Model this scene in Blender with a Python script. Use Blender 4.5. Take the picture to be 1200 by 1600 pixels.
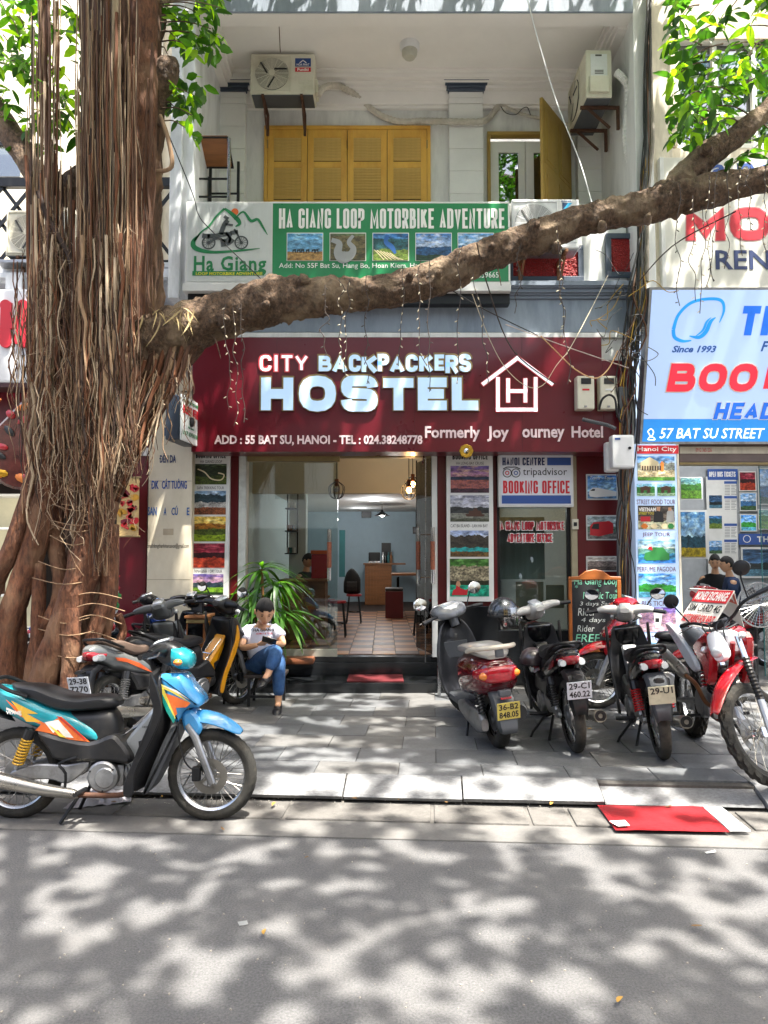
import bpy, bmesh, math, random
from mathutils import Vector, Matrix, noise
from math import pi, sin, cos, radians, atan2, sqrt
random.seed(7)
SC = bpy.context.scene; COL = SC.collection
for o_ in list(bpy.data.objects): bpy.data.objects.remove(o_)

# ------------------------------------------------------------ camera, light, exposure
F_PX, CX, CY, CAM_Z, PITCH = 1130.0, 600.0, 800.0, 1.73, radians(3.35)
cd = bpy.data.cameras.new('camera'); cam = bpy.data.objects.new('camera', cd); COL.objects.link(cam)
cam.location = (0, 0, CAM_Z); cam.rotation_euler = (pi/2 + PITCH, 0, 0)
cd.sensor_fit = 'HORIZONTAL'; cd.sensor_width = 36; cd.lens = 36*F_PX/1200
cd.clip_start = .05; cd.clip_end = 400
SC.camera = cam
SUN_DIR = Vector((.22, -.27, .937)).normalized()
W_ = bpy.data.worlds.new('World'); SC.world = W_; W_.use_nodes = True
nt = W_.node_tree; nt.nodes.clear()
sky = nt.nodes.new('ShaderNodeTexSky'); sky.sky_type = 'NISHITA'; sky.sun_disc = False
sky.sun_elevation = math.asin(SUN_DIR.z); sky.sun_rotation = atan2(SUN_DIR.x, SUN_DIR.y)
sky.air_density = 1.0; sky.dust_density = 7; sky.ozone_density = .6
bg = nt.nodes.new('ShaderNodeBackground'); bg.inputs[1].default_value = .15
wo = nt.nodes.new('ShaderNodeOutputWorld')
nt.links.new(sky.outputs[0], bg.inputs[0]); nt.links.new(bg.outputs[0], wo.inputs[0])
sl = bpy.data.lights.new('sun', 'SUN'); sl.energy = 5.0; sl.angle = radians(.55); sl.color = (1, .95, .87)
so = bpy.data.objects.new('sun', sl); COL.objects.link(so)
so.rotation_euler = SUN_DIR.to_track_quat('Z', 'Y').to_euler(); so.location = SUN_DIR*30
SC.view_settings.view_transform = 'Standard'; SC.view_settings.look = 'None'
SC.view_settings.gamma = 1; SC.view_settings.use_curve_mapping = False
SC.view_settings.exposure = 1.97
SC.cycles.use_denoising = True
SC.cycles.max_bounces = 8; SC.cycles.diffuse_bounces = 5; SC.cycles.glossy_bounces = 4
SC.cycles.transmission_bounces = 6; SC.cycles.transparent_max_bounces = 12
SC.cycles.sample_clamp_indirect = 6; SC.cycles.caustics_reflective = False; SC.cycles.caustics_refractive = False

# ------------------------------------------------------------ pixel of the 1200x1600 photo -> world point at depth Y, or on a level z
def ray(px, py):
    u = (px-CX)/F_PX; v = (CY-py)/F_PX
    return Vector((u, cos(PITCH)-v*sin(PITCH), sin(PITCH)+v*cos(PITCH)))
def P(px, py, Y):
    d = ray(px, py); t = Y/d.y
    return Vector((d.x*t, Y, CAM_Z+d.z*t))
def G(px, py, z):
    d = ray(px, py); t = (z-CAM_Z)/d.z
    return Vector((d.x*t, d.y*t, z))
def R(x0, y0, x1, y1, Y):
    ym = (y0+y1)/2; xm = (x0+x1)/2
    return P(x0, ym, Y).x, P(x1, ym, Y).x, P(xm, y1, Y).z, P(xm, y0, Y).z   # X0, X1, Zlow, Zhigh

# ------------------------------------------------------------ materials
_M = {}
def nodes_of(name):
    m = bpy.data.materials.new(name); m.use_nodes = True
    n = m.node_tree.nodes; b = n['Principled BSDF']
    return m, m.node_tree, n, m.node_tree.links, b
def c4(c): return (c[0], c[1], c[2], 1)
def M(name, col=(.5, .5, .5), rough=.6, metal=0., var=.12, scale=6., bump=0., bscale=None, coat=0., dirt=None, dirtamt=.3, emit=None, estr=0., stretch=(1, 1, 1), trans=0., alpha=None, spec=None, dscale=2.):
    if name in _M: return _M[name]
    m, t, n, l, b = nodes_of(name)
    b.inputs['Roughness'].default_value = rough; b.inputs['Metallic'].default_value = metal
    if coat: b.inputs['Coat Weight'].default_value = coat; b.inputs['Coat Roughness'].default_value = .08
    if trans: b.inputs['Transmission Weight'].default_value = trans
    if spec is not None: b.inputs['Specular IOR Level'].default_value = spec
    if alpha is not None: b.inputs['Alpha'].default_value = alpha
    tc = n.new('ShaderNodeTexCoord'); mp = n.new('ShaderNodeMapping'); mp.inputs['Scale'].default_value = stretch
    l.new(tc.outputs['Object'], mp.inputs[0])
    no = n.new('ShaderNodeTexNoise'); no.inputs['Scale'].default_value = scale; no.inputs['Detail'].default_value = 6; no.inputs['Roughness'].default_value = .65
    l.new(mp.outputs[0], no.inputs['Vector'])
    r = n.new('ShaderNodeValToRGB'); e = r.color_ramp.elements
    e[0].position = .3; e[1].position = .72
    e[0].color = c4([x*(1-var) for x in col]); e[1].color = c4([min(1, x*(1+var)) for x in col])
    l.new(no.outputs['Fac'], r.inputs[0]); out = r.outputs[0]
    if dirt:
        n2 = n.new('ShaderNodeTexNoise'); n2.inputs['Scale'].default_value = dscale; n2.inputs['Detail'].default_value = 9; n2.inputs['Roughness'].default_value = .7
        l.new(mp.outputs[0], n2.inputs['Vector'])
        r2 = n.new('ShaderNodeValToRGB'); r2.color_ramp.elements[0].position = .46; r2.color_ramp.elements[1].position = .72
        r2.color_ramp.elements[1].color = (dirtamt,)*3+(1,)
        l.new(n2.outputs['Fac'], r2.inputs[0])
        mx = n.new('ShaderNodeMix'); mx.data_type = 'RGBA'
        l.new(r2.outputs[0], mx.inputs['Factor']); l.new(out, mx.inputs['A']); mx.inputs['B'].default_value = c4(dirt); out = mx.outputs['Result']
    l.new(out, b.inputs['Base Color'])
    if rough > .12:
        mr = n.new('ShaderNodeMapRange'); mr.inputs['To Min'].default_value = max(.03, rough-.1); mr.inputs['To Max'].default_value = min(1, rough+.12)
        l.new(no.outputs['Fac'], mr.inputs['Value']); l.new(mr.outputs[0], b.inputs['Roughness'])
    if bump:
        nb = n.new('ShaderNodeTexNoise'); nb.inputs['Scale'].default_value = bscale or scale*4; nb.inputs['Detail'].default_value = 8
        l.new(mp.outputs[0], nb.inputs['Vector'])
        bp = n.new('ShaderNodeBump'); bp.inputs['Strength'].default_value = bump; bp.inputs['Distance'].default_value = .02
        l.new(nb.outputs['Fac'], bp.inputs['Height']); l.new(bp.outputs[0], b.inputs['Normal'])
    if emit:
        b.inputs['Emission Color'].default_value = c4(emit); b.inputs['Emission Strength'].default_value = estr
    _M[name] = m; return m
def V(s): # hex -> linear
    return tuple(((int(s[i:i+2], 16)/255+.055)/1.055)**2.4 if int(s[i:i+2], 16) > 10 else int(s[i:i+2], 16)/255/12.92 for i in (0, 2, 4))

def photo(name, sky0, sky1, layers, seed=0, emit=0., gloss=.35):
    """a printed landscape picture: sky gradient with cloud, then noise ridges; layers = (base, amp, freq, colA, colB)"""
    if name in _M: return _M[name]
    m, t, n, l, b = nodes_of(name); b.inputs['Roughness'].default_value = gloss
    tc = n.new('ShaderNodeTexCoord'); sp = n.new('ShaderNodeSeparateXYZ'); l.new(tc.outputs['Generated'], sp.inputs[0])
    def mix(f, a, bb):
        x = n.new('ShaderNodeMix'); x.data_type = 'RGBA'
        for s, k in ((f, 'Factor'), (a, 'A'), (bb, 'B')):
            if hasattr(s, 'links'): l.new(s, x.inputs[k])
            elif k == 'Factor': x.inputs[k].default_value = s
            else: x.inputs[k].default_value = c4(s)
        return x.outputs['Result']
    def nz(fx, fz, sd, det=5):
        cb = n.new('ShaderNodeCombineXYZ'); mp = n.new('ShaderNodeMapping')
        mp.inputs['Scale'].default_value = (fx, 1, fz); mp.inputs['Location'].default_value = (sd*3.7, sd*1.3, sd*2.1)
        l.new(sp.outputs['X'], cb.inputs['X']); l.new(sp.outputs['Z'], cb.inputs['Z']); l.new(cb.outputs[0], mp.inputs[0])
        q = n.new('ShaderNodeTexNoise'); q.inputs['Scale'].default_value = 1; q.inputs['Detail'].default_value = det; q.inputs['Roughness'].default_value = .62
        l.new(mp.outputs[0], q.inputs['Vector']); return q.outputs['Fac']
    out = mix(sp.outputs['Z'], sky0, sky1)
    rr = n.new('ShaderNodeValToRGB'); rr.color_ramp.elements[0].position = .48; rr.color_ramp.elements[1].position = .7; rr.color_ramp.elements[1].color = (.7, .7, .7, 1)
    l.new(nz(3, 9, seed+.5), rr.inputs[0])
    out = mix(rr.outputs[0], out, [min(1, c*1.6+.1) for c in sky0])
    for i, (base, amp, freq, ca, cb_) in enumerate(layers):
        h = n.new('ShaderNodeMath'); h.operation = 'MULTIPLY_ADD'; l.new(nz(freq, 0, seed+i*2.3, 4), h.inputs[0]); h.inputs[1].default_value = amp; h.inputs[2].default_value = base-amp*.5
        lt = n.new('ShaderNodeMath'); lt.operation = 'LESS_THAN'; l.new(sp.outputs['Z'], lt.inputs[0]); l.new(h.outputs[0], lt.inputs[1])
        r3 = n.new('ShaderNodeValToRGB'); r3.color_ramp.elements[0].position = .33; r3.color_ramp.elements[1].position = .72
        r3.color_ramp.elements[0].color = c4(ca); r3.color_ramp.elements[1].color = c4(cb_)
        l.new(nz(24, 30, seed+i*5.1+1, 9), r3.inputs[0])
        out = mix(lt.outputs[0], out, r3.outputs[0])
    sh = n.new('ShaderNodeMapRange'); sh.inputs['From Min'].default_value = .36; sh.inputs['From Max'].default_value = .64; sh.inputs['To Min'].default_value = .35; sh.inputs['To Max'].default_value = 1.5; l.new(nz(6, 9, seed+9, 9), sh.inputs['Value'])
    hs = n.new('ShaderNodeHueSaturation'); l.new(out, hs.inputs['Color']); l.new(sh.outputs[0], hs.inputs['Value']); out = hs.outputs[0]
    l.new(out, b.inputs['Base Color'])
    if emit: l.new(out, b.inputs['Emission Color']); b.inputs['Emission Strength'].default_value = emit
    _M[name] = m; return m

# ------------------------------------------------------------ objects
WM = {}
def tag(o, label=None, cat=None, group=None, kind=None):
    if label: o['label'] = label
    if cat: o['category'] = cat
    if group: o['group'] = group
    if kind: o['kind'] = kind
    return o
def root(name, label, cat, loc=(0, 0, 0), group=None):
    o = bpy.data.objects.new(name, None); o.empty_display_size = .1; COL.objects.link(o); o.location = loc
    WM[o.name] = Matrix.Translation(loc); return tag(o, label, cat, group)
def link(me, name, parent=None, label=None, kind=None):
    o = bpy.data.objects.new(name, me); COL.objects.link(o)
    WM[o.name] = Matrix.Identity(4)
    if parent: o.parent = parent; o.matrix_parent_inverse = WM[parent.name].inverted()
    return tag(o, label, kind=kind)
def kids(o): return [c for c in bpy.data.objects if c.parent == o]
def copy_tree(o, parent=None, mats=None):
    c = o.copy(); COL.objects.link(c); c.parent = parent; WM[c.name] = WM[o.name].copy()
    for ch in kids(o): copy_tree(ch, c)
    return c
def place(o, loc, rz=0, lean=0, pitch=0, s=1):
    o.rotation_mode = 'ZYX' if False else 'XYZ'
    m = Matrix.Translation(loc) @ Matrix.Rotation(rz, 4, 'Z') @ Matrix.Rotation(lean, 4, 'X') @ Matrix.Rotation(pitch, 4, 'Y') @ Matrix.Scale(s, 4)
    o.matrix_basis = m
def crom(pts, n=4, closed=False):
    pts = [Vector(p) for p in pts]; N = len(pts); out = []
    rng = range(N) if closed else range(N-1)
    for i in rng:
        if closed: a, b, c, d = pts[(i-1) % N], pts[i], pts[(i+1) % N], pts[(i+2) % N]
        else: a, b, c, d = pts[max(0, i-1)], pts[i], pts[i+1], pts[min(N-1, i+2)]
        for k in range(n):
            t = k/n
            out.append(.5*((2*b)+(-a+c)*t+(2*a-5*b+4*c-d)*t*t+(-a+3*b-3*c+d)*t**3))
    if not closed: out.append(pts[-1])
    return out
def lerps(vals, n, k): # value list over n+1 samples
    t = k/max(1, n)*(len(vals)-1); i = min(int(t), len(vals)-2) if len(vals) > 1 else 0
    return vals[0] if len(vals) == 1 else vals[i]+(vals[i+1]-vals[i])*(t-i)
class MB:
    def __init__(s): s.v = []; s.f = []; s.m = []; s.mi = 0
    def add(s, vs, fs, mi=None):
        b = len(s.v); s.v += [tuple(x) for x in vs]; s.f += [tuple(b+i for i in f) for f in fs]; s.m += [s.mi if mi is None else mi]*len(fs); return s
    def box(s, x0, x1, y0, y1, z0, z1, bev=0, mi=None):
        if x1 < x0: x0, x1 = x1, x0
        if y1 < y0: y0, y1 = y1, y0
        if z1 < z0: z0, z1 = z1, z0
        if bev <= 0:
            v = [(x, y, z) for x in (x0, x1) for y in (y0, y1) for z in (z0, z1)]
            return s.add(v, [(0, 1, 3, 2), (4, 6, 7, 5), (0, 4, 5, 1), (2, 3, 7, 6), (0, 2, 6, 4), (1, 5, 7, 3)], mi)
        bev = min(bev, (x1-x0)/2.05, (y1-y0)/2.05, (z1-z0)/2.05)
        bm = bmesh.new()
        vs = [bm.verts.new((x, y, z)) for x in (x0, x1) for y in (y0, y1) for z in (z0, z1)]
        for f in [(0, 1, 3, 2), (4, 6, 7, 5), (0, 4, 5, 1), (2, 3, 7, 6), (0, 2, 6, 4), (1, 5, 7, 3)]: bm.faces.new([vs[i] for i in f])
        bmesh.ops.bevel(bm, geom=bm.edges[:], offset=bev, segments=2, profile=.6, affect='EDGES')
        bm.verts.index_update(); r = s.add([v.co for v in bm.verts], [[v.index for v in f.verts] for f in bm.faces], mi); bm.free(); return r
    def obox(s, c, size, mat3, bev=0, mi=None): # oriented box
        n0 = len(s.v); s.box(-size[0]/2, size[0]/2, -size[1]/2, size[1]/2, -size[2]/2, size[2]/2, bev, mi)
        for i in range(n0, len(s.v)): s.v[i] = tuple(Vector(c)+mat3 @ Vector(s.v[i]))
        return s
    def quad(s, a, b, c, d, mi=None): return s.add([a, b, c, d], [(0, 1, 2, 3)], mi)
    def tube(s, pts, r, seg=8, cap=True, mi=None, flat=1.0):
        pts = [Vector(p) for p in pts]; N = len(pts)
        r = r if isinstance(r, (list, tuple)) else [r]
        vs = []; up = None
        for i, p in enumerate(pts):
            t = (pts[min(i+1, N-1)]-pts[max(i-1, 0)])
            if t.length < 1e-9: t = Vector((0, 0, 1))
            t.normalize()
            if up is None:
                up = Vector((0, 0, 1)) if abs(t.z) < .9 else Vector((0, 1, 0))
            a = t.cross(up)
            if a.length < 1e-6: a = t.cross(Vector((1, 0, 0)))
            a.normalize(); b = a.cross(t); up = b
            rr = lerps(r, N-1, i)
            for k in range(seg):
                q = 2*pi*k/seg; vs.append(p+a*cos(q)*rr+b*sin(q)*rr*flat)
        fs = [(i*seg+k, i*seg+(k+1) % seg, (i+1)*seg+(k+1) % seg, (i+1)*seg+k) for i in range(N-1) for k in range(seg)]
        if cap: fs += [tuple(range(seg))[::-1], tuple((N-1)*seg+k for k in range(seg))]
        return s.add(vs, fs, mi)
    def lathe(s, prof, c=(0, 0, 0), axis='Z', seg=20, mi=None, arc=2*pi, mod=None): # prof = (radius, height)
        vs = []; full = abs(arc-2*pi) < 1e-6; ns = seg if full else seg+1
        for k in range(ns):
            q = arc*k/seg
            for j, (r, h) in enumerate(prof):
                if mod: r = mod(k, j, r)
                v = (r*cos(q), r*sin(q), h)
                if axis == 'Y': v = (v[0], v[2], v[1])
                if axis == 'X': v = (v[2], v[0], v[1])
                vs.append((c[0]+v[0], c[1]+v[1], c[2]+v[2]))
        n = len(prof)
        fs = [(k*n+j, k*n+j+1, ((k+1) % ns)*n+j+1, ((k+1) % ns)*n+j) for k in range(seg) for j in range(n-1)]
        return s.add(vs, fs, mi)
    def disc(s, c, r, axis='Y', th=.01, seg=20, mi=None):
        return s.lathe([(0, -th/2), (r, -th/2), (r, th/2), (0, th/2)], c, axis, seg, mi)
    def ball(s, c, r, seg=12, mi=None, mat=None):
        r = (r, r, r) if not isinstance(r, (tuple, list)) else r; vs = []; rings = seg//2+1
        for i in range(rings+1):
            th = pi*i/rings
            for k in range(seg):
                q = 2*pi*k/seg; v = Vector((r[0]*sin(th)*cos(q), r[1]*sin(th)*sin(q), r[2]*cos(th)))
                if mat: v = mat @ v
                vs.append(Vector(c)+v)
        return s.add(vs, [(i*seg+k, (i+1)*seg+k, (i+1)*seg+(k+1) % seg, i*seg+(k+1) % seg) for i in range(rings) for k in range(seg)], mi)
    def prism(s, out, y0, y1, inset=0., mi=None, smooth=0): # outline in (x,z), thickness along y, softened rims
        if smooth: out = [(p.x, p.y) for p in crom([Vector((a, b)) for a, b in out], smooth, True)]
        n = len(out); cx = sum(p[0] for p in out)/n; cz = sum(p[1] for p in out)/n
        def off(d): # inset along vertex normals
            r = []
            for i in range(n):
                a = Vector(out[i-1]); b = Vector(out[i]); c = Vector(out[(i+1) % n])
                e = (c-a)
                if e.length < 1e-9: e = Vector((1, 0))
                nn = Vector((-e.y, e.x)).normalized()*sg; r.append((b.x+nn.x*d, b.y+nn.y*d))
            return r
        area = sum(out[i-1][0]*out[i][1]-out[i][0]*out[i-1][1] for i in range(n)); sg = 1 if area > 0 else -1
        if inset: rings = [(y0, off(inset)), (y0+inset*.8, out), (y1-inset*.8, out), (y1, off(inset))] if y1 > y0 else None
        else: rings = [(y0, out), (y1, out)]
        vs = []; K = len(rings)
        for y, o in rings: vs += [(x, y, z) for x, z in o]
        fs = [(k*n+i, k*n+(i+1) % n, (k+1)*n+(i+1) % n, (k+1)*n+i) for k in range(K-1) for i in range(n)]
        fs += [tuple(range(n))[::-1], tuple((K-1)*n+i for i in range(n))]
        return s.add(vs, fs, mi)
    def loft(s, secs, seg=16, mi=None, pw=2.6, sub=3): # secs = (x, zb, zt, hw[, yoff]); superellipse sections along x
        sv = [Vector((a[0], a[1], a[2], a[3])) for a in secs]
        if sub > 1:
            o = []
            for i in range(len(sv)-1):
                a, b, c, d = sv[max(0, i-1)], sv[i], sv[i+1], sv[min(len(sv)-1, i+2)]
                for k in range(sub):
                    t = k/sub; o.append(.5*((2*b)+(-a+c)*t+(2*a-5*b+4*c-d)*t*t+(-a+3*b-3*c+d)*t**3))
            sv = o+[sv[-1]]
        vs = []
        for q in sv:
            x, zb, zt, hw = q; zc = (zb+zt)/2; hh = (zt-zb)/2
            for k in range(seg):
                a = 2*pi*k/seg; ca, sa = cos(a), sin(a)
                vs.append((x, hw*math.copysign(abs(ca)**(2/pw), ca), zc+hh*math.copysign(abs(sa)**(2/pw), sa)))
        N = len(sv)
        fs = [(i*seg+k, (i+1)*seg+k, (i+1)*seg+(k+1) % seg, i*seg+(k+1) % seg) for i in range(N-1) for k in range(seg)]
        fs += [tuple(range(seg)), tuple((N-1)*seg+k for k in range(seg))[::-1]]
        return s.add(vs, fs, mi)
    def xf(s, m, n0=0):
        for i in range(n0, len(s.v)): s.v[i] = tuple(m @ Vector(s.v[i]))
        return s
    def mesh(s, name, mats, smooth=False, ang=35):
        me = bpy.data.meshes.new(name); me.from_pydata(s.v, [], s.f)
        mats = mats if isinstance(mats, (list, tuple)) else [mats]
        for m in mats: me.materials.append(m)
        if len(mats) > 1: me.polygons.foreach_set('material_index', s.m)
        bm = bmesh.new(); bm.from_mesh(me); bmesh.ops.recalc_face_normals(bm, faces=bm.faces)
        if smooth:
            lim = radians(ang)
            for f in bm.faces: f.smooth = True
            for e in bm.edges:
                if len(e.link_faces) == 2:
                    if e.calc_face_angle(0) > lim: e.smooth = False
        bm.to_mesh(me); bm.free(); return me
    def build(s, name, mats, parent=None, smooth=False, label=None, kind=None, ang=35):
        return link(s.mesh(name, mats, smooth, ang), name, parent, label, kind)
def bx(name, mat, parent, x0, x1, y0, y1, z0, z1, bev=.004, **k): return MB().box(x0, x1, y0, y1, z0, z1, bev).build(name, mat, parent, **k)

# ------------------------------------------------------------ lettering: ink fitted to a box
def text_mesh(s, bold=0., ext=.004, shear=0., res=3, space=1., hand=False):
    c = bpy.data.curves.new('lettering', 'FONT'); c.body = s; c.size = 1; c.extrude = 0; c.offset = bold; c.shear = shear
    c.resolution_u = res; c.space_character = space; c.align_x = 'LEFT'; c.space_line = .9
    o = bpy.data.objects.new('lettering', c); COL.objects.link(o)
    dg = bpy.context.evaluated_depsgraph_get()
    me = bpy.data.meshes.new_from_object(o.evaluated_get(dg)); bpy.data.objects.remove(o); bpy.data.curves.remove(c)
    return me
def text(s, x0, y0, x1, y1, Y, mat, parent, bold=.0, ext=.003, name='lettering', shear=0., res=2, space=1., xfm=None, label=None, back=False, frame=None, **kw):
    """fits the ink of s to the pixel box (x0,y0)-(x1,y1) at depth Y; frame = (origin, ux, uz) maps metres instead"""
    me = text_mesh(s, bold, shear=shear, res=res, space=space)
    xs = [v.co.x for v in me.vertices]; ys = [v.co.y for v in me.vertices]
    if not xs: return None
    a0, a1, b0, b1 = min(xs), max(xs), min(ys), max(ys)
    if frame is None:
        X0, X1, Z0, Z1 = R(x0, y0, x1, y1, Y); org = Vector((X0, Y, Z0)); ux = Vector((X1-X0, 0, 0)); uz = Vector((0, 0, Z1-Z0))
    else:
        O, U, Wv = frame; org = O+U*x0+Wv*y1; ux = U*(x1-x0); uz = Wv*(y0-y1)
    nrm = ux.cross(uz).normalized()
    vs = []; co = [v.co.copy() for v in me.vertices]
    for c in co: vs.append(org+ux*((c.x-a0)/(a1-a0))+uz*((c.y-b0)/(b1-b0)))
    fs = [tuple(p.vertices) for p in me.polygons]; bpy.data.meshes.remove(me)
    n = len(vs); vs2 = [v+nrm*ext for v in vs] + vs
    # sides
    ed = {}
    for f in fs:
        for i in range(len(f)):
            a, b = f[i], f[(i+1) % len(f)]
            if (b, a) in ed: del ed[(b, a)]
            else: ed[(a, b)] = 1
    fs2 = list(fs)+[(a, b, b+n, a+n) for a, b in ed]
    m2 = bpy.data.meshes.new(name); m2.from_pydata([tuple(v) for v in vs2], [], fs2)
    m2.materials.append(mat)
    return link(m2, name, parent, label)
# ------------------------------------------------------------ heavy block lettering built from strokes
_G = {'A': '0,0,1 .5,1,1 1,0,1|.22,.3 .78,.3', 'B': '0,0,1 0,1,1 .86,1 .86,.53 0,.53|0,.5,1 1,.5 1,0 0,0,1', 'C': '1,.7 1,1 0,1 0,0 1,0 1,.3', 'D': '0,0,1 0,1,1 1,1 1,0 0,0,1',
 'E': '1,1 0,1,1 0,0,1 1,0|0,.5 .85,.5', 'F': '1,1 0,1,1 0,0|0,.5 .85,.5', 'G': '1,.7 1,1 0,1 0,0 1,0 1,.45,1 .6,.45', 'H': '0,0 0,1|1,0 1,1|0,.5 1,.5', 'I': '.5,0 .5,1', 'J': '0,.3 0,0 1,0 1,1',
 'K': '0,0 0,1|1,1 .08,.48|.3,.6 1,0', 'L': '0,1 0,0,1 1,0', 'M': '0,0 0,1,1 .5,.2,1 1,1,1 1,0', 'N': '0,0 0,1,1 1,0,1 1,1', 'O': '0,1 1,1 1,0 0,0 0,1', 'P': '0,0 0,1,1 1,1 1,.45 0,.45', 'Q': '0,.5 0,1 1,1 1,0 0,0 0,.5|.6,.3 1,0',
 'R': '0,0 0,1,1 1,1 1,.47 0,.47|.5,.47 1,0', 'S': '1,.74 1,1 0,1 0,.52 1,.48 1,0 0,0 0,.26', 'T': '.5,0 .5,1|0,1 1,1', 'U': '0,1 0,0 1,0 1,1', 'V': '0,1 .5,0,1 1,1', 'W': '0,1 .25,0,1 .5,.85,1 .75,0,1 1,1', 'X': '0,0 1,1|0,1 1,0', 'Y': '0,1 .5,.45,1 1,1|.5,.45 .5,0', 'Z': '0,1 1,1,1 0,0,1 1,0',
 '0': '0,1 1,1 1,0 0,0 0,1', '1': '.2,.8 .55,1,1 .55,0', '2': '0,.7 0,1 1,1 1,.5 0,.1,1 0,0,1 1,0', '3': '0,1 1,1 1,.52 .4,.52|.4,.48 1,.48 1,0 0,0', '4': '.75,0 .75,1,1 0,.3,1 1,.3', '5': '1,1 0,1,1 0,.55,1 1,.58 1,0 0,0', '6': '1,.85 1,1 0,1 0,0 1,0 1,.5 0,.5', '7': '0,1 1,1,1 .3,0', '8': '0,.5 0,1 1,1 1,.52 0,.48 0,0 1,0 1,.5 0,.5', '9': '0,.1 0,0 1,0 1,1 0,1 0,.48 1,.48',
 '-': '0,.5 1,.5', '.': '.5,0 .5,.02', ':': '.5,0 .5,.02|.5,.6 .5,.62', ',': '.5,.02 .3,-.12', '!': '.5,.35 .5,1|.5,0 .5,.02', '/': '0,0 1,1', '+': '0,.5 1,.5|.5,.2 .5,.8', '&': '1,.4 .6,0 0,0 0,.45 .7,.7 .7,1 .2,1 .2,.7 1,0', '@': '.7,.3 .7,.7 .3,.7 .3,.3 1,.3 1,1 0,1 0,0 1,0'}
_Wd = {'I': .36, '.': .3, ':': .3, ',': .3, '!': .34, '1': .6, 'M': 1.35, 'W': 1.45, ' ': .5, '-': .6, 'E': .88, 'F': .85, 'L': .82, 'T': .95, 'J': .8}
def _off(pts, h, closed=False):
    n = len(pts); L = []; Rr = []
    for i, p in enumerate(pts):
        a = pts[i-1] if (i > 0 or closed) else None; c = pts[(i+1) % n] if (i < n-1 or closed) else None
        d1 = (p-a).normalized() if a is not None and (p-a).length > 1e-9 else None; d2 = (c-p).normalized() if c is not None and (c-p).length > 1e-9 else None
        if d1 is None: d1 = d2
        if d2 is None: d2 = d1
        n1 = Vector((-d1.y, d1.x)); n2 = Vector((-d2.y, d2.x)); b = n1+n2
        if b.length < 1e-6: b = n1
        b.normalize(); k = min(1/max(.35, b.dot(n1)), 2.2)
        L.append(p+b*h*k); Rr.append(p-b*h*k)
    return L, Rr
def glyph(mb, ch, w, h, t, rf, put, ext, y0=0.):
    """adds glyph strokes to mb; put(x, z, y) maps letter metres to the world, y>0 towards the viewer"""
    for si, st in enumerate(_G.get(ch, '').split('|')):
        if not st: continue
        P_ = [tuple(float(k) for k in q.split(',')) for q in st.split()]
        tx = min(t, w*.48); pts = [Vector((tx/2+p[0]*(w-tx) if w > tx*1.01 else w/2, t/2+p[1]*(h-t))) for p in P_]
        sharp = [len(p) > 2 for p in P_]; out = []; closed = (pts[0]-pts[-1]).length < 1e-6 and len(pts) > 3
        if closed: pts = pts[:-1]
        n = len(pts)
        for i, p in enumerate(pts):
            if (not closed and i in (0, n-1)) or sharp[i]: out.append(p); continue
            a, c = pts[i-1], pts[(i+1) % n]; l1, l2 = (a-p).length, (c-p).length
            if l1 < 1e-6 or l2 < 1e-6: out.append(p); continue
            r = min(rf*min(w, h), l1*.5 if not (i == 1 and not closed) else l1, l2*.5 if not (i == n-2 and not closed) else l2)
            A_, C_ = p+(a-p)/l1*r, p+(c-p)/l2*r
            for k in range(5): q = k/4; out.append(A_*(1-q)**2+p*2*q*(1-q)+C_*q*q)
        cl = [out[0]]
        for p in out[1:]:
            if (p-cl[-1]).length > 1e-5: cl.append(p)
        out = cl
        if closed and (out[0]-out[-1]).length < 1e-5: out = out[:-1]
        if not closed:
            e = t/2 if ch not in 'AVWMXKYZN47/' else t*.1
            if ch in 'MN': e = t/2
            if ch in 'CGS235690': e = 0
            out[0] = out[0]+(out[0]-out[1]).normalized()*e; out[-1] = out[-1]+(out[-1]-out[-2]).normalized()*e
            for p in out: p.y = min(max(p.y, -.2*h), h)
        Lf, Rt = _off(out, t/2, closed); m = len(out); y1 = y0+ext+si*.0006
        vs = []
        for a, b in zip(Lf, Rt):
            for q in (a, b): vs.append(put(min(max(q.x, 0), w), min(max(q.y, -.15*h), h), y1))
            for q in (a, b): vs.append(put(min(max(q.x, 0), w), min(max(q.y, -.15*h), h), y0))
        fs = []
        for i in range(m if closed else m-1):
            j = (i+1) % m; a, b = 4*i, 4*j
            fs += [(a, b, b+1, a+1), (a+2, b+2, b, a), (a+1, b+1, b+3, a+3)]
        if not closed: fs += [(0, 1, 3, 2), (4*m-4, 4*m-3, 4*m-1, 4*m-2)]
        mb.add(vs, fs)
def block(s, x0, y0, x1, y1, Y, mat, parent, t=.2, rf=.35, ext=.003, gap=.22, name='lettering', frame=None, skew=0., grow=0.):
    """bold lettering: t = stroke width as a share of the height; frame as in text()"""
    if frame is None:
        X0, X1, Z0, Z1 = R(x0, y0, x1, y1, Y); org = Vector((X0, Y, Z0)); U = Vector((1, 0, 0)); W = Vector((0, 0, 1)); wd, h = X1-X0, Z1-Z0
    else: O, U, W = frame; org = O+U*x0+W*y1; wd, h = x1-x0, y0-y1
    N_ = U.cross(W).normalized()
    tot = sum(_Wd.get(c, 1)+gap for c in s)-gap; un = wd/tot; x = 0; mb = MB(); T = t*h
    T = min(T, un*.42)
    for c in s:
        cw = _Wd.get(c, 1)*un
        if c != ' ': glyph(mb, c, cw+2*grow, h+2*grow, T+2*grow, rf, (lambda gx_, gz, yy, x=x: org+U*(x+gx_-grow+skew*(gz-grow))+W*(gz-grow)+N_*yy), ext)
        x += cw+gap*un
    me = bpy.data.meshes.new(name); me.from_pydata([tuple(v) for v in mb.v], [], mb.f); me.materials.append(mat)
    return link(me, name, parent)
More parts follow.
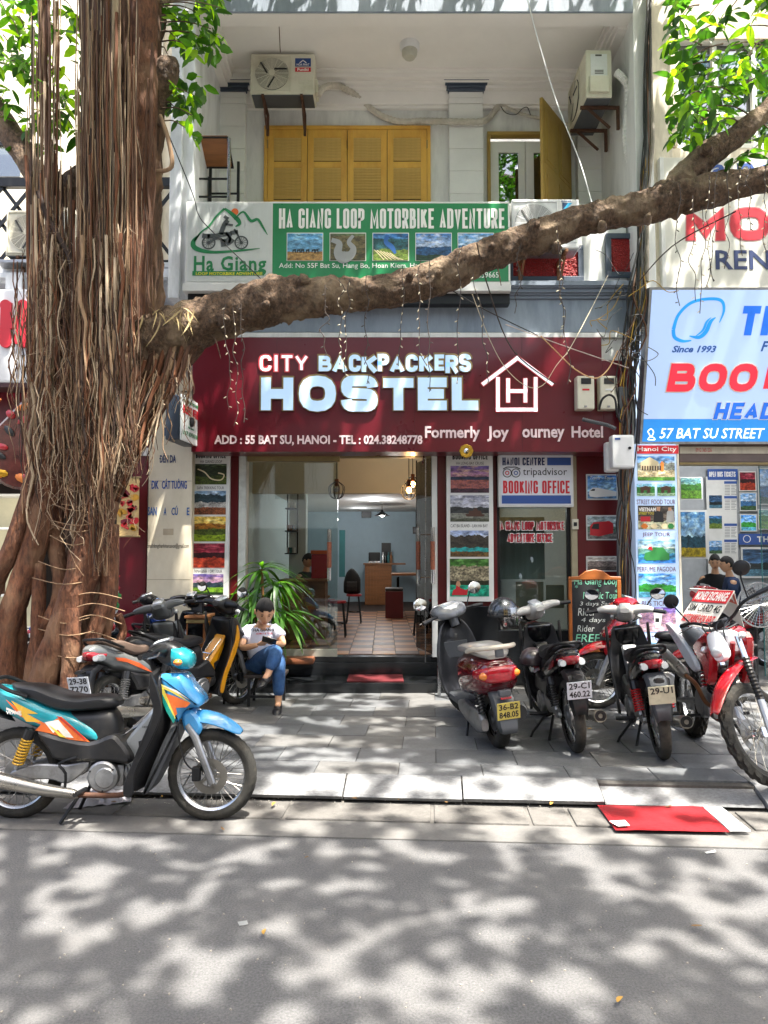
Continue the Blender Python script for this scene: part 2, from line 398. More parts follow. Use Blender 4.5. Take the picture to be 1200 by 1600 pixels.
# ------------------------------------------------------------ shared materials
WALL = M('wall_paint', V('dcddda'), .75, var=.05, scale=3, bump=.08, bscale=60, dirt=V('7d7f80'), dirtamt=.42, stretch=(1.6, 1.6, .35))
WALLW = M('wall_white', V('dde0e2'), .7, var=.05, scale=3, bump=.1, bscale=50, dirt=V('7a7a72'), dirtamt=.5, stretch=(1.6, 1.6, .35))
CEIL = M('ceiling_paint', V('e6e3de'), .8, var=.04, scale=2)
BLUEG = M('blue_grey_paint', V('8a95a2'), .6, var=.08, scale=3, bump=.08, bscale=40, dirt=V('505a66'), dirtamt=.6, stretch=(1.8, 1.8, .4))
CAPG = M('dark_slate_paint', V('414c5b'), .5, var=.1)
CREAM = M('cream_paint', V('d8d0bd'), .8, var=.07, scale=3, bump=.1, bscale=40, dirt=V('7a7262'), dirtamt=.6, stretch=(1.6, 1.6, .35))
BURG = M('burgundy_panel', V('5c0a19'), .3, var=.08, scale=1.5, coat=.2)
BURGW = M('burgundy_tile', V('5d1216'), .3, var=.12, scale=3)
GRAN = M('black_granite', V('17191b'), .16, var=.5, scale=160)
YEL = M('yellow_shutter_paint', V('d6a648'), .5, var=.12, scale=4, bump=.08, bscale=40, dirt=V('b3762a'), dirtamt=.55, stretch=(1, 1, .35), dscale=5)
YELD = M('louvre_paint', V('cfae62'), .55, var=.12, scale=9)
DOORY = M('ochre_door_paint', V('a3863f'), .5, var=.15, scale=4, dirt=V('6a4a20'), dirtamt=.6)
PVC = M('white_upvc', V('ddded8'), .35, var=.04)
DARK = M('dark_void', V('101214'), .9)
BLK = M('black_plastic', V('16171a'), .40, var=.2, scale=12, bump=.03, dirt=V('4a463f'), dirtamt=.35, dscale=7)
BLKG = M('gloss_black_plastic', V('0d0e10'), .16, var=.2, coat=.5)
BLKM = M('black_metal', V('1b1c1e'), .4, metal=.4, var=.2)
GREYP = M('grey_plastic', V('4b4e52'), .5, var=.15)
WHT = M('white_plastic', V('dfe0df'), .4, var=.04, dirt=V('a8a49a'), dirtamt=.3)
IVORY = M('ivory_metal', V('d6d2bf'), .42, var=.06, dirt=V('8d8263'), dirtamt=.5, dscale=3)
STEEL = M('brushed_steel', V('b9bbbd'), .25, metal=1, var=.08)
CHROME = M('chrome', V('d6d8da'), .1, metal=1, var=.04)
ALU = M('cast_aluminium', V('9a9b9c'), .42, metal=.85, var=.15, scale=20, dirt=V('4c463e'), dirtamt=.5, dscale=9)
RUST = M('rusty_bracket', V('4b2f1f'), .8, var=.4, scale=20, bump=.2)
RUB = M('tyre_rubber', V('24231f'), .85, var=.25, scale=20, bump=.3, bscale=120, dirt=V('5d564b'), dirtamt=.5, dscale=6)
BRASS = M('aged_brass_frame', V('8c7a50'), .45, metal=.3, var=.2)
RED = M('red_paint', V('a51420'), .3, var=.1, coat=.4)
REDT = M('red_lettering', V('c8202c'), .45, var=.04)
BLUT = M('blue_lettering', V('2c4f94'), .5, var=.05)
NAVY = M('navy_lettering', V('1d2f5c'), .5, var=.05)
BLKT = M('black_lettering', V('1b1a1c'), .5, var=.05)
WHTT = M('white_lettering', V('e9e7e2'), .45, var=.03)
GLASS = M('clear_glass', (.9, .95, .95), .02, var=0, trans=1.)
WOOD = M('brown_wood', V('7d5230'), .5, var=.3, scale=3, stretch=(1, 1, 8), bump=.1)
WOODH = M('oiled_wood', V('8b5a34'), .4, var=.3, scale=2, stretch=(1, 8, 8))
# glass: thin pane, mostly see-through with a real mirror coat
def pane_mat(name, tint, refl=.12, dens=.0, rough=.02):
    m, t, n, l, b = nodes_of(name)
    tr = n.new('ShaderNodeBsdfTransparent'); gl = n.new('ShaderNodeBsdfGlossy'); mx = n.new('ShaderNodeMixShader'); fr = n.new('ShaderNodeFresnel'); fr.inputs[0].default_value = 1.5
    ad = n.new('ShaderNodeMath'); ad.operation = 'ADD'; ad.inputs[1].default_value = refl; ad.use_clamp = True
    tr.inputs[0].default_value = c4(tint); gl.inputs['Roughness'].default_value = rough; gl.inputs['Color'].default_value = (1, 1, 1, 1)
    l.new(fr.outputs[0], ad.inputs[0]); l.new(ad.outputs[0], mx.inputs[0]); l.new(tr.outputs[0], mx.inputs[1]); l.new(gl.outputs[0], mx.inputs[2])
    l.new(mx.outputs[0], n['Material Output'].inputs[0]); return m
PANE = pane_mat('window_pane', (.80, .86, .84), .04)
PANED = pane_mat('dark_window_pane', (.45, .5, .5), .16)
PANEC = pane_mat('door_pane', (.86, .9, .89), .03)

# ------------------------------------------------------------ ground
ASPH = M('asphalt', (.135, .134, .134), .85, var=.45, scale=95, bump=.7, bscale=200, dirt=(.165, .16, .152), dirtamt=.6, dscale=1.1)
CONC = M('gutter_concrete', (.125, .118, .108), .85, var=.2, scale=30, bump=.3, bscale=140, dirt=(.06, .056, .05), dirtamt=.6, dscale=4)
CEMS = M('cement_strip', (.14, .136, .128), .85, var=.15, scale=50, bump=.25, bscale=160, dirt=(.09, .086, .08), dirtamt=.5, dscale=5)
def stone(name, c): return M(name, c, .55, var=.34, scale=38, bump=.3, bscale=90, dirt=tuple(x*.45 for x in c), dirtamt=.75, dscale=2.3, stretch=(1, 2.2, 1))
SLAB = [stone('grey_slab_%s' % w, c) for w, c in (('pale', (.145, .15, .154)), ('mid', (.128, .133, .138)), ('dark', (.108, .114, .119)), ('warm', (.136, .135, .130)))]
KERBM = stone('kerb_granite', (.20, .203, .205))
GAPM = M('dirty_joint', (.07, .065, .058), .95, var=.3, scale=40, bump=.3)
KA = radians(-3.8)
def K(x, y, z):   # frame that runs along the kerb
    c, s = cos(KA), sin(KA); return Vector((x*c-y*s*0-(0), 0, z)) if False else Vector((x*c-(y-5.36)*s, 5.36+x*s+(y-5.36)*c, z))
def kq(mb, x0, x1, y0, y1, z0, z1, bev=0):
    n0 = len(mb.v); mb.box(x0, x1, y0, y1, z0, z1, bev)
    for i in range(n0, len(mb.v)): mb.v[i] = tuple(K(*mb.v[i]))
    return mb
m = MB(); m.add([(-60, -40, 0), (60, -40, 0), (60, 60, 0), (-60, 60, 0)], [(0, 1, 2, 3)])
m.build('road', ASPH, kind='structure')
g = MB(); kq(g, -30, 30, 4.76, 5.2, -.1, .006); gutter = g.build('gutter', CONC, kind='structure')
g = MB(); kq(g, -30, 30, 4.50, 4.757, -.1, .010, .004); g.build('cement_strip', CEMS, kind='structure')
# broken gutter slabs with gaps between
xs = [-5.2, -4.0, -2.85, -1.75, -.62, .35, .98, 1.25, 1.62, 2.35, 3.5, 4.6, 6]
for i in range(len(xs)-1):
    g = MB(); kq(g, xs[i]+.012, xs[i+1]-.012, 4.775, 5.09, -.05, .016+.006*random.random(), .008)
    g.build('gutter_slab', CONC, gutter)
pav = MB(); kq(pav, -30, 30, 5.30, 14, -.2, .118); pavement = pav.build('pavement', GAPM, kind='structure')
random.seed(3)
yrow = 5.375
rows = [.30, .40, .40, .40, .40, .40, .40, .42, .42]
cnt = 0
for ri, h in enumerate(rows):
    xx = -6.1+(.31 if ri % 2 else 0)*.9
    while xx < 6.3 and yrow < 9.1:
        w = .62
        g = MB(); dz = random.uniform(-.0015, .0025); kq(g, xx+.0025, xx+w-.0025, yrow+.0025, yrow+h-.0025, .09, .130+dz, .004)
        g.build('paving_slab', random.choice(SLAB), pavement); xx += w
    yrow += h
kerb = MB(); kq(kerb, -30, 30, 5.17, 5.32, -.1, .03); kerb = kerb.build('kerb', GAPM, kind='structure')
kx = [-6.2, -4.9, -3.6, -2.55, -1.42, -.27, .56, 1.52, 2.58, 3.6, 4.7, 5.8]
for i in range(len(kx)-1):
    a, b = kx[i]+.006, kx[i+1]-.006; dz = random.uniform(-.004, .004); dy = random.uniform(-.01, .01)
    if i == 7: dz = -.018; dy = .02
    prof = [(5.366, .131+dz), (5.33, .128+dz), (5.12+dy, .066+dz), (5.10+dy, .052+dz), (5.115+dy, .03), (5.16, .03), (5.366, .03)]
    n = len(prof); vs = [K(a, y, z) for y, z in prof]+[K(b, y, z) for y, z in prof]
    g = MB().add(vs, [(j, (j+1) % n, n+(j+1) % n, n+j) for j in range(n)]+[tuple(range(n)), tuple(n+j for j in range(n))[::-1]])
    g.build('kerb_stone', KERBM, kerb)

# ------------------------------------------------------------ the hostel's shophouse
YS, YW, YB = 8.55, 9.0, 10.0
XL, XR = -2.31, 3.05
FZ = .465
zt = lambda y, Y: P(600, y, Y).z
house = root('shophouse', 'grey painted shophouse with yellow shutters above its burgundy ground floor', 'building', (.37, 9.2, .13))
# beam, cornice, upper structure
bx('front_beam', BLUEG, house, XL-.0, XR+.02, 8.62, 8.95, zt(519, 8.62), zt(468, 8.62), .006)
bx('ledge', WALL, house, XL+.05, XR-.05, 8.56, 8.72, zt(527, 8.56), zt(519.6, 8.56), .004)
cz = zt(468, 8.62); m = MB()
for k, (dz0, dz1, y0) in enumerate(((0, .035, 8.58), (.035, .055, 8.55), (.055, .10, 8.52), (.10, .115, 8.48), (.115, .175, 8.46))):
    m.box(XL-.02, XR+.0, y0, 8.9, cz+dz0+.001, cz+dz1, .004)
m.build('cornice', M('cornice_paint', V('76808d'), .6, var=.08, scale=4, dirt=V('4c5460'), dirtamt=.4), house)
zp0, zp1 = cz+.176, zt(318, 8.8)
bx('parapet', WALL, house, XL+.02, XR-.03, 8.80, 8.95, zp0, zp1, .01)
bx('balcony_floor', CEIL, house, XL, XR, 8.951, 10.2, cz-.1, cz+.12, .0)
# parapet blocks right of the sign, red mosaic panels in slate frames
MOS = M('red_mosaic', V('a82a2a'), .5, var=.5, scale=45, bump=1.0, bscale=70)
def mosaic(x0, y0, x1, y1):
    X0, X1, Z0, Z1 = R(x0, y0, x1, y1, 8.78); f = .065
    m = MB(); m.box(X0, X1, 8.745, 8.799, Z0, Z0+f, .006); m.box(X0, X1, 8.745, 8.799, Z1-f, Z1, .006)
    m.box(X0, X0+f, 8.747, 8.799, Z0+f, Z1-f, .0); m.box(X1-f, X1, 8.747, 8.799, Z0+f, Z1-f, .0); fr = m.build('panel_frame', CAPG, house)
    random.seed(int(x0)); m = MB(); m.box(X0+f, X1-f, 8.785, 8.7995, Z0+f, Z1-f)
    st = .018; z = Z0+f
    while z < Z1-f-.005:
        x = X0+f
        while x < X1-f-.005:
            w = st*random.uniform(.9, 2.2); w = min(w, X1-f-x); d = random.uniform(.004, .02)
            m.obox((x+w/2, 8.785-d/2, z+st/2), (w*.9, d, st*.85), Matrix.Rotation(random.uniform(-.5, .5), 3, 'Y')); x += w
        z += st
    m.build('mosaic', MOS, fr, kind='stuff')
mosaic(793, 384, 911, 441); mosaic(946, 366, 995, 434)
# back wall of the balcony (with openings left for the window and the door), side walls, ceiling, top beam
zc = 8.47; zf = cz+.12
wx0, wx1, wz0, wz1 = R(412, 197, 673, 420, 9.97)
dx0, dx1, dz0, dz1 = R(762, 207, 893, 470, 9.97)
m = MB()
for x0, x1, z0, z1 in ((XL, wx0, zf, 8.6), (wx0, wx1, wz1, 8.6), (wx0, wx1, zf, wz0), (wx1, dx0, zf, 8.6), (dx0, dx1, dz1, 8.6), (dx1, XR, zf, 8.6)): m.box(x0, x1, 10, 10.2, z0, z1)
m.build('balcony_wall', WALL, house)
m = MB(); m.box(XR, XR+.22, 8.5, 10.3, zp0-.3, 12, .01); m.build('party_wall', WALL, house)
bx('party_wall', WALLW, house, XL-.27, XL, 8.5, 10.3, zt(468, 8.5), 12, .01)
m = MB(); m.box(XL-.27, XL-.13, 8.45, 8.4995, zt(468, 8.5), 12, .01); m.build('pilaster_strip', WALLW, house)
bx('balcony_ceiling', CEIL, house, XL, XR, 8.7, 10.2, zc, zc+.2, 0)
zb = zt(23, 8.5); bx('top_beam', BLUEG, house, XL-.0, XR+.0, 8.47, 8.699, zb+.012, 12, .01)
bx('beam_soffit', CEIL, house, XL, XR, 8.49, 8.70, zb, zb+.010, 0)
m = MB()
for k, (d, z0, z1) in enumerate(((.34, zc-.03, zc-.001), (.28, zc-.09, zc-.031), (.22, zc-.12, zc-.091), (.16, zc-.17, zc-.121), (.10, zc-.36, zc-.171), (.06, zc-.40, zc-.361))):
    m.box(XL+d*.7*(k < 4), XR-d*.7*(k < 4), 10-d, 9.999, z0, z1, .005)
    if k < 4: m.box(XL, XL+d*.7-.001, 8.701, 9.999, z0, z1, .004); m.box(XR-d*.7+.001, XR, 8.701, 9.999, z0, z1, .004)
m.build('crown_moulding', CEIL, house)
# pilasters built of blocks
BLOCK = M('pilaster_block_paint', V('e0e0dc'), .7, var=.05, scale=4, dirt=V('9a9b9b'), dirtamt=.3)
for (px0, px1, top, capped) in ((336, 383, 143, 1), (702, 755, 143, 1), (902, 945, 140, 0)):
    X0, X1, _, _ = R(px0, 200, px1, 202, 9.85); z = zt(top, 9.85)
    pl = bx('pilaster', BLOCK, house, X0+.012, X1-.012, 9.86, 9.999, zf, z, .0)
    hs = [.10, .085]+[.325]*12
    zz = z-.002
    for i, h in enumerate(hs):
        if zz-h < zf: break
        e = .012*(i == 1)
        bx('block', BLOCK, pl, X0-e*.5, X1+e*.5, 9.85-e, 9.999, zz-h+.008, zz, .006); zz -= h
    if capped:
        m = MB()
        for k in range(5): e = .10-.021*k; m.box(X0-e, X1+e, 9.85-e, 9.999, z+.20-.04*(k+1)+.0005, z+.20-.04*k, .004)
        m.box(X0-.10, X1+.10, 9.75, 9.999, z+.2005, z+.26, .005)
        m.build('capital', CAPG, pl)
# shutters
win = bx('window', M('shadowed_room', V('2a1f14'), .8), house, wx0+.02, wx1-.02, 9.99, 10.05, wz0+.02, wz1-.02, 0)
m = MB(); t = .05
m.box(wx0, wx1, 9.95, 10.03, wz1-t, wz1, .006); m.box(wx0, wx0+t, 9.95, 10.03, wz0, wz1-t, .006); m.box(wx1-t, wx1, 9.95, 10.03, wz0, wz1-t, .006)
m.build('window_frame', YEL, win)
wn = (wx1-wx0-2*t)/4
slat = MB().obox((0, 0, 0), (wn-.17, .045, .010), Matrix.Rotation(radians(-38), 3, 'X'), .003).mesh('slat', YELD)
for k in range(4):
    a = wx0+t+wn*k+.004; b = a+wn-.008; zz1 = wz1-t-.006; zz0 = wz0+.01
    sh = MB(); st = .085
    sh.box(a, a+st, 9.958, 9.995, zz0, zz1, .004); sh.box(b-st, b, 9.958, 9.995, zz0, zz1, .004)
    rails = [(zz1-.12, zz1), (zz1-.56, zz1-.47), (zz1-1.12, zz1-1.03), (zz0, zz0+.12)]
    for r0, r1 in rails: sh.box(a+st+.0005, b-st-.0005, 9.960, 9.993, r0, r1, .004)
    s_ = sh.build('shutter', YEL, house)
    for r in range(3):
        top, bot = rails[r][0], rails[r+1][1]; n = int((top-bot)/.042)
        for j in range(n):
            o = link(slat, 'slat', s_); o.location = ((a+b)/2, 9.977, top-.02-j*(top-bot-.02)/n)
    hg = MB().box(a-.012 if k in (0, 2) else b-.004, a+.004 if k in (0, 2) else b+.012, 9.945, 9.96, zz1-.28, zz1-.16, .002).build('hinge', BRASS, s_)
# balcony door
m = MB(); t = .045
m.box(dx0, dx1, 9.94, 10.06, dz1-t, dz1, .004); m.box(dx0, dx0+t, 9.94, 10.06, zf, dz1-t, .004); m.box(dx1-t, dx1, 9.94, 10.06, zf, dz1-t, .004)
dfr = m.build('door_frame', DOORY, house)
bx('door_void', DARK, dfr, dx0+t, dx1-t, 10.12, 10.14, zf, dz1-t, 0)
for x0, x1 in ((766, 821), (821, 882)):
    a, b, _, _ = R(x0, 240, x1, 242, 10.0); z1 = dz1-.11
    fr = MB(); w = .10
    fr.box(a+.004, b-.004, 10.01, 10.06, z1-.16, z1, .004); fr.box(a+.004, a+w+.02, 10.008, 10.062, zf, z1-.16, .004); fr.box(b-w, b-.004, 10.008, 10.062, zf, z1-.16, .004)
    d = fr.build('balcony_door', PVC, house)
    bx('pane', PANED, d, a+w+.02, b-w, 10.03, 10.036, zf, z1-.16, 0)
# open ochre leaf
hz = dz1-.03
A = Vector((dx1-.02, 9.93, 0)); Bq = P(845, 145, 9.13); Bq.z = 0; d = (A-Bq); L_ = d.length; ang = atan2(d.y, d.x)
leaf = MB(); leaf.box(0, L_, -.02, .02, zf, hz, .004)
for (u0, u1) in ((.06, .46), (.54, .94)):
    for (z0, z1) in ((hz-.85, hz-.12), (hz-1.75, hz-.95), (zf+.1, hz-1.85)):
        for sgn in (-1, 1):
            leaf.box(L_*u0, L_*u1, sgn*.0205, sgn*.027, z0, z1, .003); leaf.box(L_*u0+.05, L_*u1-.05, sgn*.0275, sgn*.036, z0+.05, z1-.05, .003)
leaf.xf(Matrix.Translation((Bq.x, Bq.y, 0)) @ Matrix.Rotation(ang, 4, 'Z')).build('open_door_leaf', DOORY, house)

# ---------------------------------------------------------- ground floor front
gx = lambda px, Y=9.0: P(px, 880, Y).x
zs0, zs1 = zt(706, YW), 3.9
G1 = 1.09
def pier(x0, x1, mat=BURGW, name='pier', y=YW):
    bx(name, mat, house, gx(x0), gx(x1), y, y+.3, G1, 3.2, .003); bx('granite_plinth', GRAN, house, gx(x0)-.004, gx(x1)+.004, y-.012, y+.3, .12, G1-.001, .004)
pier(297, 371); pier(684, 777); pier(903, 986, BURGW)
bx('door_jamb', M('peeling_white_jamb', V('c9cbc4'), .7, dirt=V('6f6b60'), dirtamt=.6), house, gx(372), gx(383), 8.99, 9.2, FZ+.001, 3.1, .003)
bx('door_jamb', PVC, house, gx(675), gx(683.5), 8.99, 9.2, FZ+.001, 3.1, .003)
bx('window_jamb', M('beige_jamb', V('a09578'), .6), house, gx(893), gx(902.5), 8.985, 9.2, .5, 3.1, .003)
bx('header', BURG, house, gx(297), gx(986), 8.96, 9.3, zt(706, 9.0)-.0, 4.2, 0)
m = MB(); bx('door_header', BRASS, house, gx(385), gx(530), 8.97, 9.08, zt(721, 9), zt(711, 9), .004)
bx('door_header', BRASS, house, gx(530.5), gx(674), 8.975, 9.08, zt(715, 9), zt(708, 9), .004)
# steps
bx('step', GRAN, house, gx(366, 8.5)-.9, gx(700, 8.5), 8.45, 9.06, .12, .245, .006)
bx('step', GRAN, house, gx(300), gx(690), 9.0, 9.14, .246, .40, .006)
bx('door_sill', GRAN, house, gx(380), gx(684), 9.03, 9.2, .4005, FZ, .004)
bx('granite_plinth', GRAN, house, gx(777.5), gx(892.5), 9.0, 9.18, .12, zt(985, 9), .004)
# fixed pane left, window right, hinged door
gl = bx('shop_window', PANE, house, gx(386), gx(527), 9.06, 9.068, FZ+.09, zt(721, 9), 0)
bx('pane_rail', M('aluminium_rail', V('b5b3a6'), .4, metal=.6), gl, gx(386), gx(527), 9.03, 9.1, FZ+.001, FZ+.09, .003)
wn2 = bx('shop_window', PANE, house, gx(777), gx(893), 9.07, 9.078, zt(985, 9), zt(789, 9)+.3, 0)
for x0, y0, x1, y1 in ((806, 909, 849, 957), (853, 914, 881, 950)): a_, b_, c_0, d_0 = R(x0, y0, x1, y1, 9.25); bx('paper_sheet', M('cream_paper', V('b9ad94'), .8, var=.08), wn2, a_, b_, 9.24, 9.25, c_0, d_0, 0)
bx('curtain', M('grey_green_curtain', V('a8b6b2'), .9, var=.15, scale=3, stretch=(6, 1, .3)), wn2, gx(790), gx(868), 9.6, 9.62, zt(905, 9.6), zt(808, 9.6), 0)
m = MB(); m.box(gx(777), gx(782), 9.03, 9.1, zt(985, 9), 3.0, .002); m.box(gx(888), gx(893), 9.03, 9.1, zt(985, 9), 3.0, .002); m.build('window_frame', BLKM, wn2)
HL = M('window_red_lettering', V('c22a3a'), .5)
for s, a, b, c, d in (('HA GIANG LOOP MOTORBIKE', 777, 815, 881, 828), ('ADVENTURE OFFICE', 793, 834, 863, 847)):
    block(s, a, b, c, d, 9.064, WHTT, wn2, t=.2, ext=.001, grow=.009); block(s, a, b, c, d, 9.060, HL, wn2, t=.2, ext=.001)
# glass door leaf, opened outwards towards the right
A = Vector((gx(676), 9.02, 0)); Bq = Vector((P(651, 900, 9.75).x, 9.75, 0)); d = A-Bq; ang = atan2(d.y, d.x); L_ = d.length
hd = MB().box(0, L_, -.005, .005, FZ+.03, zt(712, 9)).xf(Matrix.Translation(Bq) @ Matrix.Rotation(ang, 4, 'Z'))
dl = hd.build('glass_door', PANEC, house)
m = MB(); m.box(.0, .012, -.008, .008, FZ+.03, 3.0); m.box(L_-.02, L_, -.01, .01, FZ+.03, 3.0); m.xf(Matrix.Translation(Bq) @ Matrix.Rotation(ang, 4, 'Z')); m.build('door_edge', BLKM, dl)
HNDM = M('copper_sleeve', V('8b4d33'), .5, var=.5, scale=60)
def pull(px, Y, par, y0=813, y1=910, out=-.05):
    X = P(px, 860, Y).x; a = zt(y1, Y); b = zt(y0, Y)
    h = MB().tube([(X, Y, a), (X, Y, b)], .026, 12).build('handle', CHROME, par, smooth=True)
    MB().tube([(X, Y, a+(b-a)*.25), (X, Y, a+(b-a)*.75)], .0285, 12).build('handle_sleeve', HNDM, h, smooth=True)
    return h
pull(514.5, 9.0, gl, 827, 907)
for z in (835, 902): MB().tube([P(653.5, z, 9.2), P(676, z, 8.9)], .008, 6).build('handle_bracket', CHROME, dl)
pull(653.5, 9.2, dl, 824, 912); pull(676, 8.9, dl, 824, 912)
m = MB(); m.tube([P(664, 704, 8.95), P(660, 725, 8.85)], .012, 6); m.tube([P(665, 705, 8.95), P(664.5, 1035, 9.0)], .006, 6); m.build('door_closer', STEEL, dl)
# interior shell
INW = M('interior_white', V('c9d2d4'), .8, var=.04); INC = M('interior_cream', V('b9b096'), .8, var=.05, scale=2); TEAL = M('interior_teal', V('2b6568'), .7)
ix0, ix1 = -2.1, 2.9
bx('interior_wall', INW, house, ix0-.1, ix0, 9.31, 20, .2, 4.4, 0)
bx('interior_wall', INW, house, ix1, ix1+.1, 9.31, 20, .2, 4.4, 0)
bx('interior_back_wall', M('interior_pale_blue', V('a9bcc6'), .8, var=.05), house, ix0, ix1, 19.5, 19.6, .2, 4.4, 0)
bx('interior_ceiling', CEIL, house, ix0, ix1, 9.31, 11.5, 3.75, 3.85, 0)
bx('mezzanine', INC, house, ix0, ix1, 11.5, 11.65, zt(771, 11.5), 3.85, 0)
bx('mezzanine_ceiling', CEIL, house, ix0, ix1, 11.651, 19.5, zt(771, 11.5)+.18, zt(771, 11.5)+.28, 0)
a = P(478, 800, 11.55).x; b = P(493, 800, 11.55).x
bx('interior_column', INW, house, P(452, 800, 12).x, P(478, 800, 12).x, 12, 12.3, FZ, 3.0, .004)
bx('partition_wall', M('partition_dark', V('2c3236'), .6), house, P(590, 800, 17).x+1.0, P(598, 800, 17).x+1.05, 17, 19.4, FZ, 2.9, 0)
bx('wall_panel', TEAL, house, P(530, 850, 17).x, P(539, 850, 17).x, 17, 17.1, 1.2, 2.3, 0)
flr = bx('shop_floor', M('floor_grout', V('2b1c14'), .7), None, ix0, ix1, 9.2, 19.5, .2, FZ-.004, 0, kind='structure')
TILE = [M('floor_tile_%s' % n, V(c), .42, var=.25, scale=4) for n, c in (('tan', 'a87850'), ('sand', '98663f'), ('dark', '4a2a1e'), ('umber', '6b3d2a'))]
tm = [MB().box(-.146, .146, -.146, .146, -.012, 0, .002).mesh('floor_tile', t) for t in TILE]
r = 0; y = 9.42
while y < 16.2:
    x = -1.25
    for c in range(8+ (r//4)):
        if -1.3+x*0 > 1.5: break
        o = link(tm[((c+r) % 2)*2+int((c*7+r*5) % 3 == 0)], 'floor_tile', flr); o.location = (-1.2+c*.3, y, FZ+.004)
    y += .3; r += 1
# lights inside
PEND = M('pendant_bulb', (1, .62, .25), .5, emit=(1, .55, .18), estr=14)
def lamp(loc, e, col, r=.06, name='lamp_light'):
    l = bpy.data.lights.new(name, 'POINT'); l.energy = e; l.color = col; l.shadow_soft_size = r
    o = bpy.data.objects.new(name, l); COL.objects.link(o); o.location = loc; return o
# ------------------------------------------------------------ signs on the hostel
SIGNF = M('sign_frame_white', V('d8d8d4'), .45, var=.05, dirt=V('9a9890'), dirtamt=.3)
zs = lambda y: zt(y, YS)
sg = root('hostel_sign', 'wide burgundy fascia sign with lit white hostel lettering and house emblem', 'sign', (.35, 8.55, 2.95))
X0, X1, Z0, Z1 = R(300, 527, 946, 706, YS); X1 = P(988, 620, YS).x
bx('sign_panel', BURG, sg, X0, P(941, 600, YS).x, YS, 8.95, Z0, Z1, .004)
bx('sign_panel', BURG, sg, P(941, 600, YS).x+.001, X1, YS+.002, 8.95, Z0, zs(563), .004)
bx('sign_bracket_box', WALL, sg, P(942, 600, YS).x+.001, X1, YS+.05, 8.95, zs(562.5), Z1, .01)
for px in (432, 647, 815): bx('sign_seam', M('seam', V('45060f'), .5), sg, P(px, 600, YS).x, P(px, 600, YS).x+.004, YS-.0015, YS, Z0, Z1, 0)
GLOW = M('lit_letter_face', (.50, .68, .90), .35, emit=(.5, .74, 1), estr=.10, var=.02)
GLOWW = M('lit_letter_white', (.9, .92, .95), .35, emit=(.85, .9, 1), estr=.14, var=.02)
GOLD = M('letter_return_gold', V('8d7750'), .35, metal=.5)
def letters(s, rects, mat, bold=.05, ext=.035, edge=GOLD, rf=.45):
    for ch, (a, b, c, d) in zip(s, rects):
        e = block(ch, a, b, c, d, YS-.001, edge, sg, t=bold, ext=ext, name='letter', rf=rf, grow=.014)
        block(ch, a, b, c, d, YS-.002-ext, mat, e, t=bold, ext=.003, name='letter_face', rf=rf)
REDE = M('letter_return_red', V('b8343c'), .4, emit=(.8, .1, .1), estr=.08)
letters('CITY', [(406, 555, 424, 580), (429, 555, 434, 580), (440, 555, 457, 580), (461, 555, 481, 580)], GLOWW, bold=.17, ext=.02, edge=REDE)
letters('BACKPACKERS', [(498, 556, 518, 580), (519, 555, 543, 583), (545, 554, 564, 581), (565, 555, 590, 584), (590, 553, 608, 580), (609, 556, 632, 583), (634, 554, 653, 581), (655, 554, 677, 583), (679, 554, 694, 579), (696, 555, 716, 583), (717, 553, 736, 581)], GLOW, bold=.24, rf=.5)
letters('HOSTEL', [(408, 590, 458, 641), (467, 587, 525, 643), (533, 587, 590, 643), (599, 591, 646, 641), (653, 590, 698, 641), (706, 590, 747, 641)], GLOW, bold=.295, rf=.5)
def bar(p, q, w, mat, nm, par, y=YS-.03, dep=.03):
    a = P(p[0], p[1], y); b = P(q[0], q[1], y); d = b-a; r = Matrix.Rotation(-atan2(d.z, d.x), 3, 'Y')
    return MB().obox((a+b)/2+Vector((0, dep/2, 0)), (d.length+w, dep, w), r, w*.3).build(nm, mat, par)
for p, q in (((756, 599), (809, 559)), ((809, 559), (862, 599)), ((778, 592), (778, 640)), ((778, 640), (837, 640)), ((837, 592), (837, 640)), ((794, 594), (794, 626)), ((821, 594), (821, 626)), ((794, 611), (821, 611))):
    e = bar(p, q, .062, REDE, 'emblem_bar', sg, y=YS-.026, dep=.025); bar(p, q, .045, GLOWW, 'emblem_face', e, y=YS-.032, dep=.006)
PINKW = M('pale_pink_lettering', V('ecd4d6'), .5)
text('ADD : 55 BAT SU, HANOI - TEL : 024.38248778', 335, 680, 660, 696.5, YS-.001, PINKW, sg, bold=.03, ext=.006)
for s, a, b, c, d in (('Formerly', 664, 666, 750, 690), ('Joy', 761, 666, 795, 690), ('ourney', 816, 670, 882, 690), ('Hotel', 893, 666, 942, 684)):
    text(s, a, b, c, d, YS-.001, PINKW, sg, bold=.025, ext=.006)
CCL = root('ceiling_light', 'small round light fitting under the balcony ceiling', 'light', (P(640, 60, 9.2).x, 9.2, zc))
X = P(640, 60, 9.2).x; MB().lathe([(0, 0), (.13, 0), (.13, -.05), (.11, -.09), (0, -.09)], (X, 9.2, zc-.001), 'Z', 24).build('fitting', WHT, CCL, smooth=True)
MB().lathe([(.105, 0), (.10, -.06), (.07, -.10), (0, -.11)], (X, 9.2, zc-.085), 'Z', 24).build('diffuser', M('old_diffuser', V('b9b7a8'), .3), CCL, smooth=True)
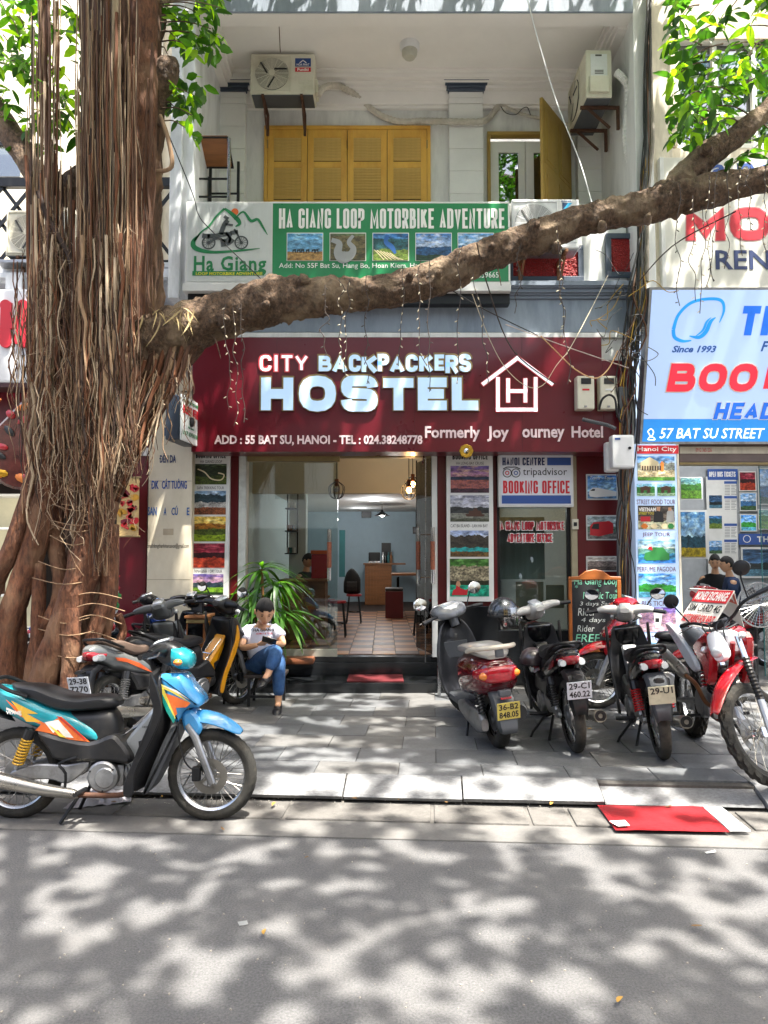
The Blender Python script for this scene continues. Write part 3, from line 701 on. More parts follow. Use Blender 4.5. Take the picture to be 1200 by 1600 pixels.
# green sign
GY = 8.35
gs = root('tour_sign', 'long green and white lightbox sign with five tour pictures above the fascia', 'sign', (-.4, 8.35, 5.0))
X0, X1, Z0, Z1 = R(290, 315, 797, 443, GY)
bx('sign_box', SIGNF, gs, X0, X1, GY, GY+.22, Z0, Z1, .006)
bx('sign_shelf', SIGNF, gs, X0-.02, X1, GY-.03, GY+.25, Z0-.10, Z0-.005, .006)
bx('bracket_rail', BLKM, gs, X0+.02, X1, GY+.06, GY+.2, Z0-.22, Z0-.10, .0)
GRN = M('sign_green', V('137a45'), .3, var=.12, scale=1.2, coat=.2)
STR = M('corrugated_white_panel', V('cfd3d0'), .5, var=.04)
a0, a1, b0, b1 = R(426, 318, 794, 440, GY); bx('green_panel', GRN, gs, a0, a1, GY-.004, GY-.0005, b0, b1, 0)
a0, a1, b0, b1 = R(293, 318, 424, 440, GY); m = MB(); n = 62
for i in range(n): w = (a1-a0)/n; m.box(a0+i*w+.001, a0+(i+1)*w-.002, GY-.006-(i % 2)*.0015, GY-.0005, b0, b1)
m.build('corrugated_panel', STR, gs)
block('HA GIANG LOOP MOTORBIKE ADVENTURE', 436, 326, 788, 357, GY-.005, WHTT, gs, t=.2, ext=.004)
text('Add: No 55F Bat Su, Hang Bo, Hoan Kiem, Hanoi   Hotline : 0986.859665', 436, 411, 781, 421, GY-.005, WHTT, gs, bold=.0, ext=.002)
text('0986.859665', 722, 425, 779, 434, GY-.005, WHTT, gs, ext=.002)
GRT = M('logo_green', V('1d7a47'), .5)
text('Ha', 303, 400, 334, 424, GY-.008, GRT, gs, bold=.022, space=1.1); text('Giang', 345, 400, 416, 430, GY-.008, GRT, gs, bold=.022, space=1.1)
a0, a1, b0, b1 = R(301, 424, 413, 431, GY); bx('logo_band', GRT, gs, a0, a1, GY-.0105, GY-.0085, b0-.0, b1, 0)
text('LOOP MOTORBIKE ADVENTURE', 306, 425, 410, 430, GY-.011, M('logo_yellow', V('d8cf3a'), .5), gs, bold=.02, ext=.001)
def stroke(pts, w, mat, par, Y, name='logo_stroke', th=.002, closed=False, seg=5):
    pts = crom([Vector((p[0], p[1], p[2] if len(p) > 2 else 1)) for p in pts], seg); m = MB(); v = []
    W3 = [P(p.x, p.y, Y) for p in pts]
    for i, p in enumerate(W3):
        t = (W3[min(i+1, len(W3)-1)]-W3[max(0, i-1)]); nn = Vector((-t.z, 0, t.x)).normalized()*w*.5*pts[i].z
        v += [p+nn, p-nn]
    n = len(W3); v += [q+Vector((0, -th, 0)) for q in v]
    f = []
    for i in range(n-1):
        a = 2*i; f += [(2*n+a, 2*n+a+2, 2*n+a+3, 2*n+a+1), (a, a+2, 2*n+a+2, 2*n+a), (a+1, 2*n+a+1, 2*n+a+3, a+3)]
    return m.add(v, f).build(name, mat, par)
ly = GY-.009
stroke([(303, 377), (315, 362, .8), (326, 354), (338, 338), (351, 326, 1.2)], .022, GRT, gs, ly)
stroke([(351, 326, 1.2), (362, 334, 2), (372, 344, 2.4), (374, 350, 1.6), (368, 354, .6)], .022, GRT, gs, ly)
stroke([(366, 343, .5), (380, 331, 1), (392, 345, 1.6), (403, 343, 1.4), (412, 357), (418, 367, .3)], .022, GRT, gs, ly)
stroke([(312, 366, .4), (302, 378, 2), (306, 388, 2.2), (330, 394, 1.4), (370, 392, 1), (406, 388, .3)], .026, GRT, gs, ly)
MB().disc(P(367, 331, ly), .042, 'Y', .002, 24).build('logo_sun', M('logo_orange', V('d9662c'), .5), gs)
# motorbike drawing in the logo
GREYT = M('logo_grey', V('4a4f50'), .5); ly2 = ly-.003
for cx_ in (326, 377):
    m = MB(); c = P(cx_, 379, ly2); m.lathe([(.066, 0), (.082, 0), (.082, .002), (.066, .002)], c, 'Y', 22); m.lathe([(.0, 0), (.02, 0), (.02, .002)], c, 'Y', 10)
    for k in range(6):
        m.obox(c, (.13, .002, .004), Matrix.Rotation(k*pi/6, 3, 'Y'))
    m.build('logo_wheel', GREYT, gs)
for pts, w in (([(326, 379), (340, 372), (352, 378)], .03), ([(377, 379), (371, 366), (366, 358)], .022), ([(324, 369), (338, 368), (350, 366), (362, 366)], .05), ([(345, 380), (356, 378), (362, 372)], .09),
    ([(316, 368), (328, 370)], .055), ([(345, 366), (350, 352), (356, 344)], .055), ([(352, 350), (364, 352)], .025), ([(352, 342), (355, 338)], .06), ([(352, 364), (360, 372), (357, 380)], .03), ([(360, 364), (372, 362)], .045)):
    stroke([(p[0], p[1]) for p in pts], w, GREYT, gs, ly2, 'logo_rider', seg=3)
PH = {
 'cattle': photo('print_cattle', V('9fd0ea'), V('4b93c4'), [(.75, .3, 3, V('4d86b0'), V('7db0cf')), (.32, .12, 2, V('8d6a3e'), V('c49a55'))], 1),
 'bends': photo('print_bends', V('6b5a40'), V('5d6b45'), [(.9, .2, 3, V('4d4a2c'), V('7d6a45')), (.45, .3, 3, V('2f3d1f'), V('6f5a38'))], 2),
 'terraces': photo('print_terraces', V('4b8fc4'), V('235f9a'), [(.8, .3, 3, V('1d3d38'), V('2f6b78')), (.4, .3, 2.5, V('3f5a22'), V('8aa03c'))], 3),
 'sky_lake': photo('print_sky_lake', V('dfe8ee'), V('3d7fc4'), [(.5, .3, 3, V('1c3a5f'), V('2d5f8f')), (.2, .2, 4, V('16301f'), V('2c4a35'))], 4),
 'valley': photo('print_valley', V('c3d8e2'), V('5593cc'), [(.55, .3, 3, V('2a5585'), V('4a7fae')), (.25, .2, 4, V('20402a'), V('47683f'))], 5),
 'mist': photo('print_mist', V('b9c2c4'), V('6d8fae'), [(.85, .4, 3, V('1b2529'), V('3b5560')), (.5, .3, 4, V('6f6a66'), V('d5d3cc')), (.3, .2, 4, V('3d2a22'), V('b0643a'))], 6),
 'road_black': photo('print_road', V('5b7040'), V('1b2a18'), [(.9, .2, 3, V('0f140c'), V('33421f')), (.4, .4, 3, V('12140d'), V('5d6f24'))], 7),
 'gold': photo('print_gold', V('f0dc8a'), V('d9b13c'), [(.72, .25, 3, V('6d4a1a'), V('c07a24')), (.5, .2, 4, V('283316'), V('5d6f1f')), (.28, .2, 3, V('5a7a18'), V('98a828'))], 8),
 'lantern': photo('print_lantern', V('a3263c'), V('5d1024'), [(.62, .1, 5, V('140c10'), V('4a1a20')), (.42, .3, 4, V('7d1e22'), V('c8502c'))], 9),
 'dusk': photo('print_dusk', V('d9a08a'), V('5b4f9a'), [(.6, .35, 5, V('1d2a33'), V('33424a')), (.35, .12, 3, V('2d5a1c'), V('8ab02a')), (.12, .05, 3, V('16220f'), V('2d4a1a'))], 10),
 'sunset': photo('print_sunset', V('f2a070'), V('584c9c'), [(.6, .12, 6, V('1a2740'), V('28344c')), (.48, .03, 4, V('6f4a5c'), V('c06a4a')), (.16, .1, 4, V('14182c'), V('5a2f3a'))], 11),
 'junk': photo('print_junk', V('dcdce0'), V('8e90a4'), [(.55, .25, 4, V('23262a'), V('3d4040')), (.32, .02, 3, V('5d5f58'), V('8a8c80')), (.12, .06, 4, V('35382f'), V('565a48'))], 12),
 'karst': photo('print_karst', V('cfe2ec'), V('8a9ac0'), [(.8, .5, 4, V('23211f'), V('4d463c')), (.35, .25, 4, V('1a7a7d'), V('2fa8a2')), (.2, .25, 6, V('2c1f14'), V('8a6a3a'))], 13),
 'lagoon': photo('print_lagoon', V('4f8a2a'), V('2d5a1c'), [(.8, .2, 7, V('2a2018'), V('c8bc9a')), (.42, .08, 6, V('14180f'), V('3a3a24')), (.30, .04, 3, V('12806a'), V('2fb890'))], 14),
 'train': photo('print_train', V('9fd0f0'), V('2f74c0'), [(.3, .06, 3, V('4a7aa8'), V('7aa8cc'))], 15),
 'bus': photo('print_bus', V('b8c2c0'), V('8fa3a8'), [(.55, .2, 4, V('4a6a5a'), V('7a8a78')), (.3, .03, 3, V('6d6d6a'), V('8d8d88'))], 16),
 'station': photo('print_station', V('d8d4cc'), V('b8b0a4'), [(.7, .2, 8, V('4a3a38'), V('b8a8a0')), (.3, .1, 6, V('2a2422'), V('8a7a72'))], 17),
 'green': photo('print_green', V('9fc8a0'), V('3a7a8a'), [(.7, .3, 4, V('1d4a1a'), V('4a8a2a')), (.4, .2, 4, V('2a5a14'), V('7aa83a'))], 18),
 'river': photo('print_river', V('a8d8f4'), V('2f8ae0'), [(.55, .5, 3, V('1d6a2a'), V('3fae3f')), (.22, .05, 3, V('3a9ac0'), V('7fc8e0'))], 19, emit=.05),
 'city': photo('print_city', V('bfe0f4'), V('3f8ad0'), [(.75, .5, 8, V('4a4a48'), V('b8c0b0')), (.42, .2, 9, V('b89a3a'), V('f0ecd8')), (.15, .05, 5, V('2f7a3a'), V('7aa83a'))], 20, emit=.05),
 'temple': photo('print_temple', V('bfe8f0'), V('6fb8d8'), [(.75, .3, 6, V('1d5a2a'), V('3f8a3a')), (.25, .06, 5, V('5a7a5a'), V('a8c8a0'))], 21, emit=.05),
 'jeep': photo('print_jeep', V('f4d88a'), V('6fb8e8'), [(.62, .1, 5, V('3f7a8a'), V('7fae8a')), (.4, .25, 6, V('1f5a9a'), V('4fa8b8')), (.15, .05, 5, V('2a6ac0'), V('4a9ae0'))], 22, emit=.05),
 'coach': photo('print_coach', V('c8a8e8'), V('7a5ac0'), [(.8, .5, 7, V('5a4a9a'), V('d8a890')), (.35, .3, 7, V('8a6a9a'), V('e8c8b8'))], 23, emit=.05),
 'food': photo('print_food', V('6a5a4a'), V('2a2a2a'), [(.35, .2, 8, V('8a9a6a'), V('e8dcc8'))], 24, emit=.05),
 'blue': photo('print_blue', V('a8c8dc'), V('3a7ab0'), [(.45, .3, 4, V('1a3a4a'), V('2f5a6a')), (.2, .1, 4, V('8a7a1a'), V('c8b02a'))], 25),
 'night': photo('print_night', V('3a6a9a'), V('14304a'), [(.5, .3, 5, V('0a1418'), V('1a2a30')), (.25, .1, 5, V('2a4a5a'), V('5a8aa0'))], 26),
}
def pic(key, x0, y0, x1, y1, Y, par, name='picture', th=.004, frame=None):
    a, b, c, d = R(x0, y0, x1, y1, Y); return MB().box(a, b, Y-th, Y, c, d).build(name, PH[key], par)
def overlay(px, py, pts, mat, par, Y): # polygon in px offsets
    m = MB(); v = [P(px+a, py+b, Y) for a, b in pts]; n = len(v); v += [q-Vector((0, .0015, 0)) for q in v]
    m.add(v, [tuple(range(n, 2*n))]+[(i, (i+1) % n, n+(i+1) % n, n+i) for i in range(n)]); return m.build('print_detail', mat, par)
c_ = {k: M('print_'+k+'_ink', V(h), .45, var=.05) for k, h in dict(white='e8e8e4', grey='9a9c9a', black='1a1c1e', red='b8202a', brown='4a2e20', yellow='d8c832', blue='2a62a8', green='2a7a3a', cream='d8c8a0', orange='d87a2a', skin='b88a6a').items()}
for k, x0 in zip(('cattle', 'bends', 'terraces', 'sky_lake', 'valley'), (449, 516, 583, 650, 716)):
    a, b, c, d = R(x0-1, 364, x0+56, 408, GY); MB().box(a, b, GY-.0065, GY-.0042, c, d, .01).build('picture_border', WHTT, gs)
    q = pic(k, x0, 365, x0+55, 407, GY-.007, gs)
    if k == 'cattle':
        for dx in (8, 15, 21, 29, 38, 43): overlay(x0+dx, 390, [(0, 0), (0, 5), (1.5, 5), (1.5, 2), (4, 2), (4, 5), (5.5, 5), (5.5, -1)], c_['black'], q, GY-.0115)
    if k == 'bends': stroke([(518, 375, 1), (530, 380, 1.4), (528, 394, 2), (536, 402, 3), (548, 398, 2), (552, 388, 1.4), (545, 378, 1), (552, 368, .7)], .05, c_['grey'], q, GY-.0115, 'print_detail')
    if k == 'terraces':
        stroke([(606, 367, .8), (603, 378, 1), (612, 386, 1.2), (618, 396, .5)], .05, c_['blue'], q, GY-.0115, 'print_detail')
        for j in range(6): stroke([(584+j*5, 390+j*1), (590+j*6, 395+j*1.5), (600+j*6, 406)], .008, c_['cream'], q, GY-.0115, 'print_detail')
# tall poster boards on either side of the entrance
def board(name, label, x0, y0, x1, y1, Y, depth=.06, mat=SIGNF):
    b = root(name, label, 'sign', (P((x0+x1)/2, 800, Y).x, Y, zt(y1, Y))); a, c, d, e = R(x0, y0, x1, y1, Y)
    bx('board', mat, b, a, c, Y, Y+depth, d, e, .006); return b
bo = board('tour_board', 'tall white board of five tour pictures left of the entrance', 300, 703, 358, 935, 8.92)
y_ = 8.92
block('BOOKING OFFICE', 306, 709, 353, 716, y_, BLKT, bo, t=.2, ext=.002); text('HA GIANG LOOP', 313, 719, 347, 723.5, y_, BLKT, bo, ext=.001)
pic('road_black', 305, 725, 354, 757, y_, bo); stroke([(309, 733), (320, 738), (330, 748), (345, 750), (350, 742), (341, 739)], .015, c_['cream'], bo, y_-.0045, 'print_detail')
text('SAPA TREKKING TOUR', 308, 760, 350, 764.5, y_, BLKT, bo, ext=.001)
pic('mist', 304, 767, 353, 804, y_, bo); pic('gold', 303.5, 807, 352.5, 846, y_, bo); pic('lantern', 302.5, 849, 351, 887, y_, bo)
text('NINH BINH 1 DAY TOUR', 304, 890, 347, 895, y_, BLKT, bo, ext=.001); pic('dusk', 300.5, 897, 349, 929, y_, bo)
bo = board('tour_board', 'tall white board of four bay cruise pictures right of the entrance', 698, 705, 771, 940, 8.9)
y_ = 8.9
block('BOOKING OFFICE', 707, 710, 762, 718, y_, BLKT, bo, t=.2, ext=.002); text('HA LONG BAY CRUISE', 713, 721.5, 756, 726, y_, BLKT, bo, ext=.001)
pic('sunset', 704, 728, 764, 770, y_, bo); q = pic('junk', 703.5, 774, 764, 815, y_, bo)
overlay(727, 803, [(0, 0), (2, 4), (28, 4), (31, 1), (26, 0), (24, -5), (20, -5), (18, -9), (14, -9), (12, -5), (6, -5), (5, 0)], c_['brown'], q, y_-.0045)
text('CAT BA ISLAND - LAN HA BAY', 704, 819, 762, 824, y_, BLKT, bo, ext=.001); pic('karst', 703.5, 829, 763.5, 870, y_, bo)
q = pic('lagoon', 703, 873, 764, 932, y_, bo)
overlay(706, 930, [(0, 0), (2, -8), (6, -10), (7, -16), (11, -17), (13, -11), (22, -8), (25, -10), (24, 0)], c_['red'], q, y_-.0045); overlay(712, 914, [(0, 0), (2, -6), (6, -6), (8, 0), (5, 3)], c_['skin'], q, y_-.006)
# bagua mirror hanging over it
bg_ = root('octagonal_mirror', 'small octagonal gilt mirror over the bay cruise board', 'ornament', (P(728.5, 705, 8.5).x, 8.5, P(728.5, 705, 8.5).z))
c = P(728.5, 705, 8.53); GM = M('gilt', V('b08a30'), .35, metal=.8, var=.25, scale=40, bump=.3)
MB().lathe([(0, 0), (.082, 0), (.086, -.008), (.078, -.018), (.055, -.018), (.05, -.012), (0, -.012)], c, 'Y', 8).build('frame', GM, bg_)
MB().lathe([(0, -.02), (.03, -.017), (.034, -.01)], c, 'Y', 20).build('mirror', CHROME, bg_, smooth=True)
# white-framed booking sign
ta = board('booking_sign', 'white framed booking office sign with owl eyes emblem above the shop window', 779, 705, 896, 792, 8.86, .1)
a, b, c, d = R(782, 708, 893, 789, 8.86); bx('sign_face', M('sign_face_white', V('d9dbe0'), .35, var=.03), ta, a, b, 8.852, 8.859, c, d, 0)
y_ = 8.851
block('HANOI CENTRE', 785, 715, 851, 727, y_, NAVY, ta, t=.2, ext=.002)
a, b, c, d = R(855, 715, 892, 727, y_); MB().box(a, b, y_-.003, y_, c, d).build('blue_patch', BLUT, ta)
a, b, c, d = R(784, 774, 892, 787, y_); MB().box(a, b, y_-.003, y_, c, d).build('blue_patch', BLUT, ta)
text('tripadvisor', 817, 731, 886, 746, y_, BLKT, ta, bold=.0, ext=.002)
block('BOOKING OFFICE', 786, 751, 890, 771, y_, REDT, ta, t=.2, ext=.002)
m = MB()
for cx_ in (792.5, 806): m.lathe([(.046, -.003), (.056, -.003), (.056, 0), (.046, 0)], P(cx_, 739, y_), 'Y', 24)
m.build('emblem_ring', BLKT, ta)
for cx_, mt in ((792.5, REDT), (806, BLUT)):
    MB().lathe([(.016, -.003), (.026, -.003), (.026, 0), (.016, 0)], P(cx_, 739, y_), 'Y', 18).build('emblem_eye', mt, ta)
stroke([(786, 733), (792, 730), (799, 730), (806, 730), (813, 733)], .012, BLKT, ta, y_, 'emblem_brow')
# small posters on the burgundy pier
for key, lab, y0, y1 in (('train', 'blue poster of a white train on the burgundy pier', 741, 781), ('bus', 'poster of a red coach on the burgundy pier', 805, 844), ('station', 'brown poster half hidden behind the chalkboard', 869, 893)):
    p_ = root('poster', lab, 'poster', (P(940, 800, 8.98).x, 8.98, zt(y1, 8.98))); a, b, c, d = R(916, y0, 965, y1, 8.99); bx('mount', SIGNF, p_, a, b, 8.985, 8.996, c, d, 0)
    q = pic(key, 918, y0+2, 963, y1-2, 8.984, p_)
    if key == 'train':
        overlay(920, 771, [(0, 0), (1, -5), (6, -9), (14, -9), (43, -3), (43, 4), (10, 6), (2, 5)], c_['white'], q, 8.979); overlay(921, 767, [(1, 0), (5, -3), (9, -3), (8, 0)], c_['black'], q, 8.977)
        text('Trains - Tours', 922, 744, 960, 749, 8.979, WHTT, q, ext=.001, shear=.3)
    if key == 'bus':
        overlay(922, 836, [(0, 0), (0, -14), (5, -20), (30, -22), (36, -18), (36, -3), (14, 2)], c_['red'], q, 8.979); overlay(924, 826, [(0, 0), (3, -7), (12, -8), (12, 1)], c_['black'], q, 8.977)
# utility boxes
def cab(name, lab, cat, x0, y0, x1, y1, Y, dep, mat=IVORY, bev=.015, group=None):
    a, b, c, d = R(x0, y0, x1, y1, Y); r_ = root(name, lab, cat, ((a+b)/2, Y, c), group); bx('case', mat, r_, a, b, Y, Y+dep, c, d, bev); return r_, (a, b, c, d)
for x0, x1, lab in ((902, 929, 'left of two ivory electricity meters on the burgundy sign'), (938, 965, 'ivory electricity meter with looped black cable on the burgundy sign')):
    r_, (a, b, c, d) = cab('electricity_meter', lab, 'meter', x0, 587, x1, 639, 8.40, .148, group='electricity meters on the fascia')
    bx('display', BLK, r_, a+.08*(b-a)+.03, b-.04, 8.392, 8.401, d-.10, d-.03, .003); bx('seal', ALU, r_, a+.08, a+.11, 8.39, 8.401, c+.02, c+.04, .002)
    bx('label_strip', REDT if x0 < 910 else WHT, r_, a+.06, b-.06, 8.396, 8.4005, c+.22, c+.24, 0)
r_, q = cab('switch_box', 'narrow grey switch box squeezed beside the meters', 'box', 967, 604, 981, 650, 8.42, .12, GREYP)
r_, (a, b, c, d) = cab('cable_box', 'rounded white cable box hanging over the cable bundle', 'box', 957, 679, 992, 731, 8.2, .15, WHT, .03)
MB().disc(P(984, 700, 8.195), .017, 'Y', .01).build('cap', BLK, r_); bx('logo_patch', BLUT, r_, a+.03, a+.09, 8.193, 8.2, d-.06, d-.04, 0)
r_, (a, b, c, d) = cab('cable_box', 'rounded white box marked F1 behind the cable box', 'box', 947, 690, 968, 737, 8.36, .12, WHT, .03)
text('F1', 952, 701, 960, 707, 8.355, REDT, r_, ext=.002); text('176', 952, 711, 961, 716, 8.355, REDT, r_, ext=.002)
r_, (a, b, c, d) = cab('wall_switch', 'small ivory wall switch beside the shop window', 'switch', 894, 811, 904, 827, 8.95, .04, IVORY, .004); bx('rocker', BLK, r_, a+.02, b-.02, 8.942, 8.951, c+.04, d-.04, .002)
# projecting light box left of the fascia
pb = root('projecting_sign', 'small slanted double-sided booking sign projecting left of the fascia', 'sign', (-2.2, 8.2, 3.2))
A = P(266, 616, 8.6); Bq = P(307, 640, 8.02)
ax = Vector((Bq.x-A.x, Bq.y-A.y, 0)); hgt = .56
n_ = Vector((ax.y, -ax.x, 0)).normalized()
# flat face seen from the street; narrow dark side towards the tree
O = P(281, 622, 8.15); U = (P(309, 640, 8.42)-O); U.z = 0
W3 = Vector((0, 0, 1)); D3 = Vector((-.30, .32, 0)) if False else Vector((-.155, .06, 0))
zt1 = P(283, 617, 8.1).z; zb1 = P(283, 688, 8.1).z
p0 = P(281, 650, 8.05); p1 = P(309, 650, 8.62); p0.z = p1.z = 0
sd = (p1-p0).normalized(); back = Vector((-sd.y, sd.x, 0))*.17
m = MB(); m.obox(((p0+p1)/2+back*.5+Vector((0, 0, (zt1+zb1)/2))), ((p1-p0).length, .17, zt1-zb1), Matrix.Rotation(atan2(sd.y, sd.x), 3, 'Z'), .02); m.build('sign_box', M('sign_side_slate', V('2a3440'), .4), pb)
m = MB(); m.obox(((p0+p1)/2-Vector((-sd.y, sd.x, 0))*.012+Vector((0, 0, (zt1+zb1)/2))), ((p1-p0).length, .02, zt1-zb1), Matrix.Rotation(atan2(sd.y, sd.x), 3, 'Z'), .008); m.build('sign_face', M('sign_face_pale', V('dfe3e0'), .35, var=.03), pb)
fo = p0-Vector((-sd.y, sd.x, 0))*.024; fo.z = zb1; Lw = (p1-p0).length; FR = (fo, sd, Vector((0, 0, 1)))
Hh = zt1-zb1
def ft(s, u0, v0, u1, v1, mat, bold=.03): text(s, u0*Lw, v0*Hh, u1*Lw, v1*Hh, 0, mat, pb, bold=bold, ext=.002, frame=FR)
ft('HA GIANG LOOP MOTORBIKE', .08, .93, .92, .86, GRT, 0); block('BOOKING OFFICE', .06*Lw, .80*Hh, .96*Lw, .60*Hh, 0, REDT, pb, frame=FR); ft('Ha Giang', .35, .36, .68, .30, GRT); ft('LOOP ADVENTURE', .08, .24, .94, .14, GRT, 0)
m = MB(); m.ball(fo+sd*Lw*.5+Vector((0, 0, Hh*.48))-Vector((-sd.y, sd.x, 0))*.002, (.05, .05, .06), 10); m.build('logo_rider', BLKT, pb)
MB().tube([P(300, 612, 8.9), P(285, 612, 8.3)], .012, 6).build('bracket', BLKM, pb)
# ------------------------------------------------------------ air conditioners
GRL = M('ac_grille_dark', V('4d4a40'), .5, var=.2); ACV = M('ac_void', V('1b1a17'), .8); FANM = M('fan_dark', V('1d1c19'), .6)
def ac_unit(name, label, loc, rz, w=.86, h=.56, dp=.30, body=IVORY, logo=None, bracket=True, arms=RUST, group='air conditioner condensers'):
    """local: front faces -Y, origin bottom centre of the front"""
    r_ = root(name, label, 'air conditioner', (0, 0, 0), group)
    MB().box(-w/2, w/2, 0, dp, 0, h, .018).build('casing', body, r_)
    m = MB(); m.box(-w/2+.02, w/2-.02, .01, dp-.01, -.012, -.0005, .003); m.build('base_pan', GREYP if body is IVORY else ALU, r_)
    cx, cz_, R_ = -w*.16, h*.5, h*.40
    MB().lathe([(0, -.002), (R_, -.002), (R_, .01), (0, .01)], (cx, -.001, cz_), 'Y', 28).build('fan_opening', ACV, r_)
    fan = MB()
    for k in range(3):
        a = k*2*pi/3; n0 = len(fan.v); fan.box(.03, R_*.9, -.004, .0, -.07, .07); fan.xf(Matrix.Translation((cx, -.004, cz_)) @ Matrix.Rotation(a, 4, 'Y') @ Matrix.Rotation(.3, 4, 'X'), n0)
    fan.build('fan', FANM, r_)
    g = MB()
    for k in range(3, 19): rr = R_*k/18; g.lathe([(rr-.0028, 0), (rr+.0028, 0), (rr+.0028, .006), (rr-.0028, .006)], (cx, -.022, cz_), 'Y', 28)
    for k in range(16): g.obox((cx+cos(k*pi/8)*R_*.58, -.018, cz_+sin(k*pi/8)*R_*.58), (R_*.84, .005, .005), Matrix.Rotation(-k*pi/8, 3, 'Y'))
    gr = g.build('grille', IVORY if body is IVORY else WHT, r_, kind='stuff'); MB().disc((cx, -.024, cz_), .042, 'Y', .008, 16).build('grille_hub', body, gr)
    fr = MB(); q = R_+.03
    for (a, b, c, d) in ((cx-q, cx+q, cz_+q-.012, cz_+q), (cx-q, cx+q, cz_-q, cz_-q+.012), (cx-q, cx-q+.012, cz_-q+.0125, cz_+q-.0125), (cx+q-.012, cx+q, cz_-q+.0125, cz_+q-.0125)): fr.box(a, b, -.012, -.0005, c, d, .003)
    fr.build('grille_frame', body, r_)
    m = MB()
    for k in range(4): m.box(w*.25, w*.46, -.006, -.0005, h*(.12+.07*k), h*(.12+.07*k)+.012, .002)
    m.build('recess', body, r_)
    m = MB(); m.box(w/2+.0005, w/2+.04, .04, dp-.05, .05, h*.42, .012); m.build('valve_cover', body, r_)
    m = MB(); m.box(-w/2+.05, w/2-.05, dp+.0005, dp+.012, .06, h-.06, .002); m.build('coil', GRL, r_)
    if bracket:
        for s in (-1, 1):
            b = MB(); b.box(s*w*.3-.018, s*w*.3+.018, -.03, dp+.14, -.05, -.013, .003); b.box(s*w*.3-.018, s*w*.3+.018, dp+.10, dp+.14, -.32, -.0505, .003)
            b.obox((s*w*.3, dp*.5+.04, -.17), (.02, dp*1.15, .03), Matrix.Rotation(-.75, 3, 'X')); b.build('bracket', arms, r_)
    return r_
def put(o, loc, rz=0): o.matrix_basis = Matrix.Translation(loc) @ Matrix.Rotation(rz, 4, 'Z')
a1 = ac_unit('air_conditioner', 'ivory air conditioner on rusty brackets above the yellow shutters', 0, 0)
p_ = P(441, 147, 9.3); put(a1, (p_.x, 9.3, p_.z))
w, h = .86, .56
bx('brand_patch', M('badge_blue', V('1d3f7a'), .4), a1, .17, .38, -.006, -.0005, h*.68, h*.88, 0); FRa = (Vector((0, -.0062, 0)), Vector((1, 0, 0)), Vector((0, 0, 1)))
text('HOA PHAT', .19, h*.75, .36, h*.695, 0, WHTT, a1, bold=.02, ext=.001, frame=FRa)
m = MB()
for s in (-1, 1):
    for k in (0, 1): m.obox((.275+s*(.018+.014*k), -.0068, h*.80-.008*k), (.05-.012*k, .001, .011), Matrix.Rotation(s*.75, 3, 'Y'))
m.build('brand_mark', WHTT, a1)
bx('brand_patch', REDT, a1, .17, .38, -.006, -.0005, h*.55, h*.65, 0); text('Funiki', .20, h*.635, .35, h*.565, 0, WHTT, a1, bold=.03, ext=.001, frame=FRa)
for t in range(0): pass
a2 = ac_unit('air_conditioner', 'yellowed air conditioner mounted end-on high on the right side wall', 0, 0, w=.84, h=.62, dp=.33)
p_ = P(917, 147, 8.75); put(a2, (p_.x+.0, 8.78+.42, p_.z-.02), -pi/2)
m = MB(); m.box(.4205, .428, .06, .27, .10, .56, .01); m.box(.4285, .431, .12, .21, .40, .50, .002); m.build('end_panel', WHT, a2)
m = MB(); [m.box(.429, .432, .11, .22, .30+.02*k, .308+.02*k) for k in range(3)]; m.box(.429, .433, .12, .2, .53, .55); m.build('vent', GRL, a2)
a3 = ac_unit('air_conditioner', 'newer white air conditioner standing before the parapet beside the green sign', 0, 0, w=.80, h=.60, dp=.28, body=WHT, arms=WOOD)
p_ = P(853, 388, 8.36); put(a3, (p_.x, 8.36, p_.z))
FRb = FRa; m = MB(); m.add([(.20, -.0065, .55), (.30, -.0065, .55), (.20, -.0065, .47)], [(0, 1, 2)]); m.build('brand_mark', M('badge_dark', V('17395f'), .4), a3)
m = MB(); m.add([(.22, -.007, .45), (.32, -.007, .55), (.305, -.007, .55), (.27, -.007, .55), (.205, -.007, .46)], [(0, 1, 3, 4)]); m.build('brand_mark', M('badge_cyan', V('2fa8d8'), .4), a3)
text('DAIKIN', .19, .578, .30, .56, 0, BLUT, a3, bold=.02, ext=.001, frame=FRa)
# insulated pipe runs
LAG = M('pipe_lagging', V('c4beb2'), .85, var=.15, scale=20, bump=.6, bscale=60, dirt=V('857c6c'), dirtamt=.5)
def cable(name, lab, pts, r, mat, cat='cable', group=None, seg=8, cr=6, rings=False):
    """pts = (px, py, Y)"""
    w3 = [P(*p) for p in pts] if not isinstance(pts[0], Vector) else pts
    c = crom(w3, cr); rr = r
    if rings: c = crom(w3, 12); rr = [r*(1+.10*((i % 2)*2-1)) for i in range(len(c))]
    lo = min(c, key=lambda v: v.z); r_ = MB().tube(c, rr, seg).build(name, mat, smooth=True)
    return tag(r_, lab, cat, group)
cable('insulated_pipe', 'thick lagged pipe looping from the shutter air conditioner along the balcony wall', [(497, 148, 9.4), (507, 137, 9.5), (530, 135, 9.75), (560, 152, 9.93), (590, 178, 9.94), (625, 190, 9.93), (660, 189, 9.92), (700, 190, 9.80), (750, 190, 9.80), (765, 183, 9.93), (777, 168, 9.94), (784, 163, 9.95)], .042, LAG, rings=True, cat='pipe')
cable('insulated_pipe', 'thin lagged pipe between the balcony door and the side wall', [(784, 163, 9.95), (800, 172, 9.94), (822, 180, 9.94), (860, 188, 9.95), (905, 198, 9.9)], .022, LAG, rings=True, cat='pipe')
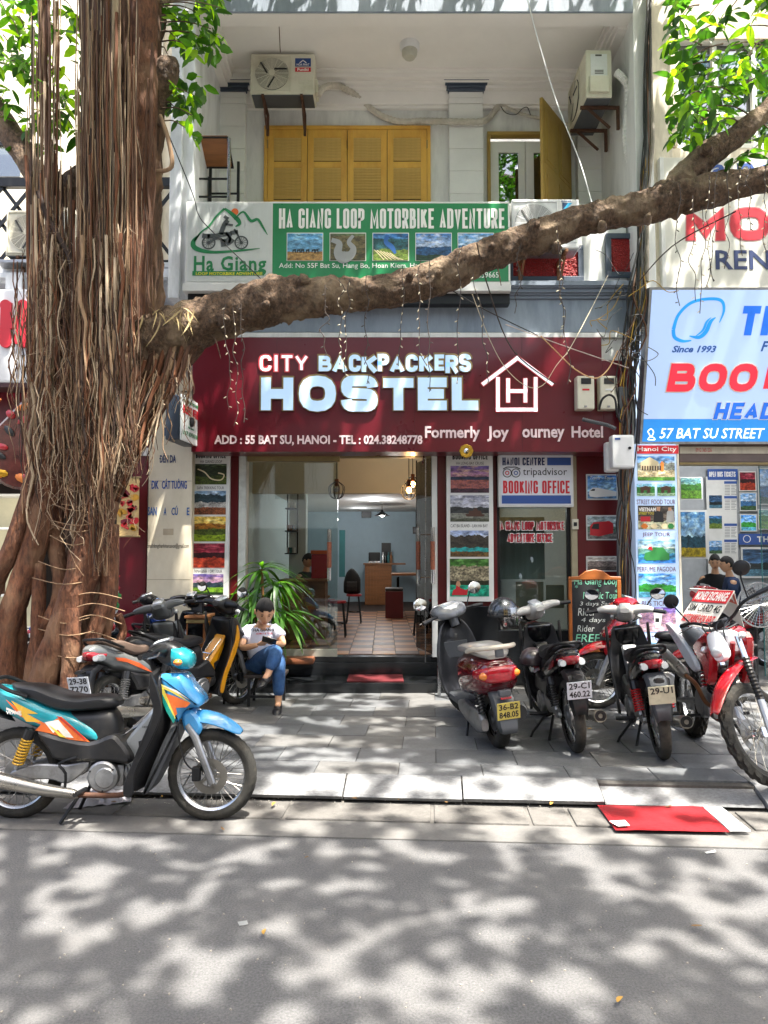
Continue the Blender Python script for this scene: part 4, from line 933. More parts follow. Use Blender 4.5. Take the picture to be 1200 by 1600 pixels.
cable('cable', 'dark loop of wire by the pipe hole above the balcony door', [(780, 162, 9.93), (790, 176, 9.9), (806, 179, 9.9), (816, 170, 9.9), (824, 168, 9.9), (829, 180, 9.92)], .006, BLKM, seg=5)
cable('insulated_pipe', 'white lagged pipe dropping down the right side wall', [(963, 113, 8.72), (972, 121, 8.7), (980, 135, 8.75), (982, 165, 8.8), (978, 205, 8.85), (981, 240, 8.85), (990, 268, 8.75), (999, 281, 8.6)], .045, M('pipe_lagging_white', V('dcdcd8'), .8, var=.08, scale=20, bump=.5, bscale=60), rings=True, cat='pipe')
# metal bar stool standing on the parapet
st = root('bar_stool', 'tall black metal stool with a worn tilted wooden seat on the balcony parapet', 'stool', (P(335, 317, 8.85).x, 8.85, zt(317, 8.85)))
a, b, c, d = R(302, 215, 366, 316, 8.8); bl = BLKM
for x, y in ((a, 8.78), (b-.06, 8.78), (a+.13, 9.15), (b-.02, 9.15)): m = MB().box(x-.017, x+.017, y-.017, y+.017, c, d-.02 if y < 9 else d-.12, .002).build('leg', STEEL if (x > a+.2 and y < 9) else bl, st)
for z in (c+.28, c+.05):
    m = MB(); m.box(a+.012, b-.072, 8.77, 8.79, z, z+.02); m.box(a+.143, b-.032, 9.14, 9.16, z, z+.02); m.build('rail', bl, st)
mm = Matrix.Rotation(radians(-30), 3, 'X'); MB().obox((a+.22, 8.97, d-.08), (.40, .40, .03), mm, .006).build('seat', WOODH, st); 
m = MB(); [m.obox(Vector((a+.22, 8.97, d-.10))+mm @ Vector(q), z_, mm, .003) for q, z_ in (((0, -.2, 0), (.43, .02, .02)), ((0, .2, 0), (.43, .02, .02)), ((-.205, 0, 0), (.02, .38, .02)), ((.205, 0, 0), (.02, .38, .02)))]; m.build('seat_frame', bl, st)
cyl = root('flue_pipe', 'short grey pipe standing on the parapet behind the stool', 'pipe', (P(322, 300, 9.2).x, 9.2, c)); MB().tube([(P(322, 300, 9.2).x, 9.25, c-.3), (P(322, 300, 9.2).x, 9.25, c+.55)], .05, 12).build('tube', GREYP, cyl, smooth=True)

# ------------------------------------------------------------ right-hand neighbour
nb = root('shop_building', 'cream fronted neighbouring shop on the right with glazed travel office', 'building', (5.5, 9.0, .13))
bx('pillar', CREAM, nb, XR+.222, XR+.50, 8.62, 9.1, 4.45, 12, .01)
bx('upper_wall', CREAM, nb, XR+.501, 12, 9.0, 9.3, zt(330, 9), zt(232, 9)+.0, 0); bx('upper_wall', CREAM, nb, XR+.501, 12, 9.0, 9.3, zt(60, 9), 13, 0)
wfr = MB(); 
wx = P(1055, 150, 9.05).x; z0, z1 = zt(232, 9.05), zt(60, 9.05)
bx('upper_wall', CREAM, nb, XR+.501, wx, 9.0, 9.3, z0+.001, z1-.001, 0)
wn3 = bx('window', PANED, nb, wx, 9, 9.12, 9.13, z0, z1, 0)
for px in (1055, 1114, 1175, 1235): x = P(px, 150, 9.05).x; bx('window_frame', PVC, wn3, x, x+.06, 9.04, 9.11, z0+.06, z1-.06, .004)
for z in (z0, z0+(z1-z0)*.28, z1-.06): bx('window_frame', PVC, wn3, wx, 9, 9.035, 9.112, z, z+.06, .004)
bx('room_curtain', M('curtain_grey', V('9fa3a0'), .9, var=.2, scale=3, stretch=(6, 1, .3)), nb, wx, 9, 9.6, 9.62, z0, z1, 0)
bx('slab', CREAM, nb, XR+.23, 12, 8.6, 9.3, zt(455, 8.6), zt(431, 8.6), .01); bx('lower_wall', CREAM, nb, XR+.501, 12, 9.0, 9.3, zt(455, 9)-.3, zt(331, 9), 0)
bx('soffit', M('brown_soffit', V('5a4c44'), .7), nb, XR+.24, 12, 8.65, 9.3, zt(455, 8.6)-.08, zt(455, 8.6)-.001, 0)
# upper sign
RY = 8.55
ms = root('rental_sign', 'upper white sign with big red MO letters above navy REN', 'sign', (4.2, RY, 5.0))
a, b, c, d = R(1039, 246, 1290, 449, RY); b = a+2.6
bx('sign_panel', M('sign_panel_cream', V('d3d1c6'), .5, var=.04, dirt=V('a8a292'), dirtamt=.3), ms, a, b, RY, RY+.12, c, d, .004)
bx('frame', SIGNF, ms, a-.05, a-.001, RY-.01, RY+.12, c, d, .004); bx('frame', SIGNF, ms, a-.05, b, RY-.01, RY+.12, c-.05, c-.001, .004)
RO = M('red_letter', V('c01f2e'), .45, var=.05); WO = M('white_letter_edge', V('e8e4dc'), .5)
for ch, r4 in (('M', (1072, 325, 1132, 375)), ('O', (1141, 325, 1201, 375)), ('T', (1206, 325, 1256, 375))):
    q = block(ch, *r4, RY-.001, M('red_edge', V('c86068'), .5), ms, t=.27, rf=.5, grow=.014, name='letter'); block(ch, *r4, RY-.004, RO, q, t=.27, rf=.5, name='letter_face')
text('RENTAL', 1118, 391, 1290, 421, RY-.001, NAVY, ms, bold=.015, ext=.006)
for ch, r4 in (('a', (1112, 257, 1134, 274)), ('n', (1152, 255, 1178, 274)), ('d', (1185, 250, 1206, 274))): text(ch, *r4, RY-.001, BLUT, ms, bold=.03, ext=.006)
# big leaning light box
ls = root('lightbox_sign', 'large lit pale blue booking sign leaning out over the right shop', 'sign', (4.2, 8.6, 3.0))
T0 = Vector((P(1019, 453, 8.35).x, 8.35, P(1019, 453, 8.35).z)); B0 = P(1000.5, 690, 8.78); B0.x = T0.x-.0
up = Vector((0, T0.y-B0.y, T0.z-B0.z)); Hs = up.length; up.normalize(); rx = Vector((1, 0, 0)); nn = rx.cross(up)
LBX = M('lightbox_face', V('a4bce8'), .3, emit=(.50, .66, 1), estr=.14, var=.03, scale=.8); LBB = M('lightbox_band', V('1f7fd0'), .3, emit=(.03, .30, .80), estr=.15, var=.05)
def lb(x0, x1, v0, v1, dep, mat, nm, par=ls, off=0): # v measured upwards
    m = MB(); pts = []
    for dd in (off, off-dep): 
        for (x, v) in ((x0, v0), (x1, v0), (x1, v1), (x0, v1)): pts.append(B0+rx*x+up*v+nn*dd)
    m.add(pts, [(0, 1, 2, 3), (7, 6, 5, 4), (0, 4, 5, 1), (1, 5, 6, 2), (2, 6, 7, 3), (3, 7, 4, 0)]); return m.build(nm, mat, par)
Lx = 3.2
lb(-.03, Lx, -.03, Hs+.03, .16, ALU, 'casing', off=-.004)
lb(0, Lx, .275, Hs, .003, LBX, 'lit_face', off=0); lb(0, Lx, 0, .272, .003, LBB, 'address_band', off=0)
FRs = (B0+nn*.001, rx, up)
def sx(px, v): # px of photo -> metres along the sign at height v
    q = B0+up*v; return (px-600)/F_PX*(q.y+ (q.z-CAM_Z)*math.tan(PITCH)) * cos(PITCH) - B0.x if False else ((px-600)/F_PX*(cos(PITCH)*q.y+sin(PITCH)*(q.z-CAM_Z)))-B0.x
def sv(py): # photo row -> height along the sign
    lo, hi = -.2, Hs+.3
    for _ in range(40):
        md = (lo+hi)/2; q = B0+up*md; d = q-Vector((0, 0, CAM_Z)); f_ = d.y*cos(PITCH)+d.z*sin(PITCH); uu = -d.y*sin(PITCH)+d.z*cos(PITCH)
        y = CY-uu/f_*F_PX
        if y > py: lo = md
        else: hi = md
    return lo
def srect(x0, y0, x1, y1): v0, v1 = sv(y0), sv(y1); vm = (v0+v1)/2; return sx(x0, vm), v0, sx(x1, vm), v1
LR = M('lit_red', V('e0283c'), .4, emit=(1, .04, .08), estr=.12); LBL = M('lit_blue', V('1763d0'), .4, emit=(.02, .2, .9), estr=.12); LNV = M('lit_navy', V('1d4a8a'), .4, emit=(.03, .12, .4), estr=.1); LCY = M('lit_cyan', V('1f8fe0'), .4, emit=(.02, .4, .95), estr=.12); LW = M('lit_white', V('f0f4ff'), .4, emit=(.9, .95, 1), estr=.4)
block('BOO', *srect(1042, 568, 1180, 612), 0, WO, ls, t=.26, rf=.5, skew=.13, frame=FRs, grow=.014, gap=.12); block('BOO', *srect(1042, 568, 1180, 612), 0, LR, ls, t=.26, rf=.5, skew=.13, frame=(FRs[0]+nn*.003, rx, up), gap=.12)
block('K', *srect(1193, 568, 1236, 612), 0, LR, ls, t=.26, rf=.5, skew=.13, frame=(FRs[0]+nn*.003, rx, up))
block('HEAD', *srect(1115, 629, 1208, 655), 0, WO, ls, t=.24, skew=.18, frame=FRs, grow=.009); block('HEAD', *srect(1115, 629, 1208, 655), 0, LBL, ls, t=.24, skew=.18, frame=(FRs[0]+nn*.003, rx, up))
block('THE', *srect(1156, 478, 1250, 524), 0, LBL, ls, t=.26, skew=.1, frame=FRs)
text('F', *srect(1189, 533, 1201, 549), 0, LNV, ls, bold=.03, shear=.3, frame=FRs); text('Since 1993', *srect(1050, 540, 1119, 551), 0, LNV, ls, bold=.03, shear=.3, frame=FRs)
text('57 BAT SU STREET', *srect(1031, 669, 1194, 685), 0, LW, ls, bold=.004, shear=.15, frame=FRs)
def sstroke(pts, w, mat, nm='logo_stroke', cl=False):
    pr = [(sx(p[0], sv(p[1])), sv(p[1]), p[2] if len(p) > 2 else 1) for p in pts]; c = crom([Vector(p) for p in pr], 6, cl); m = MB(); v = []; n = len(c)
    for i, p in enumerate(c):
        a = c[(i+1) % n if cl else min(i+1, n-1)]; b = c[i-1 if (cl or i) else 0]; t = Vector((a.x-b.x, a.y-b.y)).normalized(); hh = w*p.z/2
        for s in (1, -1): q = FRs[0]+rx*(p.x-t.y*hh*s)+up*(p.y+t.x*hh*s); v += [q+nn*.004, q]
    m.add(v, [f for i in range(n if cl else n-1) for j in [(i+1) % n] for f in ((4*i, 4*j, 4*j+2, 4*i+2), (4*i+1, 4*j+1, 4*j, 4*i), (4*i+2, 4*j+2, 4*j+3, 4*i+3))]); return m.build(nm, mat, ls)
sstroke([(1052, 515, 1.2), (1060, 492, 1), (1080, 473, 1), (1108, 467, 1), (1127, 470, 1), (1131, 485, .8), (1124, 504, .3)], .034, LCY)
sstroke([(1052, 515, 1.2), (1054, 527, 1.2), (1066, 533, 1), (1080, 532, .4)], .034, LCY)
sstroke([(1118, 496, .3), (1110, 503, 1.2), (1103, 518, 1.4), (1092, 527, 1.2), (1077, 525, .3)], .034, LCY); sstroke([(1111, 496, .2), (1104, 503, 1), (1098, 516, 1), (1086, 526, .3)], .024, LCY)
sstroke([(1012, 674), (1017, 670), (1021, 675), (1017, 682), (1012, 674)], .012, LW); sstroke([(1012, 687), (1015, 683), (1020, 683), (1023, 687), (1012, 687)], .010, LW)
# light column with tour pictures
lc = root('tour_light_column', 'tall lit pale blue column of city tour pictures between the two shops', 'sign', (P(1027, 850, 8.7).x, 8.7, .13))
LY = 8.72; LF = M('column_face', V('b4cdee'), .35, emit=(.6, .75, 1), estr=.07, var=.03)
a, b, c, d = R(994, 694, 1061, 1080, LY); bx('sign_box', LF, lc, a, b, LY, LY+.16, .14, d, .006); bx('side_trim', CREAM, lc, b+.001, b+.03, LY-.004, LY+.16, .14, d, .004)
a, b, c, d = R(995, 696, 1060, 709, LY-.001); bx('title_band', REDT, lc, a, b, LY-.006, LY-.0005, c, d, 0); text('Hanoi City', 996, 698, 1057, 707, LY-.0065, WHTT, lc, bold=.01, ext=.002)
PK = M('maroon_lettering', V('6d3a5c'), .5)
for s, x0, x1, y0 in (('STREET FOOD TOUR', 995, 1055, 780.5), ('JEEP TOUR', 1004, 1047, 832), ('PERFUME PAGODA', 996, 1056, 885.5), ('BUS TICKET', 1003, 1051, 939), ('MOTORBIKE', 1003, 1055, 993)): text(s, x0, y0, x1, y0+7.5, LY-.001, PK, lc, ext=.002)
y_ = LY-.001; pic('city', 996, 713, 1054, 751, y_, lc); pic('temple', 995, 756, 1023, 775, y_, lc); pic('temple', 1027, 756, 1055, 775, y_, lc)
q = pic('food', 997, 790, 1054, 827, y_, lc); text('VIETNAM', 998, 793, 1025, 799, y_-.005, WHTT, q, bold=.03, ext=.001); text('STREET FOODS', 998, 800, 1027, 804, y_-.005, c_['yellow'], q, ext=.001)
overlay(1001, 807, [(0, 0), (0, 8), (15, 8), (15, 0)], c_['red'], q, y_-.005); overlay(1022, 800, [(0, 0), (-1, 16), (15, 16), (14, 2), (9, -2), (9, -6), (4, -6), (4, -1)], c_['black'], q, y_-.005); overlay(1026, 792, [(0, 0), (0, 6), (5, 7), (6, 0)], c_['skin'], q, y_-.006); overlay(1042, 800, [(0, 0), (-1, 16), (11, 16), (11, 0), (8, -4), (3, -4)], c_['grey'], q, y_-.006); overlay(1044, 793, [(0, 0), (0, 5), (5, 5), (5, 0)], c_['skin'], q, y_-.007)
for dx in (5, 20, 36, 46): overlay(1000+dx, 822, [(0, -4), (-4, 0), (0, 4), (5, 4), (8, 0), (4, -4)], (c_['cream'], c_['orange'], c_['green'], c_['white'])[dx % 4], q, y_-.0065)
overlay(1001, 722, [(0, 12), (0, 0), (14, -8), (28, 0), (28, 12)], c_['cream'], lc, y_-.005); overlay(1032, 722, [(0, 14), (0, 2), (2, -2), (5, 2), (5, 14)], c_['orange'], lc, y_-.005)
for k in range(8): overlay(1003+k*4, 728, [(0, 0), (0, 7), (2, 7), (2, 0)], c_['brown'], lc, y_-.007)
for x0 in (1005, 1037): overlay(x0, 770, [(-4, 0), (-4, -6), (-6, -8), (4, -11), (13, -8), (11, -6), (11, 0), (6, 0), (6, -4), (1, -4), (1, 0)], c_['brown'], lc, y_-.005)
q = pic('jeep', 997, 843, 1055, 880, y_, lc); overlay(1006, 872, [(0, 0), (2, -8), (12, -11), (14, -17), (30, -17), (36, -9), (40, -7), (40, 3), (4, 4)], c_['green'], q, y_-.005); overlay(1012, 858, [(0, 0), (2, -4), (6, -4), (8, 2)], c_['red'], q, y_-.006)
pic('river', 998, 896, 1056, 933, y_, lc); q = pic('coach', 999, 949, 1056, 987, y_, lc); overlay(1020, 951, [(0, 0), (4, 30), (12, 30), (16, 0)], c_['white'], q, y_-.005); overlay(1024, 966, [(0, 0), (0, 6), (6, 6), (6, 0)], c_['black'], q, y_-.006); pic('blue', 999, 1004, 1056, 1030, y_, lc)
# header and shop interior on the right
hx0 = P(1061, 800, 9.0).x
bx('shutter_box', M('brown_header', V('6b5a54'), .4, var=.2, scale=3, coat=.2), nb, hx0, 9, 8.95, 9.3, zt(722, 8.95), zt(692, 8.95)+.3, .01); bx('shutter_rail', BRASS, nb, hx0, 9, 8.94, 9.1, zt(726, 8.95), zt(722.5, 8.95), .004)
bx('header_strip', CREAM, nb, hx0, 9, 8.93, 8.949, zt(709, 8.95), zt(698, 8.95), .004); text('xxxxxxx', 0, 0, 1, 1, 8.9, RED, nb) if False else None
text('0912 365 226', 1087, 700, 1112, 706, 8.929, REDT, nb, ext=.001)
bx('shop_back_wall', M('shop_wall_grey', V('a9adb0'), .7), nb, hx0-.1, 9, 12.5, 12.6, .13, 3.5, 0); bx('shop_side_wall', M('shop_side_white', V('b8bcbc'), .7), nb, hx0-.2, hx0-.1, 9.31, 12.5, .13, 3.5, 0)
bx('shop_ceiling', CEIL, nb, hx0-.2, 9, 9.31, 12.6, 3.5, 3.6, 0); sf2 = bx('neighbour_floor', M('grey_floor_tile', V('6f6e6c'), .3, var=.1), None, hx0-.1, 9, 9.0, 12.5, .10, .15, 0, kind='structure')
gp = bx('shop_window', PANEC, nb, P(1192, 880, 9.2).x, 9, 9.2, 9.208, .2, zt(727, 9.2), 0); bx('glass_edge', TEAL, gp, P(1191, 880, 9.2).x-.006, P(1191, 880, 9.2).x, 9.195, 9.212, .2, zt(727, 9.2), 0)
def wallpic(key, x0, y0, x1, y1, Y, lab, mount=1.5):
    r_ = root('poster', lab, 'poster', P((x0+x1)/2, y1, Y)); a, b, c, d = R(x0-mount, y0-mount, x1+mount, y1+mount, Y+.006); bx('mount', SIGNF, r_, a, b, Y+.002, Y+.012, c, d, 0); pic(key, x0, y0, x1, y1, Y, r_); return r_
WY = 12.4
wallpic('green', 1064, 747, 1096, 779, 11.0, 'green valley poster beside the lit tour column'); wallpic('blue', 1064, 800, 1102, 870, 11.0, 'tall blue lake poster beside the lit tour column', 3)
wallpic('lantern', 1156, 738, 1180, 766, WY, 'dark red flower poster on the shop wall'); wallpic('valley', 1157, 771, 1181, 797, WY, 'small blue mountain poster under the flower poster'); wallpic('river', 1158, 805, 1181, 829, WY, 'small bright lagoon poster above the blue banner'); wallpic('sky_lake', 1186, 733, 1230, 787, WY, 'big pale water poster at the frame edge'); wallpic('green', 1186, 797, 1230, 826, WY, 'green hills poster under the pale water poster')
bn = root('wall_banner', 'blue wall banner reading THE with a white emblem', 'sign', P(1180, 850, WY)); a, b, c, d = R(1154, 834, 1240, 851, WY); bx('banner', BLUT, bn, a, b, WY-.01, WY, c, d, 0); block('THE', 1183, 838, 1210, 847, WY-.011, WHTT, bn, t=.2); MB().lathe([(.055, -.003), (.065, -.003), (.065, 0), (.055, 0)], P(1167, 842, WY-.012), 'Y', 18).build('emblem', WHTT, bn)
wallpic('night', 1161, 858, 1240, 900, WY, 'dark karst lake poster under the blue banner', 3)
tt = root('ticket_board', 'white open bus ticket price board with blue headings', 'sign', P(1128, 860, WY)); a, b, c, d = R(1105, 745, 1152, 930, WY); bx('board', SIGNF, tt, a, b, WY-.01, WY+.01, c, d, 0)
a, b, c, d = R(1105, 733, 1152, 750, WY); bx('heading', BLUT, tt, a, b, WY-.016, WY-.0105, c, d, 0); block('OPEN BUS TICKETS', 1108, 737, 1149, 745, WY-.017, WHTT, tt, t=.2)
for k, y0 in enumerate((752, 775, 818, 843)):
    a, b, c, d = R(1131, y0, 1151, y0+4, WY); bx('row_heading', BLUT, tt, a, b, WY-.013, WY-.0105, c, d, 0)
    m = MB()
    for j in range(7):
        for i in range(2):
            a, b, c, d = R(1132+i*10, y0+6+j*2.4, 1140+i*10-(j*i) % 3, y0+6.8+j*2.4, WY); m.box(a, b, WY-.012, WY-.0105, c, d)
    m.build('price_lines', M('print_grey_line', V('6d7276'), .6), tt, kind='stuff')
for y0, key in ((774, 'night'), (806, 'terraces'), (845, 'valley')): pic(key, 1108, y0, 1128, y0+20, WY-.0105, tt)
# hanging cable bundle beside the column
random.seed(11)
vc = [M('cable_black', V('131313'), .5), M('cable_grey', V('5d5c58'), .5), M('cable_yellow', V('a8862f'), .5), M('cable_brown', V('5a3a22'), .6)]
cb = root('cable_bundle', 'tangled bundle of utility cables running down the corner between the shops', 'cable', (P(984, 900, 8.3).x, 8.3, .13))
for i in range(34):
    x0 = 1012+random.gauss(0, 5); pts = []
    for k, y in enumerate((-30, 80, 180, 270, 330, 400, 470, 540, 600, 660)):
        xb = (1014, 1013, 1012, 1008, 1004, 1000, 995, 988, 986, 985)[k]; pts.append((xb+random.gauss(0, 2.5 if y < 440 else 8), y+random.gauss(0, 6), 8.42+random.gauss(0, .03)))
    if i % 3 == 0: pts = pts[:random.randint(5, 9)]
    if i % 3 == 1: pts = pts[3:]
    pts = pts if i % 3 == 0 else pts+[(978+random.gauss(0, 6), 740, 8.5), (974+random.gauss(0, 5), 820, 8.6), (976+random.gauss(0, 6), 900, 8.7), (978+random.gauss(0, 4), 1000, 8.75), (978+random.gauss(0, 4), 1072, 8.78)]
    MB().tube(crom([P(*p) for p in pts], 4), random.choice([.006, .008, .012]), 5).build('cable', random.choice(vc[:2]*3+vc[2:]), cb, smooth=True)
for i in range(16): # loops
    a = P(random.uniform(965, 1000), random.uniform(430, 560), 8.35); pts = [a]
    for k in range(4): pts.append(pts[-1]+Vector((random.uniform(-.18, .18), random.uniform(-.05, .03), random.uniform(-.3, .12))))
    MB().tube(crom(pts, 5), .005, 5).build('cable', random.choice(vc), cb, smooth=True)
for px, r_ in ((979, .035), (970, .022)):
    MB().tube([P(px, 730, 8.75), P(px-4, 830, 8.8), P(px-2, 1075, 8.86)], r_, 10).build('conduit', GREYP, cb, smooth=True)
MB().tube(crom([P(1014, -20, 8.46), P(1016, 130, 8.46), P(1019, 220, 8.46), P(1012, 300, 8.46), P(1010, 440, 8.46)], 4), .03, 8).build('conduit', M('lagged_conduit', V('8a8478'), .9, bump=.5), cb, smooth=True)
cable('meter_cable', 'looped black cable hanging below the right electricity meter', [(936, 640, 8.35), (941, 624, 8.3), (952, 617, 8.3), (961, 624, 8.3), (964, 645, 8.32), (970, 660, 8.35)], .013, vc[0])
cable('flex_conduit', 'grey corrugated conduit below the electricity meters', [(910, 655, 8.38), (930, 660, 8.36), (948, 664, 8.34), (962, 670, 8.32)], .022, GREYP, rings=True)
cable('bright_cable', 'sunlit ivory wire sagging in front of the electricity meters', [(845, 525, 8.0), (872, 552, 8.1), (900, 578, 8.15), (930, 591, 8.2), (950, 577, 8.25), (965, 548, 8.3)], .007, M('wire_cream', V('c8a070'), .6))
cable('street_wire', 'pale wire crossing the burgundy fascia to the cable bundle', [(790, 507, 7.9), (880, 540, 8.1), (982, 575, 8.38)], .006, M('wire_pale', V('b8a8a0'), .6))
cable('street_wire', 'dark wire running from the branch down across the grey beam', [(700, 450, 7.4), (760, 485, 7.8), (840, 524, 8.1)], .006, vc[0])
cable('street_wire', 'thin white wire falling from the top beam to the branch', [(822, -10, 7.6), (840, 60, 7.6), (870, 160, 7.6), (905, 250, 7.5), (925, 318, 7.2)], .006, WHT)
cable('street_wire', 'thin black wire crossing the motorbike logo of the green sign', [(255, 190, 7.5), (300, 300, 8.0), (310, 335, 8.1), (330, 360, 8.1), (412, 440, 8.0)], .006, vc[0])
cable('street_wire', 'hairy string hanging before the upper air conditioner', [(433, -10, 8.6), (436, 40, 8.7), (438, 82, 8.8)], .005, vc[3])
cable('street_wire', 'black wire drooping from the cable bundle to the mosaic panel', [(990, 395, 8.4), (970, 430, 8.4), (948, 400, 8.5), (930, 390, 8.6)], .004, vc[0])

# ------------------------------------------------------------ left-hand neighbour
ln = root('shop_building', 'cream neighbouring house on the left behind the banyan roots', 'building', (-5, 9, .13))
LX = XL-.271
bx('upper_wall', CREAM, ln, -12, LX, 9.9, 10.1, 4, 12, 0); bx('upper_trim', CREAM, ln, P(242, 300, 9.8).x, P(250, 300, 9.8).x, 9.82, 9.899, 4, 12, .004)
wl = bx('window', PANED, ln, P(-80, 300, 9.85).x, P(30, 300, 9.85).x, 9.86, 9.87, zt(275, 9.85), zt(228, 9.85), 0); bx('window_frame', BLKM, wl, P(-80, 300, 9.85).x, P(32, 300, 9.85).x, 9.82, 9.859, zt(229, 9.85), zt(223, 9.85), .004)
bx('balcony_slab', WALLW, ln, -12, LX-.01, 8.75, 9.9, zt(443, 8.75), zt(412, 8.75), .01)
m = MB(); z = zt(412, 8.75)
for k, (y, dz) in enumerate(((8.70, -.0), (8.66, -.10), (8.62, -.16))): m.box(-12, LX-.012, y, 8.749, z+dz-.06, z+dz-.001, .006)
m.build('balcony_moulding', WALLW, ln)
for px in (15, 218, -60): bx('console', WALLW, ln, P(px, 440, 8.65).x, P(px+26, 440, 8.65).x, 8.55, 8.749, zt(462, 8.65), zt(430, 8.65), .01)
lt = root('lattice_railing', 'black diamond lattice railing on the left balcony', 'railing', (-4, 8.9, zt(412, 8.9)))
za, zb2 = zt(411, 8.85), zt(288, 8.85); m = MB()
bx('top_rail', BLKM, lt, -8, LX-.02, 8.86, 8.94, zb2-.02, zb2+.10, .006); bx('bottom_rail', BLKM, lt, -8, LX-.02, 8.87, 8.93, za, za+.05, .004)
x = LX-.05; hgt = zb2-za-.1; step = hgt/2
i = 0
while x > -7.5:
    for s in (-1, 1):
        a = Vector((x, 8.9+.012*s, za+.05)); b = Vector((x-hgt*s*.8, 8.9+.012*s, zb2-.02)) if s == 1 else Vector((x-hgt*.8, 8.9-.012, za+.05))
        if s == -1: b = Vector((x, 8.9-.012, zb2-.02)); a = Vector((x-hgt*.8, 8.9-.012, za+.05))
        d = b-a; MB().obox((a+b)/2, (d.length, .02, .045), Matrix.Rotation(-atan2(d.z, d.x), 3, 'Y'), .003).build('lattice_bar', BLKM, lt)
    x -= step*.8
a4 = ac_unit('air_conditioner', 'ivory air conditioner behind the roots on the left balcony', 0, 0, w=.80, h=.56, dp=.3); p_ = P(60, 399, 8.5); put(a4, (p_.x, 8.5, p_.z))
bx('shelf', ALU, a4, -.5, .5, -.03, .34, -.10, -.06, .004)
sgn = root('white_sign', 'glossy white sign with big red letters behind the roots', 'sign', (-4.3, 8.4, 3.9))
a, b, c, d = R(-300, 451, 205, 598, 8.4); bx('sign_panel', M('gloss_white_sign', V('d3d5d6'), .15, var=.03, coat=.4), sgn, a-2, b, 8.4, 8.56, c, d, .03)
bx('sign_trim', M('trim_dark', V('3a1416'), .4), sgn, a-2, b, 8.41, 8.7, c-.05, c-.001, .004)
for ch, r4 in (('T', (-38, 475, -6, 538)), ('H', (2, 474, 42, 538)), ('I', (56, 474, 70, 538))):
    q = block(ch, *r4, 8.399, RO, sgn, t=.30, rf=.5, ext=.03, name='letter')
text("'", 58, 451, 70, 468, 8.399, RO, sgn, bold=.03, ext=.03, name='letter')
for (x, y) in ((10, 477), (37, 477), (10, 535), (37, 535), (63, 535), (63, 477)): MB().disc(P(x-1, y, 8.385), .065, 'Y', .03, 18).build('letter_serif', RO, sgn)
bx('header', BURG, ln, -12, LX-.3, 8.9, 9.1, zt(700, 8.9), zt(602, 8.9), 0)
bx('column', BURG, ln, P(186, 850, 8.92).x, P(229, 850, 8.92).x, 8.92, 9.2, .12, zt(690, 8.92), .01)
pc = bx('corner_pillar', M('travertine', V('cfc5ae'), .55, var=.08, scale=5, bump=.05, dirt=V('a3906a'), dirtamt=.35, stretch=(1, 1, .5)), ln, P(231, 820, 8.80).x, P(299, 820, 8.80).x, 8.8, 9.2, .12, zt(590, 8.8), .006)
for y in (752, 906): bx('joint', M('joint_line', V('8f8672'), .8), pc, P(231, 820, 8.80).x, P(299, 820, 8.80).x, 8.7985, 8.80, zt(y, 8.8), zt(y, 8.8)+.006, 0)
BLA = M('azure_lettering', V('2f5a94'), .5)
for s, r4, t in (('DÈN DA', (250, 708, 275, 723), NAVY), ('-', (249, 716.2, 252.6, 717.2), NAVY), ('DK', (237, 751, 248, 764), BLUT), ('-', (236.2, 757, 239, 758), BLUT), ('CÁT TUÒNG', (253, 748, 292, 764), BLUT), ('-', (278.6, 751.5, 280.4, 752.6), BLUT), ('-', (283.8, 751.5, 285.4, 752.6), BLUT), ('SAN', (231, 792, 245, 805), BLA), ('A', (256, 793, 260, 805), BLA), ('CÚ', (268, 790, 278, 805), BLA), ('E', (292, 793, 296, 805), BLA)):
    text(s, *r4, 8.799, t, pc, bold=.018, ext=.004, name='lettering')
text('Email:dongthanhinancanoe@gmail.com', 230, 849, 295, 858, 8.799, BLKT, pc, ext=.001); bx('tape_patch', M('tape', V('a89a82'), .6), pc, P(255, 832, 8.8).x, P(271, 832, 8.8).x, 8.797, 8.7995, zt(836, 8.8), zt(826, 8.8), 0)
bx('blue_mark', NAVY, pc, P(257, 675, 8.8).x, P(263, 675, 8.8).x, 8.795, 8.7995, zt(681, 8.8), zt(668, 8.8), 0)
bx('shop_back_wall', M('left_shop_dark', V('2a2320'), .8), ln, -12, LX, 12.5, 12.6, .13, 3, 0); bx('shop_floor_slab', M('left_shop_floor', V('5f5a55'), .5), ln, -12, LX, 9.0, 12.5, .1, .14, 0); bx('shop_side_wall', M('left_side_wall', V('4a4038'), .7), ln, LX-.05, LX, 9.2, 12.5, .13, 3, 0); bx('shop_ceiling', CEIL, ln, -12, LX, 8.9, 12.5, 2.95, 3.05, 0)
